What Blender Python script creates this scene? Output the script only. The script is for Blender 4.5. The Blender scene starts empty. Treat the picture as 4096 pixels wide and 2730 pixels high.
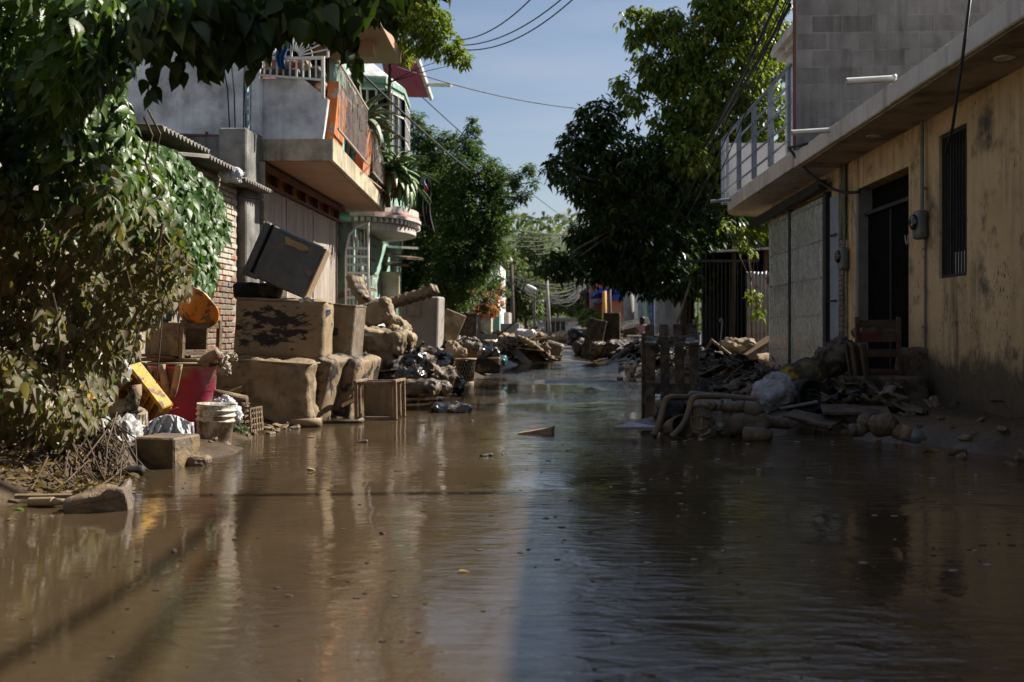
import bpy, math, random
import numpy as np
from mathutils import Vector, Matrix, Euler, noise
random.seed(7); RNG = np.random.default_rng(7)
scene = bpy.context.scene; COL = scene.collection
R_ = math.radians
# ---------------------------------------------------------------- camera
YAW = 0.04; FPX = 4096.0; HZ = 1310.0; EYE = 1.0
cam_d = bpy.data.cameras.new('camera'); cam = bpy.data.objects.new('camera', cam_d); COL.objects.link(cam)
cam.location = (0, 0, EYE); cam.rotation_euler = (R_(90), 0, YAW)
cam_d.sensor_width = 36; cam_d.lens = 36.0; cam_d.shift_y = -(1365 - HZ) / 4096
cam_d.clip_start = 0.05; cam_d.clip_end = 3000
cam_d.dof.use_dof = True; cam_d.dof.focus_distance = 8.6; cam_d.dof.aperture_fstop = 2.8
scene.camera = cam
# ---------------------------------------------------------------- sky, sun, exposure
SUN_AZ = 27.0; SUN_EL = 40.7         # degrees from +X towards +Y
w = bpy.data.worlds.new('World'); scene.world = w; w.use_nodes = True
wn, wl = w.node_tree.nodes, w.node_tree.links
bg = wn['Background']; sky = wn.new('ShaderNodeTexSky'); sky.sky_type = 'NISHITA'; sky.sun_disc = False
sky.sun_elevation = R_(SUN_EL); sky.sun_rotation = R_(90 - SUN_AZ); sky.air_density = 1.0; sky.dust_density = 1.3; sky.ozone_density = 1.5
tc = wn.new('ShaderNodeTexCoord'); mp = wn.new('ShaderNodeMapping'); mp.inputs['Scale'].default_value = (1.0, 1.0, 7.0); mp.inputs['Rotation'].default_value = (0, R_(8), 0)
nz = wn.new('ShaderNodeTexNoise'); nz.inputs['Scale'].default_value = 2.2; nz.inputs['Detail'].default_value = 5; nz.inputs['Roughness'].default_value = 0.5
rp = wn.new('ShaderNodeValToRGB'); rp.color_ramp.elements[0].position = 0.42; rp.color_ramp.elements[0].color = (0.07, 0.07, 0.07, 1)
rp.color_ramp.elements[1].position = 0.72; rp.color_ramp.elements[1].color = (0.5, 0.5, 0.5, 1)
mx = wn.new('ShaderNodeMixRGB'); mx.inputs[2].default_value = (5.2, 5.5, 6.3, 1)
wl.new(tc.outputs['Generated'], mp.inputs[0]); wl.new(mp.outputs[0], nz.inputs['Vector']); wl.new(nz.outputs['Fac'], rp.inputs[0])
wl.new(rp.outputs[0], mx.inputs[0]); wl.new(sky.outputs[0], mx.inputs[1]); wl.new(mx.outputs[0], bg.inputs[0])
bg.inputs[1].default_value = 0.052
sd = bpy.data.lights.new('sun', 'SUN'); sd.energy = 5.0; sd.angle = R_(0.55); sd.color = (1.0, 0.93, 0.82)
sun = bpy.data.objects.new('sun', sd); COL.objects.link(sun)
sv = Vector((math.cos(R_(SUN_EL)) * math.cos(R_(SUN_AZ)), math.cos(R_(SUN_EL)) * math.sin(R_(SUN_AZ)), math.sin(R_(SUN_EL))))
sun.rotation_euler = sv.to_track_quat('Z', 'Y').to_euler(); sun.location = sv * 40
scene.view_settings.view_transform = 'Standard'; scene.view_settings.look = 'None'; scene.view_settings.gamma = 1
scene.view_settings.exposure = 1.08
scene.view_settings.use_curve_mapping = False
scene.render.engine = 'CYCLES'; scene.cycles.max_bounces = 6; scene.cycles.diffuse_bounces = 3; scene.cycles.glossy_bounces = 3
scene.cycles.transmission_bounces = 3; scene.cycles.transparent_max_bounces = 6; scene.cycles.caustics_reflective = False; scene.cycles.caustics_refractive = False
# ---------------------------------------------------------------- pixel -> place (survey of the photograph)
_c, _s = math.cos(YAW), math.sin(YAW)
def Q(u, v, Z):
    a = (u - 2048) / FPX; b = (HZ - v) / FPX
    return Vector((Z * (-_s + a * _c), Z * (_c + a * _s), EYE + Z * b))
def G(u, v, z=0.0): return Q(u, v, (EYE - z) * FPX / (v - HZ))
def atX(u, v, X):
    a = (u - 2048) / FPX; return Q(u, v, X / (-_s + a * _c))
# ---------------------------------------------------------------- mesh helpers
def TM(loc=(0, 0, 0), rx=0, ry=0, rz=0):
    return Matrix.Translation(Vector(loc)) @ Euler((R_(rx), R_(ry), R_(rz)), 'XYZ').to_matrix().to_4x4()
MW = {}
_sph = {}
def cubegrid(n):
    if n in _sph: return _sph[n]
    idx = {}; vs = []; fs = []
    ts = [math.sin((i / n * 2 - 1) * math.pi / 2 * 0.92) / math.sin(math.pi / 2 * 0.92) for i in range(n + 1)]
    def vid(p):
        k = tuple(round(c, 5) for c in p)
        if k not in idx: idx[k] = len(vs); vs.append(p)
        return idx[k]
    for ax in range(3):
        for sg in (-1, 1):
            for i in range(n):
                for j in range(n):
                    q = []
                    for a, b in ((i, j), (i + 1, j), (i + 1, j + 1), (i, j + 1)):
                        p = [0, 0, 0]; p[ax] = sg; p[(ax + 1) % 3] = ts[a]; p[(ax + 2) % 3] = ts[b]; q.append(vid(tuple(p)))
                    fs.append(q if sg > 0 else q[::-1])
    _sph[n] = (vs, fs); return _sph[n]
class MB:
    def __init__(s): s.v = []; s.f = []
    def add(s, vs, fs, M=None):
        o = len(s.v)
        if M is None: s.v += [Vector(p) for p in vs]
        else: s.v += [M @ Vector(p) for p in vs]
        s.f += [[i + o for i in f] for f in fs]; return s
    def box(s, size, M=None, ch=0.0, c=(0, 0, 0)):
        hx, hy, hz = size[0] / 2, size[1] / 2, size[2] / 2; C = Vector(c)
        if ch <= 0:
            vs = [C + Vector((x * hx, y * hy, z * hz)) for x in (-1, 1) for y in (-1, 1) for z in (-1, 1)]
            fs = [[0, 1, 3, 2], [4, 6, 7, 5], [0, 4, 5, 1], [2, 3, 7, 6], [0, 2, 6, 4], [1, 5, 7, 3]]
            return s.add(vs, fs, M)
        ch = min(ch, min(hx, hy, hz) * 0.9); vs = []; cor = {}
        for x in (-1, 1):
            for y in (-1, 1):
                for z in (-1, 1):
                    b = len(vs); cor[(x, y, z)] = b
                    vs += [Vector((x * hx, y * (hy - ch), z * (hz - ch))), Vector((x * (hx - ch), y * hy, z * (hz - ch))), Vector((x * (hx - ch), y * (hy - ch), z * hz))]
        fs = []
        for a in range(3):
            o1, o2 = (a + 1) % 3, (a + 2) % 3
            for sg in (-1, 1):
                q = []
                for p, r in ((-1, -1), (1, -1), (1, 1), (-1, 1)):
                    k = [0, 0, 0]; k[a] = sg; k[o1] = p; k[o2] = r; q.append(cor[tuple(k)] + a)
                fs.append(q)
            for p in (-1, 1):
                for r in (-1, 1):
                    k0 = [0, 0, 0]; k0[a] = -1; k0[o1] = p; k0[o2] = r; k1 = list(k0); k1[a] = 1
                    A, B = cor[tuple(k0)], cor[tuple(k1)]; fs.append([A + o1, B + o1, B + o2, A + o2])
        for k, b in cor.items(): fs.append([b, b + 1, b + 2])
        for f in fs:
            n = (vs[f[1]] - vs[f[0]]).cross(vs[f[2]] - vs[f[0]]); m = sum((vs[i] for i in f), Vector()) / len(f)
            if n.dot(m) < 0: f.reverse()
        return s.add([C + p for p in vs], fs, M)
    def bb(s, x0, x1, y0, y1, z0, z1, ch=0.0, M=None):
        return s.box((abs(x1 - x0), abs(y1 - y0), abs(z1 - z0)), M, ch, ((x0 + x1) / 2, (y0 + y1) / 2, (z0 + z1) / 2))
    def beam(s, p0, p1, wd, th, up=(0, 0, 1), ch=0.0):
        p0, p1 = Vector(p0), Vector(p1); d = p1 - p0; L = d.length; d.normalize(); u = Vector(up)
        if abs(d.dot(u)) > 0.98: u = Vector((0, 1, 0)) if abs(d.y) < .9 else Vector((1, 0, 0))
        x = d.cross(u).normalized(); z = x.cross(d)
        M = Matrix((x, d, z)).transposed().to_4x4(); M.translation = (p0 + p1) / 2
        return s.box((wd, L, th), M, ch)
    def tube(s, pts, r, n=8, M=None, cap=True):
        pts = [Vector(p) for p in pts]; rs = r if isinstance(r, (list, tuple)) else [r] * len(pts)
        vs = []; fs = []; prev = None
        for i, p in enumerate(pts):
            t = (pts[min(i + 1, len(pts) - 1)] - pts[max(i - 1, 0)]).normalized()
            if prev is None: a = t.orthogonal().normalized()
            else: a = (prev - t * prev.dot(t)); a = a.normalized() if a.length > 1e-6 else t.orthogonal().normalized()
            prev = a; b = t.cross(a)
            for k in range(n):
                an = 2 * math.pi * k / n; vs.append(p + (a * math.cos(an) + b * math.sin(an)) * rs[i])
        for i in range(len(pts) - 1):
            for k in range(n): fs.append([i * n + k, i * n + (k + 1) % n, (i + 1) * n + (k + 1) % n, (i + 1) * n + k])
        if cap: fs.append(list(range(n))[::-1]); fs.append([(len(pts) - 1) * n + k for k in range(n)])
        return s.add(vs, fs, M)
    def lathe(s, prof, n=24, M=None, wob=0.0, sd=0):
        vs = []; fs = []
        for r, z in prof:
            for k in range(n):
                a = 2 * math.pi * k / n; q = r
                if wob: q = r * (1 + wob * noise.noise(Vector((math.cos(a) * 1.3 + sd, math.sin(a) * 1.3, z * 3))))
                vs.append((q * math.cos(a), q * math.sin(a), z))
        for i in range(len(prof) - 1):
            for k in range(n): fs.append([i * n + k, i * n + (k + 1) % n, (i + 1) * n + (k + 1) % n, (i + 1) * n + k])
        if prof[0][0] > 1e-4: fs.append(list(range(n))[::-1])
        if prof[-1][0] > 1e-4: fs.append([(len(prof) - 1) * n + k for k in range(n)])
        return s.add(vs, fs, M)
    def prism(s, poly, off):
        n = len(poly); off = Vector(off); vs = [Vector(p) for p in poly] + [Vector(p) + off for p in poly]
        fs = [list(range(n))[::-1], [n + i for i in range(n)]] + [[i, (i + 1) % n, n + (i + 1) % n, n + i] for i in range(n)]
        return s.add(vs, fs)
    def rbox(s, size, r, n=8, M=None, amp=0.0, sc=3.0, sd=0.0, fold=0.0, sag=0.0):
        h = [size[i] / 2 for i in range(3)]; r = min(r, min(h) * 0.999); g, fs = cubegrid(n); vs = []
        for p in g:
            q = Vector((p[0] * h[0], p[1] * h[1], p[2] * h[2])); inn = Vector([max(-(h[i] - r), min(h[i] - r, q[i])) for i in range(3)])
            d = q - inn; L = d.length
            if L > 1e-6: d /= L; q = inn + d * r
            if amp: q = q + d * amp * noise.fractal(q * sc + Vector((sd, sd * 1.7, -sd)), 0.8, 2.0, 3)
            if fold:
                k = q * sc * 1.6 + Vector((sd * 2, 3, sd)); k.z *= 0.5
                f = 1 - abs(noise.noise(k + 0.9 * noise.noise_vector(k * 0.7))) * 2.4; k2 = k * 2.7; f2 = 1 - abs(noise.noise(k2 + noise.noise_vector(k2 * .6))) * 2.4
                ph = math.atan2(q.y, q.x); f3 = math.sin(ph * 9 + 3 * noise.noise(k * .5)) * max(0, q.z / h[2]) ** 1.5
                q = q + d * fold * (f * abs(f) - 0.3 + .38 * f2 * abs(f2) + .25 * f3)
            if sag: q.z -= sag * (1 - (q.x / h[0]) ** 2)
            vs.append(q)
        return s.add(vs, fs, M)
    def grid(s, fn, nu, nv, M=None):
        vs = [fn(i / nu, j / nv) for j in range(nv + 1) for i in range(nu + 1)]
        fs = [[j * (nu + 1) + i, j * (nu + 1) + i + 1, (j + 1) * (nu + 1) + i + 1, (j + 1) * (nu + 1) + i] for j in range(nv) for i in range(nu)]
        return s.add(vs, fs, M)
    def mesh(s, name, mat, smooth=False, M=None):
        m = bpy.data.meshes.new(name); vs = s.v if M is None else [M @ p for p in s.v]
        m.from_pydata([tuple(p) for p in vs], [], s.f)
        if mat: m.materials.append(mat)
        if smooth: m.polygons.foreach_set('use_smooth', [True] * len(m.polygons))
        m.update(); return m
    def build(s, name, mat, parent=None, smooth=False, solid=0.0):
        inv = MW[parent.name].inverted() if parent else None
        o = bpy.data.objects.new(name, s.mesh(name, mat, smooth, inv)); COL.objects.link(o)
        if parent: o.parent = parent; MW[o.name] = MW[parent.name].copy()
        else: MW[o.name] = Matrix.Identity(4)
        if solid: md = o.modifiers.new('thickness', 'SOLIDIFY'); md.thickness = solid; md.offset = 0
        return o
def tag(o, label=None, cat=None, group=None, kind=None):
    if label: o['label'] = label
    if cat: o['category'] = cat
    if group: o['group'] = group
    if kind: o['kind'] = kind
    return o
def thing(name, label, cat, loc=(0, 0, 0), group=None, rz=0):
    o = bpy.data.objects.new(name, None); COL.objects.link(o); o.location = loc; o.rotation_euler = (0, 0, R_(rz)); o.empty_display_size = 0.1
    MW[o.name] = TM(loc, 0, 0, rz); return tag(o, label, cat, group)
def inst(name, me, parent, M):
    o = bpy.data.objects.new(name, me); COL.objects.link(o); o.parent = parent; o.matrix_basis = MW[parent.name].inverted() @ M; MW[o.name] = M.copy(); return o
def solo(mb, name, mat, label, cat, loc=None, group=None, smooth=False, solid=0.0):
    """a thing that is one mesh, its origin at loc"""
    L = Vector(loc) if loc is not None else Vector((0, 0, 0))
    o = bpy.data.objects.new(name, mb.mesh(name, mat, smooth, Matrix.Translation(-L))); COL.objects.link(o); o.location = L; MW[o.name] = Matrix.Translation(L)
    if solid: md = o.modifiers.new('thickness', 'SOLIDIFY'); md.thickness = solid; md.offset = 0
    return tag(o, label, cat, group)
def struct(mb, name, mat, smooth=False):
    o = mb.build(name, mat, None, smooth); o['kind'] = 'structure'; return o
# ---------------------------------------------------------------- materials
MUD = (0.175, 0.122, 0.068)
def mat(name, c1, c2=None, sc=6.0, rough=0.7, bump=0.25, bsc=30.0, mud=0.0, mudc=MUD, msc=3.0, flood=None, streak=0.0, streakc=(0.02, 0.018, 0.015),
        metal=0.0, spec=0.4, wet=0.0, joint=None, coat=0.0, rvar=0.1, stretch=None, trans=0.0, mw=0.06, patch=None, speck=0.0):
    m = bpy.data.materials.new(name); m.use_nodes = True; nt = m.node_tree; N, L = nt.nodes, nt.links; b = N['Principled BSDF']
    def new(t, **k):
        n = N.new(t)
        for a, v in k.items(): setattr(n, a, v)
        return n
    tc = new('ShaderNodeTexCoord'); geo = new('ShaderNodeNewGeometry'); oi = new('ShaderNodeObjectInfo')
    add = new('ShaderNodeVectorMath', operation='MULTIPLY_ADD'); L.new(oi.outputs['Random'], add.inputs[0]); add.inputs[1].default_value = (37, 23, 11); L.new(tc.outputs['Object'], add.inputs[2])
    vec = add.outputs[0]
    if stretch:
        mpn = new('ShaderNodeMapping'); mpn.inputs['Scale'].default_value = stretch; L.new(vec, mpn.inputs[0]); v2 = mpn.outputs[0]
    else: v2 = vec
    def nse(scale, det=5, v=vec, ro=0.6):
        n = new('ShaderNodeTexNoise'); n.inputs['Scale'].default_value = scale; n.inputs['Detail'].default_value = det; n.inputs['Roughness'].default_value = ro; L.new(v, n.inputs['Vector']); return n.outputs['Fac']
    def ramp(f, p0, p1, a=(0, 0, 0, 1), c=(1, 1, 1, 1)):
        r = new('ShaderNodeValToRGB'); r.color_ramp.elements[0].position = p0; r.color_ramp.elements[1].position = p1
        r.color_ramp.elements[0].color = a; r.color_ramp.elements[1].color = c; L.new(f, r.inputs[0]); return r.outputs[0]
    def mixc(f, a, c, bt='MIX'):
        x = new('ShaderNodeMixRGB', blend_type=bt)
        for i, q in enumerate((f, a, c)):
            if isinstance(q, (int, float)): x.inputs[i].default_value = q
            elif isinstance(q, tuple): x.inputs[i].default_value = (*q[:3], 1)
            else: L.new(q, x.inputs[i])
        return x.outputs[0]
    def mth(op, a, c):
        x = new('ShaderNodeMath', operation=op); x.use_clamp = True
        for i, q in enumerate((a, c)):
            if isinstance(q, (int, float)): x.inputs[i].default_value = q
            else: L.new(q, x.inputs[i])
        return x.outputs[0]
    c2 = c2 or tuple(x * 0.65 for x in c1)
    col = ramp(nse(sc, 6, v2), 0.3, 0.7, (*c2, 1), (*c1, 1))
    hs = new('ShaderNodeHueSaturation'); hv = new('ShaderNodeMapRange'); L.new(oi.outputs['Random'], hv.inputs[0]); hv.inputs[3].default_value = 1 - rvar * 1.6; hv.inputs[4].default_value = 1 + rvar * 1.6
    L.new(hv.outputs[0], hs.inputs['Value']); L.new(col, hs.inputs['Color']); col = hs.outputs[0]
    rfac = None
    if streak:
        ms = new('ShaderNodeMapping'); ms.inputs['Scale'].default_value = (7, 7, 0.5); L.new(geo.outputs['Position'], ms.inputs[0])
        sf = mth('MULTIPLY', mth('MULTIPLY', ramp(nse(1.0, 6, ms.outputs[0]), 0.45, 0.75), ramp(nse(0.9, 4), 0.38, 0.62)), streak)
        col = mixc(sf, col, streakc)
    if speck:
        mk = new('ShaderNodeMapping'); mk.inputs['Scale'].default_value = (1, 1, .38); L.new(geo.outputs['Position'], mk.inputs[0])
        col = mixc(mth('MULTIPLY', mth('MULTIPLY', ramp(nse(34, 3, mk.outputs[0]), .60, .64), ramp(nse(1.5, 3), .47, .6)), speck), col, (0.035, 0.028, 0.02))
    mf = None
    if mud:
        big = nse(msc, 8, vec, 0.62)
        mf = ramp(big, max(0.0, 0.65 - mud * 0.5 - mw / 2), max(0.02, 0.65 - mud * 0.5 + mw / 2))
    if flood is not None:
        sep = new('ShaderNodeSeparateXYZ'); L.new(geo.outputs['Position'], sep.inputs[0])
        mm = new('ShaderNodeMapping'); mm.inputs['Scale'].default_value = (3.5, 3.5, 2.2); L.new(geo.outputs['Position'], mm.inputs[0])
        nn = new('ShaderNodeMath', operation='MULTIPLY_ADD'); L.new(nse(1.0, 8, mm.outputs[0], .7), nn.inputs[0]); nn.inputs[1].default_value = 0.75; L.new(sep.outputs[2], nn.inputs[2])
        fr = new('ShaderNodeMapRange'); L.new(nn.outputs[0], fr.inputs[0]); fr.inputs[1].default_value = flood + 0.46; fr.inputs[2].default_value = flood + 0.27; fr.inputs[3].default_value = 0; fr.inputs[4].default_value = 0.93
        ff = fr.outputs[0]; mf = ff if mf is None else mth('MAXIMUM', mf, ff)
    if mf is not None:
        mcol = ramp(nse(9, 6), 0.3, 0.7, (*[x * 0.6 for x in mudc], 1), (*[x * 1.25 for x in mudc], 1))
        col = mixc(mf, col, mcol)
    if patch:
        sp = new('ShaderNodeSeparateXYZ'); L.new(tc.outputs['Object'], sp.inputs[0]); acc = None
        for ax, c0, r0 in ((0, patch[0], patch[2]), (2, patch[1], patch[3])):
            s1 = new('ShaderNodeMath', operation='SUBTRACT'); L.new(sp.outputs[ax], s1.inputs[0]); s1.inputs[1].default_value = c0
            s2 = new('ShaderNodeMath', operation='DIVIDE'); L.new(s1.outputs[0], s2.inputs[0]); s2.inputs[1].default_value = r0
            s3 = new('ShaderNodeMath', operation='POWER'); s4 = new('ShaderNodeMath', operation='ABSOLUTE'); L.new(s2.outputs[0], s4.inputs[0]); L.new(s4.outputs[0], s3.inputs[0]); s3.inputs[1].default_value = 2.6
            if acc is None: acc = s3.outputs[0]
            else: s5 = new('ShaderNodeMath', operation='ADD'); L.new(acc, s5.inputs[0]); L.new(s3.outputs[0], s5.inputs[1]); acc = s5.outputs[0]
        s6 = new('ShaderNodeMath', operation='MULTIPLY_ADD'); mpp = new('ShaderNodeMapping'); mpp.inputs['Scale'].default_value = (1, 1, 2.2); L.new(tc.outputs['Object'], mpp.inputs[0]); L.new(nse(5.5, 9, mpp.outputs[0], .72), s6.inputs[0]); s6.inputs[1].default_value = 5.5; L.new(acc, s6.inputs[2])
        col = mixc(ramp(mth('MULTIPLY', s6.outputs[0], .2), .58, .63, (1, 1, 1, 1), (0, 0, 0, 1)), col, (0.012, 0.011, 0.012))
    L.new(col, b.inputs['Base Color'])
    rr = ramp(nse(sc * 2.1, 4), 0.3, 0.7, (max(0.03, rough - 0.12),) * 3 + (1,), (min(1, rough + 0.12),) * 3 + (1,))
    if mf is not None: rr = mixc(mf, rr, (0.62 - wet,) * 3)
    L.new(rr, b.inputs['Roughness'])
    b.inputs['Metallic'].default_value = metal; b.inputs['Specular IOR Level'].default_value = spec
    if coat: b.inputs['Coat Weight'].default_value = coat; b.inputs['Coat Roughness'].default_value = 0.15
    h = nse(bsc, 7, v2, 0.65)
    if mf is not None:
        h2 = new('ShaderNodeMath', operation='MULTIPLY_ADD'); L.new(mf, h2.inputs[0]); h2.inputs[1].default_value = 0.5; L.new(h, h2.inputs[2]); h = h2.outputs[0]
    bp = new('ShaderNodeBump'); bp.inputs['Strength'].default_value = min(1, bump * 2); bp.inputs['Distance'].default_value = 0.012; L.new(h, bp.inputs['Height']); L.new(bp.outputs[0], b.inputs['Normal'])
    if trans:
        tr = new('ShaderNodeBsdfTranslucent'); L.new(col, tr.inputs[0]); ms2 = new('ShaderNodeMixShader'); ms2.inputs[0].default_value = trans
        L.new(b.outputs[0], ms2.inputs[1]); L.new(tr.outputs[0], ms2.inputs[2]); L.new(ms2.outputs[0], N['Material Output'].inputs[0])
    return m
def leafmat(name, dark, light, yellow, mudamt=0.0, rough=0.38, trans=0.35, veins=True, mudtop=None, dry=(0.16, 0.10, 0.05)):
    m = bpy.data.materials.new(name); m.use_nodes = True; nt = m.node_tree; N, L = nt.nodes, nt.links; b = N['Principled BSDF']
    at = N.new('ShaderNodeAttribute'); at.attribute_name = 'rnd'; oi = N.new('ShaderNodeObjectInfo')
    ad = N.new('ShaderNodeMath'); ad.operation = 'ADD'; L.new(at.outputs['Fac'], ad.inputs[0]); L.new(oi.outputs['Random'], ad.inputs[1])
    fr = N.new('ShaderNodeMath'); fr.operation = 'FRACT'; L.new(ad.outputs[0], fr.inputs[0])
    r = N.new('ShaderNodeValToRGB'); e = r.color_ramp.elements; e[0].position = 0; e[0].color = (*dark, 1); e[1].position = 1; e[1].color = (*yellow, 1)
    q = r.color_ramp.elements.new(0.55); q.color = (*light, 1); q = r.color_ramp.elements.new(0.93); q.color = (*light, 1); L.new(fr.outputs[0], r.inputs[0])
    col = r.outputs[0]; rough_s = None
    q7 = N.new('ShaderNodeMath'); q7.operation = 'MULTIPLY'; q7.inputs[1].default_value = 7.3; L.new(fr.outputs[0], q7.inputs[0]); q8 = N.new('ShaderNodeMath'); q8.operation = 'FRACT'; L.new(q7.outputs[0], q8.inputs[0]); oi_r = q8.outputs[0]
    geo = N.new('ShaderNodeNewGeometry')
    if mudamt > 0:
        nz = N.new('ShaderNodeTexNoise'); nz.inputs['Scale'].default_value = 1.3; nz.inputs['Detail'].default_value = 3; L.new(geo.outputs['Position'], nz.inputs['Vector'])
        nf = N.new('ShaderNodeTexNoise'); nf.inputs['Scale'].default_value = 26; nf.inputs['Detail'].default_value = 6; L.new(geo.outputs['Position'], nf.inputs['Vector'])
        sp = N.new('ShaderNodeSeparateXYZ'); L.new(geo.outputs['Position'], sp.inputs[0])
        mr = N.new('ShaderNodeMapRange'); L.new(sp.outputs[2], mr.inputs[0]); mr.inputs[1].default_value = mudtop + 0.25; mr.inputs[2].default_value = mudtop - 0.35; mr.inputs[3].default_value = 0.0; mr.inputs[4].default_value = 0.42
        s1 = N.new('ShaderNodeMath'); s1.operation = 'ADD'; L.new(nf.outputs['Fac'], s1.inputs[0]); L.new(mr.outputs[0], s1.inputs[1])
        s2 = N.new('ShaderNodeMath'); s2.operation = 'MULTIPLY_ADD'; L.new(nz.outputs['Fac'], s2.inputs[0]); s2.inputs[1].default_value = 0.3; s3 = N.new('ShaderNodeMath'); s3.operation = 'MULTIPLY_ADD'; L.new(oi_r, s3.inputs[0]); s3.inputs[1].default_value = 0.34; L.new(s1.outputs[0], s3.inputs[2]); L.new(s3.outputs[0], s2.inputs[2])
        m2 = N.new('ShaderNodeMapRange'); L.new(s2.outputs[0], m2.inputs[0]); m2.inputs[1].default_value = 1.02; m2.inputs[2].default_value = 1.12; m2.inputs[4].default_value = mudamt
        mx = N.new('ShaderNodeMixRGB'); L.new(m2.outputs[0], mx.inputs[0]); L.new(col, mx.inputs[1]); mx.inputs[2].default_value = (*dry, 1); col = mx.outputs[0]
        rr = N.new('ShaderNodeMapRange'); L.new(m2.outputs[0], rr.inputs[0]); rr.inputs[3].default_value = rough; rr.inputs[4].default_value = 0.75; rough_s = rr.outputs[0]
    if veins:
        uv = N.new('ShaderNodeUVMap'); sx = N.new('ShaderNodeSeparateXYZ'); L.new(uv.outputs[0], sx.inputs[0])
        ab = N.new('ShaderNodeMath'); ab.operation = 'ABSOLUTE'; L.new(sx.outputs[0], ab.inputs[0])
        a1 = N.new('ShaderNodeMath'); a1.operation = 'MULTIPLY_ADD'; L.new(ab.outputs[0], a1.inputs[0]); a1.inputs[1].default_value = -1.0; L.new(sx.outputs[1], a1.inputs[2])
        a2 = N.new('ShaderNodeMath'); a2.operation = 'MULTIPLY'; L.new(a1.outputs[0], a2.inputs[0]); a2.inputs[1].default_value = 50
        a3 = N.new('ShaderNodeMath'); a3.operation = 'SINE'; L.new(a2.outputs[0], a3.inputs[0])
        mi = N.new('ShaderNodeMapRange'); L.new(ab.outputs[0], mi.inputs[0]); mi.inputs[1].default_value = 0; mi.inputs[2].default_value = 0.03; mi.inputs[3].default_value = -1.5; mi.inputs[4].default_value = 0
        a4 = N.new('ShaderNodeMath'); a4.operation = 'ADD'; L.new(a3.outputs[0], a4.inputs[0]); L.new(mi.outputs[0], a4.inputs[1])
        bp = N.new('ShaderNodeBump'); bp.inputs['Strength'].default_value = 0.13; bp.inputs['Distance'].default_value = 0.002; L.new(a4.outputs[0], bp.inputs['Height']); L.new(bp.outputs[0], b.inputs['Normal'])
        vr = N.new('ShaderNodeMapRange'); L.new(a4.outputs[0], vr.inputs[0]); vr.inputs[1].default_value = 0.9; vr.inputs[2].default_value = -1.6; vr.inputs[3].default_value = 0; vr.inputs[4].default_value = 0.14
        mv = N.new('ShaderNodeMixRGB'); L.new(vr.outputs[0], mv.inputs[0]); L.new(col, mv.inputs[1]); mv.inputs[2].default_value = (*yellow, 1); col = mv.outputs[0]
    L.new(col, b.inputs['Base Color']); b.inputs['Specular IOR Level'].default_value = 0.36
    if rough_s: L.new(rough_s, b.inputs['Roughness'])
    else: b.inputs['Roughness'].default_value = rough
    tr = N.new('ShaderNodeBsdfTranslucent'); g = N.new('ShaderNodeMixRGB'); g.blend_type = 'MULTIPLY'; g.inputs[0].default_value = 1; L.new(col, g.inputs[1]); g.inputs[2].default_value = (1.9, 1.9, 0.6, 1); L.new(g.outputs[0], tr.inputs[0])
    ms = N.new('ShaderNodeMixShader'); ms.inputs[0].default_value = trans; L.new(b.outputs[0], ms.inputs[1]); L.new(tr.outputs[0], ms.inputs[2]); L.new(ms.outputs[0], N['Material Output'].inputs[0])
    return m
# leaf templates: verts in (x across, y along, z up), unit length
def tpl_ovate(wd=0.56, fold=0.10, droop=0.22):
    st = [0, .06, .2, .42, .66, .85, 1.0]; hw = [0.0, .26, .47, .46, .28, .09, 0.0]
    vs = [(0, 0, 0)]; fs = []
    for t, h in zip(st[1:-1], hw[1:-1]):
        z = -droop * t * t; vs += [(-h * wd, t - .05 * h, z + fold * h * 2), (0, t, z), (h * wd, t - .05 * h, z + fold * h * 2)]
    vs.append((0, 1, -droop)); n = len(st) - 2; last = len(vs) - 1
    fs += [(0, 2, 1), (0, 3, 2)]
    for i in range(n - 1):
        a = 1 + 3 * i; c = a + 3; fs += [(a, a + 1, c + 1), (a, c + 1, c), (a + 1, a + 2, c + 2), (a + 1, c + 2, c + 1)]
    a = 1 + 3 * (n - 1); fs += [(a, a + 1, last), (a + 1, a + 2, last)]
    return np.array(vs, float), np.array(fs, int)
def tpl_simple(wd=0.4, fold=0.12, droop=0.15):
    vs = [(0, 0, 0), (wd / 2, .45, fold), (0, .5, 0), (-wd / 2, .45, fold), (0, 1, -droop)]
    return np.array(vs, float), np.array([(0, 1, 2), (0, 2, 3), (1, 4, 2), (3, 2, 4)], int)
OV = tpl_ovate(); OVW = tpl_ovate(0.66, 0.09, 0.2); SI = tpl_simple(); SIN = tpl_simple(0.3, .1, .25)
def frames(axis, nrm):
    y = axis / (np.linalg.norm(axis, axis=1, keepdims=True) + 1e-9)
    x = np.cross(y, nrm); x /= (np.linalg.norm(x, axis=1, keepdims=True) + 1e-9); z = np.cross(x, y); return x, y, z
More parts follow.
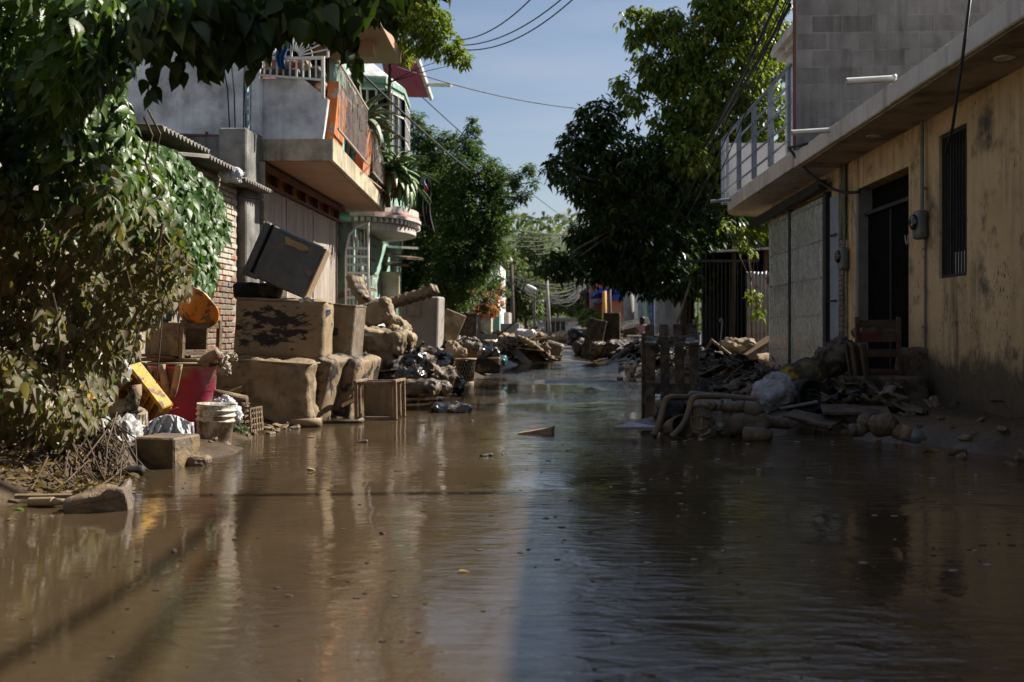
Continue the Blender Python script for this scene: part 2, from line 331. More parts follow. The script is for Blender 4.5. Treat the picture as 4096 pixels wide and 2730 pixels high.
def leaf_mesh(name, tpl, pos, axis, nrm, ln, m, origin=(0, 0, 0)):
    V, F = tpl; n = len(pos); x, y, z = frames(axis, nrm); ln = np.asarray(ln).reshape(-1, 1, 1)
    P = pos[:, None, :] + ln * (V[None, :, 0:1] * x[:, None, :] + V[None, :, 1:2] * y[:, None, :] + V[None, :, 2:3] * z[:, None, :]) - np.array(origin)
    k = len(V); me = bpy.data.meshes.new(name); me.vertices.add(n * k); me.vertices.foreach_set('co', P.reshape(-1).astype(np.float32))
    idx = (F[None] + (np.arange(n) * k)[:, None, None]).reshape(-1); nf = n * len(F)
    me.loops.add(nf * 3); me.loops.foreach_set('vertex_index', idx.astype(np.int32)); me.polygons.add(nf); me.polygons.foreach_set('loop_start', np.arange(nf, dtype=np.int32) * 3)
    me.update(calc_edges=True); a = me.attributes.new('rnd', 'FLOAT', 'POINT'); a.data.foreach_set('value', np.repeat(RNG.random(n), k).astype(np.float32))
    uvl = me.uv_layers.new(name='UVMap'); uv = np.tile(V[:, :2], (n, 1))[idx]; uvl.data.foreach_set('uv', uv.reshape(-1).astype(np.float32))
    me.materials.append(m); me.polygons.foreach_set('use_smooth', np.ones(nf, bool)); return me
def one_leaf(name, tpl, m):
    return leaf_mesh(name, tpl, np.zeros((1, 3)), np.array([[0, 1., 0]]), np.array([[0, 0, 1.]]), [1.0], m)
def leaf_objs(me, parent, pos, axis, nrm, ln, nm='leaf'):
    x, y, z = frames(axis, nrm)
    for i in range(len(pos)):
        s = float(ln[i]); M = Matrix([[x[i][r] * s, y[i][r] * s, z[i][r] * s, pos[i][r]] for r in range(3)] + [[0, 0, 0, 1]]); inst(nm, me, parent, M)
def randdir(n): v = RNG.normal(size=(n, 3)); return v / np.linalg.norm(v, axis=1, keepdims=True)
# ================================================================ MATERIALS
M = {}
M['mudground'] = mat('mud_ground', (0.10, 0.07, 0.045), (0.045, 0.031, 0.021), 5, 0.38, 0.5, 25, rvar=0)
M['mud'] = mat('dried_mud', (0.28, 0.205, 0.122), (0.17, 0.122, 0.072), 4, 0.72, 0.35, 22)
M['wetmud'] = mat('wet_mud', (0.12, 0.083, 0.055), (0.06, 0.042, 0.03), 5, 0.35, 0.5, 22, spec=0.5)
M['ochre'] = mat('ochre_wall', (0.62, 0.45, 0.25), (0.46, 0.32, 0.17), 1.6, 0.85, 0.4, 40, flood=0.68, streak=1.0, speck=1.0, mud=0.06, mw=0.14, msc=2.2, mudc=(0.07, 0.055, 0.038), rvar=0)
M['slab'] = mat('weathered_slab', (0.58, 0.54, 0.49), (0.44, 0.40, 0.35), 2, 0.85, 0.3, 30, streak=0.8, rvar=0)
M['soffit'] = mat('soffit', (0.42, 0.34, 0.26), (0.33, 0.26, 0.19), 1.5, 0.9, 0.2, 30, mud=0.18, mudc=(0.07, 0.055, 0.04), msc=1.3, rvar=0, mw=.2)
M['block'] = mat('concrete_block', (0.22, 0.215, 0.21), (0.12, 0.115, 0.11), 1.6, 0.92, 0.5, 25, streak=0.95, streakc=(0.02, 0.02, 0.02), rvar=0.07)
M['mortar'] = mat('mortar', (0.25, 0.245, 0.24), (0.14, 0.135, 0.13), 1.2, 0.95, 0.4, 30, streak=0.95, rvar=0)
M['pvc'] = mat('pvc_pipe', (0.75, 0.74, 0.70), (0.6, 0.58, 0.5), 4, 0.35, 0.05, 20)
M['black'] = mat('black_void', (0.008, 0.008, 0.008), (0.004, 0.004, 0.004), 3, 0.9, 0.05, 20, rvar=0, spec=0.02)  # near-black surface, mostly standing in for unlit interiors
M['darkmetal'] = mat('dark_metal', (0.028, 0.028, 0.03), (0.014, 0.014, 0.015), 6, 0.6, 0.2, 40, spec=.25)
M['bluegrey'] = mat('bluegrey_paint', (0.27, 0.31, 0.38), (0.18, 0.21, 0.27), 5, 0.5, 0.1, 40)
M['greypipe'] = mat('grey_conduit', (0.16, 0.17, 0.15), (0.08, 0.09, 0.08), 6, 0.5, 0.2, 30)
M['bluepipe'] = mat('blue_conduit', (0.22, 0.30, 0.33), (0.15, 0.2, 0.22), 6, 0.5, 0.1, 30)
M['gate'] = mat('gate_panel', (0.56, 0.57, 0.57), (0.30, 0.31, 0.32), 3, 0.27, 0.25, 18, flood=0.05, stretch=(3, 6, 0.5), spec=0.6, rvar=0.08, metal=.35)
M['whitepaint'] = mat('white_paint', (0.84, 0.84, 0.84), (0.62, 0.63, 0.65), 2.2, 0.85, 0.25, 30, mud=0.2, mudc=(0.2, 0.2, 0.2), msc=2.2, rvar=0, mw=.35, streak=.35)
M['whitewall'] = mat('white_wall', (0.84, 0.84, 0.84), (0.66, 0.67, 0.68), 1.2, 0.9, 0.2, 30, mud=0.14, mudc=(0.2, 0.19, 0.18), msc=1.5, streak=0.4, rvar=0, mw=.3)
M['cream'] = mat('cream_slab', (0.52, 0.45, 0.30), (0.36, 0.31, 0.22), 2, 0.85, 0.35, 30, streak=0.9, mud=0.1, mudc=(0.12, 0.10, 0.07), rvar=0, mw=.3)
M['orange'] = mat('orange_paint', (0.52, 0.15, 0.03), (0.38, 0.10, 0.025), 3, 0.75, 0.3, 30, mud=0.22, mudc=(0.36, 0.29, 0.22), msc=5)
M['yellowwall'] = mat('yellow_wall', (0.62, 0.31, 0.06), (0.5, 0.24, 0.05), 2, 0.85, 0.2, 30, rvar=0)
M['slat'] = mat('slat_metal', (0.42, 0.37, 0.32), (0.24, 0.17, 0.13), 5, 0.6, 0.2, 30, flood=0.8, stretch=(1, 1, .3), mudc=(0.22, 0.17, 0.12))
M['redmetal'] = mat('red_oxide', (0.17, 0.045, 0.03), (0.08, 0.03, 0.02), 5, 0.6, 0.2, 30, rvar=0)
M['brick'] = mat('brick', (0.34, 0.13, 0.075), (0.20, 0.08, 0.05), 8, 0.9, 0.6, 50, mud=0.52, mudc=(0.46, 0.40, 0.32), msc=2.0, rvar=0.2)
M['brickdark'] = mat('brick_lower', (0.27, 0.11, 0.07), (0.12, 0.06, 0.045), 8, 0.9, 0.6, 50, mud=0.38, mudc=(0.2, 0.16, 0.12), msc=3.0, rvar=0.2)
M['bmortar'] = mat('brick_mortar', (0.36, 0.31, 0.25), (0.2, 0.165, 0.13), 5, 0.95, 0.6, 40, rvar=0)
M['mint'] = mat('mint_paint', (0.27, 0.44, 0.36), (0.17, 0.30, 0.25), 2.5, 0.8, 0.25, 30, mud=0.2, mudc=(0.2, 0.2, 0.17), rvar=0)
M['whiteframe'] = mat('white_frame', (0.66, 0.66, 0.62), (0.48, 0.45, 0.4), 5, 0.5, 0.1, 30)
M['glass'] = mat('dark_glass', (0.02, 0.025, 0.03), (0.012, 0.015, 0.02), 2, 0.08, 0.03, 8, spec=0.6)
M['maroon'] = mat('maroon_panel', (0.36, 0.035, 0.085), (0.27, 0.028, 0.065), 2, 0.7, 0.1, 20)
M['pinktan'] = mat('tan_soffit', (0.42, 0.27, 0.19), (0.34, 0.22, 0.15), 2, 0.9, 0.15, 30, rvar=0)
M['stained'] = mat('stained_concrete', (0.30, 0.29, 0.27), (0.12, 0.115, 0.105), 1.6, 0.95, 0.4, 30, streak=0.95, streakc=(.012, .012, .012), mud=.22, mudc=(.03, .03, .028), msc=1.8, mw=.3, rvar=0)
M['asbestos'] = mat('corrugated_sheet', (0.22, 0.20, 0.175), (0.12, 0.108, 0.095), 3, 0.85, 0.3, 30, rvar=0)
M['bark'] = mat('bark', (0.12, 0.085, 0.06), (0.05, 0.038, 0.028), 8, 0.9, 0.7, 25, stretch=(3, 3, .6))
M['terracotta'] = mat('terracotta', (0.40, 0.11, 0.04), (0.26, 0.08, 0.03), 5, 0.8, 0.3, 30, mud=0.25)
M['wood'] = mat('old_wood', (0.17, 0.12, 0.075), (0.08, 0.055, 0.035), 6, 0.8, 0.45, 20, mud=0.35, stretch=(1, 1, 6), msc=5)
M['muddywood'] = mat('muddy_wood', (0.20, 0.145, 0.095), (0.12, 0.085, 0.055), 5, 0.7, 0.4, 25, mud=0.5, msc=6)
M['whitewood'] = mat('pale_painted_wood', (0.30, 0.36, 0.36), (0.2, 0.22, 0.21), 6, 0.7, 0.4, 30, mud=0.45, msc=9, mudc=(0.07, 0.055, 0.04))
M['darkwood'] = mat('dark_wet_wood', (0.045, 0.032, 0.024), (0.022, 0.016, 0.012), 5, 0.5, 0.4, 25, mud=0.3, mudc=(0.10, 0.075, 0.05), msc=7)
M['cable'] = mat('cable', (0.012, 0.012, 0.013), (0.008, 0.008, 0.008), 4, 0.6, 0.0, 20, rvar=0)
M['galv'] = mat('galvanised_sheet', (0.33, 0.35, 0.38), (0.2, 0.21, 0.22), 2, 0.5, 0.2, 15, mud=0.08, mudc=(0.16, 0.07, 0.03), msc=4, metal=0.4)
M['concrete'] = mat('concrete', (0.33, 0.31, 0.28), (0.22, 0.2, 0.18), 3, 0.9, 0.3, 30)
# water
def water_mat():
    m = bpy.data.materials.new('flood_water'); m.use_nodes = True; nt = m.node_tree; N, L = nt.nodes, nt.links; b = N['Principled BSDF']
    g = N.new('ShaderNodeNewGeometry')
    def nse(scale, st, det=4, ro=.5, dist=0):
        mp = N.new('ShaderNodeMapping'); mp.inputs['Scale'].default_value = st; L.new(g.outputs['Position'], mp.inputs[0])
        n = N.new('ShaderNodeTexNoise'); n.inputs['Scale'].default_value = scale; n.inputs['Detail'].default_value = det; n.inputs['Roughness'].default_value = ro; n.inputs['Distortion'].default_value = dist; L.new(mp.outputs[0], n.inputs['Vector']); return n.outputs['Fac']
    def mad(a, k, c):
        x = N.new('ShaderNodeMath'); x.operation = 'MULTIPLY_ADD'; L.new(a, x.inputs[0])
        if isinstance(k, float): x.inputs[1].default_value = k
        else: L.new(k, x.inputs[1])
        if isinstance(c, float): x.inputs[2].default_value = c
        else: L.new(c, x.inputs[2])
        return x.outputs[0]
    r = N.new('ShaderNodeValToRGB'); r.color_ramp.elements[0].position = .3; r.color_ramp.elements[1].position = .75
    r.color_ramp.elements[0].color = (0.038, 0.026, 0.014, 1); r.color_ramp.elements[1].color = (0.080, 0.056, 0.032, 1); L.new(nse(0.5, (1, .5, 1), 6, .6, .6), r.inputs[0])
    L.new(r.outputs[0], b.inputs['Base Color']); b.inputs['Roughness'].default_value = 0.03; b.inputs['IOR'].default_value = 1.5; b.inputs['Specular IOR Level'].default_value = 0.5
    # ripples: calm on the left, livelier on the right and where patches of current pass
    patch = N.new('ShaderNodeMapRange'); L.new(nse(.55, (1, .6, 1), 3), patch.inputs[0]); patch.inputs[1].default_value = .42; patch.inputs[2].default_value = .66; patch.inputs[3].default_value = .22; patch.inputs[4].default_value = 1.7
    sx = N.new('ShaderNodeSeparateXYZ'); L.new(g.outputs['Position'], sx.inputs[0])
    side = N.new('ShaderNodeMapRange'); L.new(sx.outputs[0], side.inputs[0]); side.inputs[1].default_value = -1.2; side.inputs[2].default_value = 1.2; side.inputs[3].default_value = .55; side.inputs[4].default_value = 1.9
    amp = N.new('ShaderNodeMath'); amp.operation = 'MULTIPLY'; L.new(patch.outputs[0], amp.inputs[0]); L.new(side.outputs[0], amp.inputs[1])
    h = mad(nse(5.0, (.8, 1.5, 1), 3, .5, .8), 0.85, 0.0); h = mad(nse(17, (.7, 1.3, 1), 3, .55, .4), 0.16, h); h = mad(nse(1.6, (.6, 1.2, 1), 2), 1.3, h); h = mad(nse(6.5, (.45, 2.3, 1), 5, .6, 1.0), 0.42, h); h = mad(nse(60, (.8, 1.2, 1), 2), 0.035, h)
    h = mad(h, amp.outputs[0], 0.0)
    bp = N.new('ShaderNodeBump'); bp.inputs['Strength'].default_value = 1.0; bp.inputs['Distance'].default_value = 0.0075; L.new(h, bp.inputs['Height']); L.new(bp.outputs[0], b.inputs['Normal'])
    return m
M['water'] = water_mat()
# ================================================================ GROUND AND WATER
def sm(a, b, x): t = max(0, min(1, (x - a) / (b - a))); return t * t * (3 - 2 * t)
def interp(x, pts):
    if x <= pts[0][0]: return pts[0][1]
    for (a, b), (c, d) in zip(pts, pts[1:]):
        if x <= c: return b + (d - b) * (x - a) / (c - a)
    return pts[-1][1]
def gz(x, y):
    xl = interp(y, [(0, -3.0), (3.6, -2.9), (4.4, -2.55), (5.0, -2.95), (5.6, -2.85), (7, -2.72), (10, -2.7), (12, -2.4), (15, -2.1), (19, -1.7), (33, -.9), (60, -1.4)])
    xr = interp(y, [(0, 4.6), (6.5, 4.2), (8.2, 3.3), (9.2, 2.6), (12, 2.2), (16, 2.4), (20, 1.75), (32, 1.5), (60, 2.0)])
    n = noise.fractal(Vector((x * 1.1, y * .8, 3.3)), 0.9, 2, 4); n2 = noise.fractal(Vector((x * 5, y * 4, 1.3)), 0.9, 2, 3)
    d = max(xl - x, x - xr); z = -0.10 + 0.26 * sm(-0.35, 0.7, d + n * .25) + n * .035 + n2 * .012
    far = sm(14, 19, y) * (1 - sm(60, 90, y))
    z += far * (0.075 + 0.11 * noise.noise(Vector((x * .9, y * .45, 9)))); z += 0.07 * sm(10.5, 12, y) * (1 - sm(14, 16, y)) * max(0, noise.noise(Vector((x * .7, y * .8, 4)))) * 2
    if y > 90: z = z * (1 - sm(90, 130, y)) + 0.06 * sm(90, 130, y)
    if abs(x) > 7: z = z * (1 - sm(7, 14, abs(x))) + 0.1 * sm(7, 14, abs(x))
    return z
xs = [-1500, -700, -300, -120, -60, -30, -16] + [-10 + i * 1.0 for i in range(5)] + [-5.2 + i * .11 for i in range(96)] + [5.5 + i for i in range(5)] + [13, 20, 30, 60, 120, 300, 700, 1500]
ys = [-60, -20, -8, -3, 0] + [1 + i * .12 for i in range(170)] + [21.5 + i * .35 for i in range(70)] + [46 + 2 * i for i in range(25)] + [100, 120, 140, 170, 230, 320, 500, 900, 1500, 2600]
b = MB(); nx = len(xs)
for y in ys:
    for x in xs: b.v.append(Vector((x, y, gz(x, y))))
b.f = [[j * nx + i, j * nx + i + 1, (j + 1) * nx + i + 1, (j + 1) * nx + i] for j in range(len(ys) - 1) for i in range(nx - 1)]
struct(b, 'ground', M['mudground'], True)
b = MB(); b.grid(lambda s, t: Vector((-7.5 + 15 * s, -6 + 130 * t, 0.0)), 6, 24); struct(b, 'water', M['water'])
# hill behind the street
M['hill'] = mat('hill_scrub', (0.05, 0.075, 0.03), (0.025, 0.04, 0.018), 0.05, 0.95, 0.3, 1, rvar=0)
b = MB()
def hillz(x, y): return -1 + 44 * sm(165, 330, y) * (0.75 + 0.35 * noise.noise(Vector((x * .008, y * .006, 2)))) * (1 - .35 * sm(-40, 60, x)) + 3 * noise.noise(Vector((x * .05, y * .05, 0)))
b.grid(lambda s, t: Vector((-400 + 800 * s, 160 + 300 * t, hillz(-400 + 800 * s, 160 + 300 * t))), 60, 30); struct(b, 'hill', M['hill'], True)

# ================================================================ RIGHT: OCHRE HOUSE
WX = 4.3
t1 = thing('ochre_house', 'long ochre house with stained peeling wall, barred window and dark doorway', 'house', (WX, 10, 0))
Y0, Y1 = -18, 15.25
dY0, dY1, dZ = 12.57, 14.75, 2.95; wY0, wY1, wZ0, wZ1 = 10.83, 11.60, 1.54, 3.13
b = MB()
for y0, y1, z0, z1 in ((Y0, wY0, -.3, 3.4), (wY0, wY1, -.3, wZ0), (wY0, wY1, wZ1, 3.4), (wY1, dY0, -.3, 3.4), (dY0, dY1, dZ, 3.4), (dY1, Y1, -.3, 3.4)): b.bb(WX, WX + .22, y0, y1, z0, z1)
b.build('wall', M['ochre'], t1)
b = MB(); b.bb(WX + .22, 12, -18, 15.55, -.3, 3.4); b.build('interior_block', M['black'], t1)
b = MB(); b.bb(WX - .004, WX + .1, Y0, 8.9, .2, 2.35); wl_ = b.build('scraped_render', mat('scraped_ochre', (0.56, 0.36, 0.17), (0.47, 0.29, 0.13), 2, 0.9, 0.5, 20, stretch=(1, .3, 8), flood=0.75, mudc=(0.06, 0.045, 0.03), rvar=0), t1)
sl = MB()
segs = [(-18, 7.9), (7.902, 9.6), (9.602, 11.2), (11.202, 13.3), (13.302, 15.55)]
for i, (a, c) in enumerate(segs):
    q = MB(); q.bb(3.62 + .012 * (i % 2), 12, a, c, 3.40, 3.635 - .008 * (i % 3), .012); q.build('roof_slab', M['slab'], t1)
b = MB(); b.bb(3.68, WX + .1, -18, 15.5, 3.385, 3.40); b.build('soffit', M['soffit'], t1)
for (u, v, u2, v2) in ((3575, 315, 3425, 335), (3320, 522, 3212, 533)):
    p = atX(u, v, 3.63); e = p + Vector((-.52, -.06, -.04))
    b = MB(); b.tube([p, p.lerp(e, .5), e], .036, 12, cap=False); b.tube([p, p.lerp(e, .5), e], .031, 12, cap=False); b.tube([p + Vector((.02, 0, 0)), p - Vector((.006, 0, 0))], .046, 12)
    g = b.build('drain_spout', M['pvc'], t1, True)
# window bars
fr = MB()
for z in (wZ0 + .02, wZ1 - .02): fr.bb(WX + .03, WX + .07, wY0 + .002, wY1 - .002, z - .018, z + .018)
for y in (wY0 + .02, wY1 - .02): fr.bb(WX + .03, WX + .07, y - .018, y + .018, wZ0 + .04, wZ1 - .04)
wf = fr.build('window', M['darkmetal'], t1)
bar = MB().box((.016, .016, wZ1 - wZ0 - .06)).mesh('bar', M['darkmetal'])
for i in range(9): inst('bar', bar, wf, TM((WX + .05, wY0 + .07 + i * (wY1 - wY0 - .14) / 8, (wZ0 + wZ1) / 2)))
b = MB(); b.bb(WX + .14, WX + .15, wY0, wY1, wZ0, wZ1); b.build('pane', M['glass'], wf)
b = MB(); b.bb(WX + .10, WX + .135, wY0 + .3, wY0 + .62, wZ0, wZ0 + .28); b.build('white_board', M['whiteframe'], wf)
# doorway: the black door panel stands in for the unlit interior
b = MB(); b.bb(WX + .002, WX + .20, dY1 - .12, dY1 - .003, 0, dZ - .004); b.build('door_jamb', mat('grey_tile', (0.2, 0.19, 0.18), None, 4, .5, .1, 20, rvar=0), t1)
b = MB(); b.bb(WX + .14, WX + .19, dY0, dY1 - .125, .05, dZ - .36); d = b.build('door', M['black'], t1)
b = MB(); b.bb(WX + .11, WX + .139, dY0 + 1.0, dY0 + 1.04, .05, dZ - .4); b.build('rail', M['darkmetal'], d)
b = MB(); b.bb(WX + .09, WX + .13, dY0, dY1 - .125, dZ - .38, dZ - .33); b.build('transom_bar', M['darkmetal'], d)
pts = [(WX + .10, dY0 + .3 + .12 * s, 2.15 - .12 * math.sin(math.pi * s)) for s in [i / 6 for i in range(7)]]
b = MB(); b.tube(pts, .008, 6); b.build('chain', M['galv'], d)
# meters and pipes
def meter(y, z, lab):
    b = MB(); b.tube([(WX - .05, y, 3.38), (WX - .05, y, z + .18)], .022, 8); b.tube([(WX - .02, y - .01, z - .15), (WX - .02, y - .01, .15)], .013, 6)
    for zz in (2.6, 1.9, 1.0): b.box((.03, .06, .03), TM((WX - .03, y, zz if zz < z - .2 or zz > z + .2 else z + .5)))
    b.build('conduit', M['greypipe'], t1, False)
    q = MB(); q.rbox((.12, .24, .34), .05, 6, TM((WX - .075, y, z)), 0); m_ = q.build('electric_meter', M['greypipe'], t1, True)
    q = MB(); q.lathe([(.0, .08), (.07, .078), (.09, .06), (.095, 0)], 18, TM((WX - .10, y, z + .03), 0, -90, 0)); q.build('meter_glass', M['glass'], m_, True)
meter(11.98, 2.18, ''); meter(15.12, 2.0, '')
b = MB(); b.tube([(WX - .04, 15.2, 3.38), (WX - .04, 15.2, 2.3)], .045, 10); b.build('drain_pipe', mat('mossy_pipe', (0.16, 0.16, 0.06), None, 5, .6, .2, 20), t1, True)
for y, z in ((5.0, 3.38), (9.2, 3.38), (12.9, 3.38)):
    q = MB(); q.lathe([(.09, 0), (.09, -.012), (.07, -.014), (.065, -.004), (0.0, -.003)], 16, TM((3.98, y, z + .003))); q.build('light_socket', M['whiteframe'], t1)
# hanging cable across the eave
def sag(p, q, s, n=16): p, q = Vector(p), Vector(q); return [p.lerp(q, i / n) - Vector((0, 0, s * 4 * (i / n) * (1 - i / n))) for i in range(n + 1)]
b = MB(); b.tube(sag(atX(3155, 590, 3.55), atX(3440, 768, 4.26), .22), .022, 8)
b.tube([atX(3240, 575, 3.64), atX(3195, 583, 3.6), atX(3155, 592, 3.55)], .022, 8)
solo(b, 'thick_cable', M['cable'], 'thick black cable looping from the eave to above the dark doorway', 'cable', atX(3155, 590, 3.55), smooth=True)
b = MB(); b.tube([Q(3885, -40, 8.2), Q(3850, 230, 8.3), Q(3812, 500, 8.5), Q(3785, 612, 8.7)], .013, 6)
solo(b, 'dangling_cable', M['cable'], 'thin dark cable dangling in front of the barred window', 'cable', Q(3785, 612, 8.7), smooth=True)
# ================================================================ RIGHT: SECOND HOUSE (garage and balcony)
t2 = thing('garage_house', 'grey house with curved balcony slab above a pale panelled garage gate', 'house', (WX, 18, 0))
b = MB(); b.bb(WX + .3, 10, 15.56, 19.0, -.3, 3.4); b.bb(WX, WX + .3, 15.56, 16.0, -.3, 3.4); b.bb(WX, WX + .3, 16.0, 20.3, 3.12, 3.4); b.bb(WX + .6, 8, 19.0, 20.3, -.3, 3.4); b.build('wall', M['ochre'], t2)
# balcony slab, curved at the far end
def slabpoly(z): return [Vector((x, y, z)) for x, y in ((3.6, 15.56), (3.6, 19.5), (3.62, 21.4), (3.74, 21.95), (4.0, 22.3), (4.5, 22.45), (5.2, 22.45), (5.2, 20.6), (6.4, 20.4), (6.4, 15.56))]
b = MB(); b.prism(slabpoly(3.4), (0, 0, .26)); b.build('balcony_slab', M['slab'], t2)
b = MB(); b.bb(3.66, 6.0, 22.3, 22.44, 3.662, 4.98); b.bb(3.66, 3.74, 22.0, 22.298, 3.662, 4.98); b.build('end_panel', M['bluegrey'] if 0 else mat('pale_panel', (0.55, 0.55, 0.58), (0.46, 0.46, 0.49), 1.5, .8, .1, 20, rvar=0), t2)
b = MB(); b.tube([(3.6, 15.7, 4.98), (3.6, 22.0, 4.98)], .03, 8)
rl = b.build('railing', M['bluegrey'], t2, True)
rb = MB().box((.028, 6.3, .028)).mesh('rail', M['bluegrey'])
for z in (3.85, 4.13, 4.41, 4.69): inst('rail', rb, rl, TM((3.6, 18.87, z)))
pb = MB().box((.05, .05, 1.3)).mesh('post', M['bluegrey'])
for y in (15.8, 17.0, 17.2, 18.4, 18.6, 19.9, 20.1, 21.3, 21.95): inst('post', pb, rl, TM((3.6, y, 4.32)))
# block wall
b = MB(); b.bb(3.66, 9.2, 15.602, 15.78, 3.638, 6.5); bw = b.build('block_wall', M['mortar'], t2)
blk = MB().box((.43, .03, .235), ch=.002).mesh('block', M['block'])
for r in range(11):
    z = 3.76 + r * .258; off = .225 * (r % 2)
    for c in range(12):
        x = 3.90 + off + c * .455
        if x < 9.0: inst('block', blk, bw, TM((x, 15.614 + random.uniform(-.002, .001), z)))
b = MB(); b.tube([(3.64, 15.62, 3.65 + i * .2 ) for i in range(15)], .022, 7); b.build('edge_strip', M['redmetal'], bw)
# upper floor with cornice, set back
b = MB(); b.bb(4.6, 10, 18.4, 20.5, 3.662, 6.3); b.build('upper_floor', M['whitepaint'], t2)
b = MB(); b.bb(4.38, 10.2, 18.1, 20.8, 6.42, 6.58); b.bb(4.48, 10.1, 18.2, 20.7, 6.3, 6.418); b.build('cornice', M['slab'], t2)
b = MB(); p = atX(3075, 0, 4.0)
b.tube([(3.62, 21.0, 3.60), (3.2, 20.95, 3.55)], .035, 8); b.build('drain_spout', M['bluegrey'], t2)
# garage gate
gt = thing('garage_gate', 'pale grey two-leaf garage gate of glossy ribbed panels', 'gate', (WX - .05, 18.6, 0))
for (a, c) in ((16.25, 18.45), (18.62, 20.3)):
    b = MB(); xx = WX - .06; b.bb(xx, xx + .05, a, a + .06, 0.02, 3.05, .004); b.bb(xx, xx + .05, c - .06, c, .02, 3.05, .004); b.bb(xx, xx + .05, a + .06, c - .06, 3.0, 3.05)
    lf = b.build('gate_leaf', M['gate'], gt)
    for k in range(5):
        q = MB(); nn = 22
        def f(s, t, a=a, c=c, k=k): y = a + .062 + s * (c - a - .124); z = .03 + k * .594 + t * .58; return Vector((WX - .035 - .014 * math.sin(math.pi * min(1, max(0, t * 1.02))) - .004 * math.sin(s * 40 + k) - .01 * noise.noise(Vector((y * 1.5, z * 2, k))), y, z))
        q.grid(f, 40, 10); q.build('panel', M['gate'], lf, True)
        q = MB(); q.bb(WX - .062, WX - .03, a + .062, c - .062, .612 + k * .594 - .012, .612 + k * .594 + .010); q.build('rib', M['gate'], lf)
b = MB(); b.bb(WX - .075, WX - .005, 18.46, 18.61, 0, 3.1); b.build('centre_post', M['darkmetal'], gt)
b = MB(); b.bb(WX - .075, WX + .1, 16.06, 16.24, 0, 3.1); b.build('side_post', M['darkmetal'], gt)
b = MB(); b.beam((WX - .16, 15.9, 3.2), (WX - .16, 21.4, 3.14), .12, .14); b.build('top_track', M['darkmetal'], gt)
nd = thing('narrow_door', 'narrow grey metal door between the garage gate and the ochre house', 'door', (WX, 15.75, 0))
b = MB(); b.bb(WX - .03, WX + .02, 15.5, 15.98, .05, 3.0); b.build('door_leaf', M['bluegrey'], nd)
for z in (.8, 1.4, 2.4): q = MB(); q.tube([(WX - .06, 15.55, z), (WX - .06, 15.93, z)], .014, 6); q.build('bolt', M['darkmetal'], nd)
# brick quoin strip beside meter
qs = thing('brick_strip', 'strip of small dark bricks beside the narrow grey door', 'wall', (WX, 15.4, 0))
b = MB(); b.bb(WX - .004, WX + .05, 15.27, 15.49, 0, 3.38); b.build('mortar_bed', M['mortar'], qs)
bb_ = MB().box((.04, .19, .06), ch=.004).mesh('brick', M['brickdark'])
for i in range(44): inst('brick', bb_, qs, TM((WX - .012, 15.38, .06 + i * .076)))
# far right: yard with shack, fence, corrugated sheet
sh = thing('shack', 'dark timber shack with tin roof edge in the shade of the big tree', 'shack', (4.6, 24.5, 0))
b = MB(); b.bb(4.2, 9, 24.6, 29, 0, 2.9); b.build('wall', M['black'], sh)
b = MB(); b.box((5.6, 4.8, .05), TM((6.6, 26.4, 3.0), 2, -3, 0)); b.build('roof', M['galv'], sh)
for x in (4.25, 5.0, 5.9): q = MB(); q.tube([(x, 24.5, 0), (x + .04, 24.5, 2.9)], .06, 8); q.build('post', M['bark'], sh)
bars = MB().box((.02, .02, 2.3)).mesh('bar', M['darkmetal'])
bg_ = thing('barred_gate', 'black barred gate in shadow beside the rusty tin sheet', 'gate', (3.9, 23.8, 0))
b = MB(); b.bb(2.95, 4.75, 23.78, 23.83, .2, .26); b.bb(2.95, 4.75, 23.78, 23.83, 2.5, 2.56); b.build('frame', M['darkmetal'], bg_)
for i in range(20): inst('bar', bars, bg_, TM((2.98 + i * .091, 23.805, 1.38)))
def corr(wd, ht, n, amp): return lambda s, t: Vector(((s - .5) * wd, amp * math.sin(s * n * 2 * math.pi) + .02 * noise.noise(Vector((s * 3, t * 3, 0))), t * ht + .03 * noise.noise(Vector((s * 9, t, 5)))))
b = MB(); b.grid(corr(.72, 2.1, 8, .022), 64, 8, TM((4.72, 23.3, .15), 0, 0, 8)); b2 = MB(); b2.grid(corr(.5, 2.0, 5, .022), 40, 8, TM((5.15, 23.5, .2), 0, 3, -5))
solo(b, 'tin_sheet', M['galv'], 'grey corrugated tin sheet with rust spots beside the garage gate', 'metal sheet', (4.6, 23.3, .1), smooth=True, solid=.004)
b = MB(); b.tube([atX(2762, 1040, 3.9), atX(2850, 1028, 4.3), atX(3045, 1005, 5.3)], .03, 7); solo(b, 'roof_pole', M['pvc'], 'thin pale pole sloping above the tin sheet', 'pole', atX(2762, 1040, 3.9))
# ================================================================ LEFT: BRICK WALL, ROOF SHEET
LX = -4.45
bw = thing('brick_wall', 'whitewashed brick wall half covered by glossy ivy', 'wall', (LX, 12, 0))
b = MB(); b.bb(LX - .25, LX, 8.0, 14.25, -.2, 3.05); b.build('mortar_bed', M['bmortar'], bw)
bm = MB().box((.03, .232, .060), ch=.006).mesh('brick', M['brick']); bd = MB().box((.03, .232, .060), ch=.006).mesh('brick', M['brickdark'])
for r in range(38):
    z = .12 + r * .077
    for c in range(8):
        y = 12.35 + c * .246 + (r % 2) * .12
        if y > 14.15: continue
        inst('brick', bm if z > 1.75 + .15 * math.sin(y * 4) else bd, bw, TM((LX + .006 + random.uniform(-.004, .006), y, z), 0, random.uniform(-1.5, 1.5), random.uniform(-1, 1)))
rs = thing('corrugated_roof', 'sagging grey corrugated roof sheet above the ivy', 'roof', (LX, 12, 3.1))
b = MB()
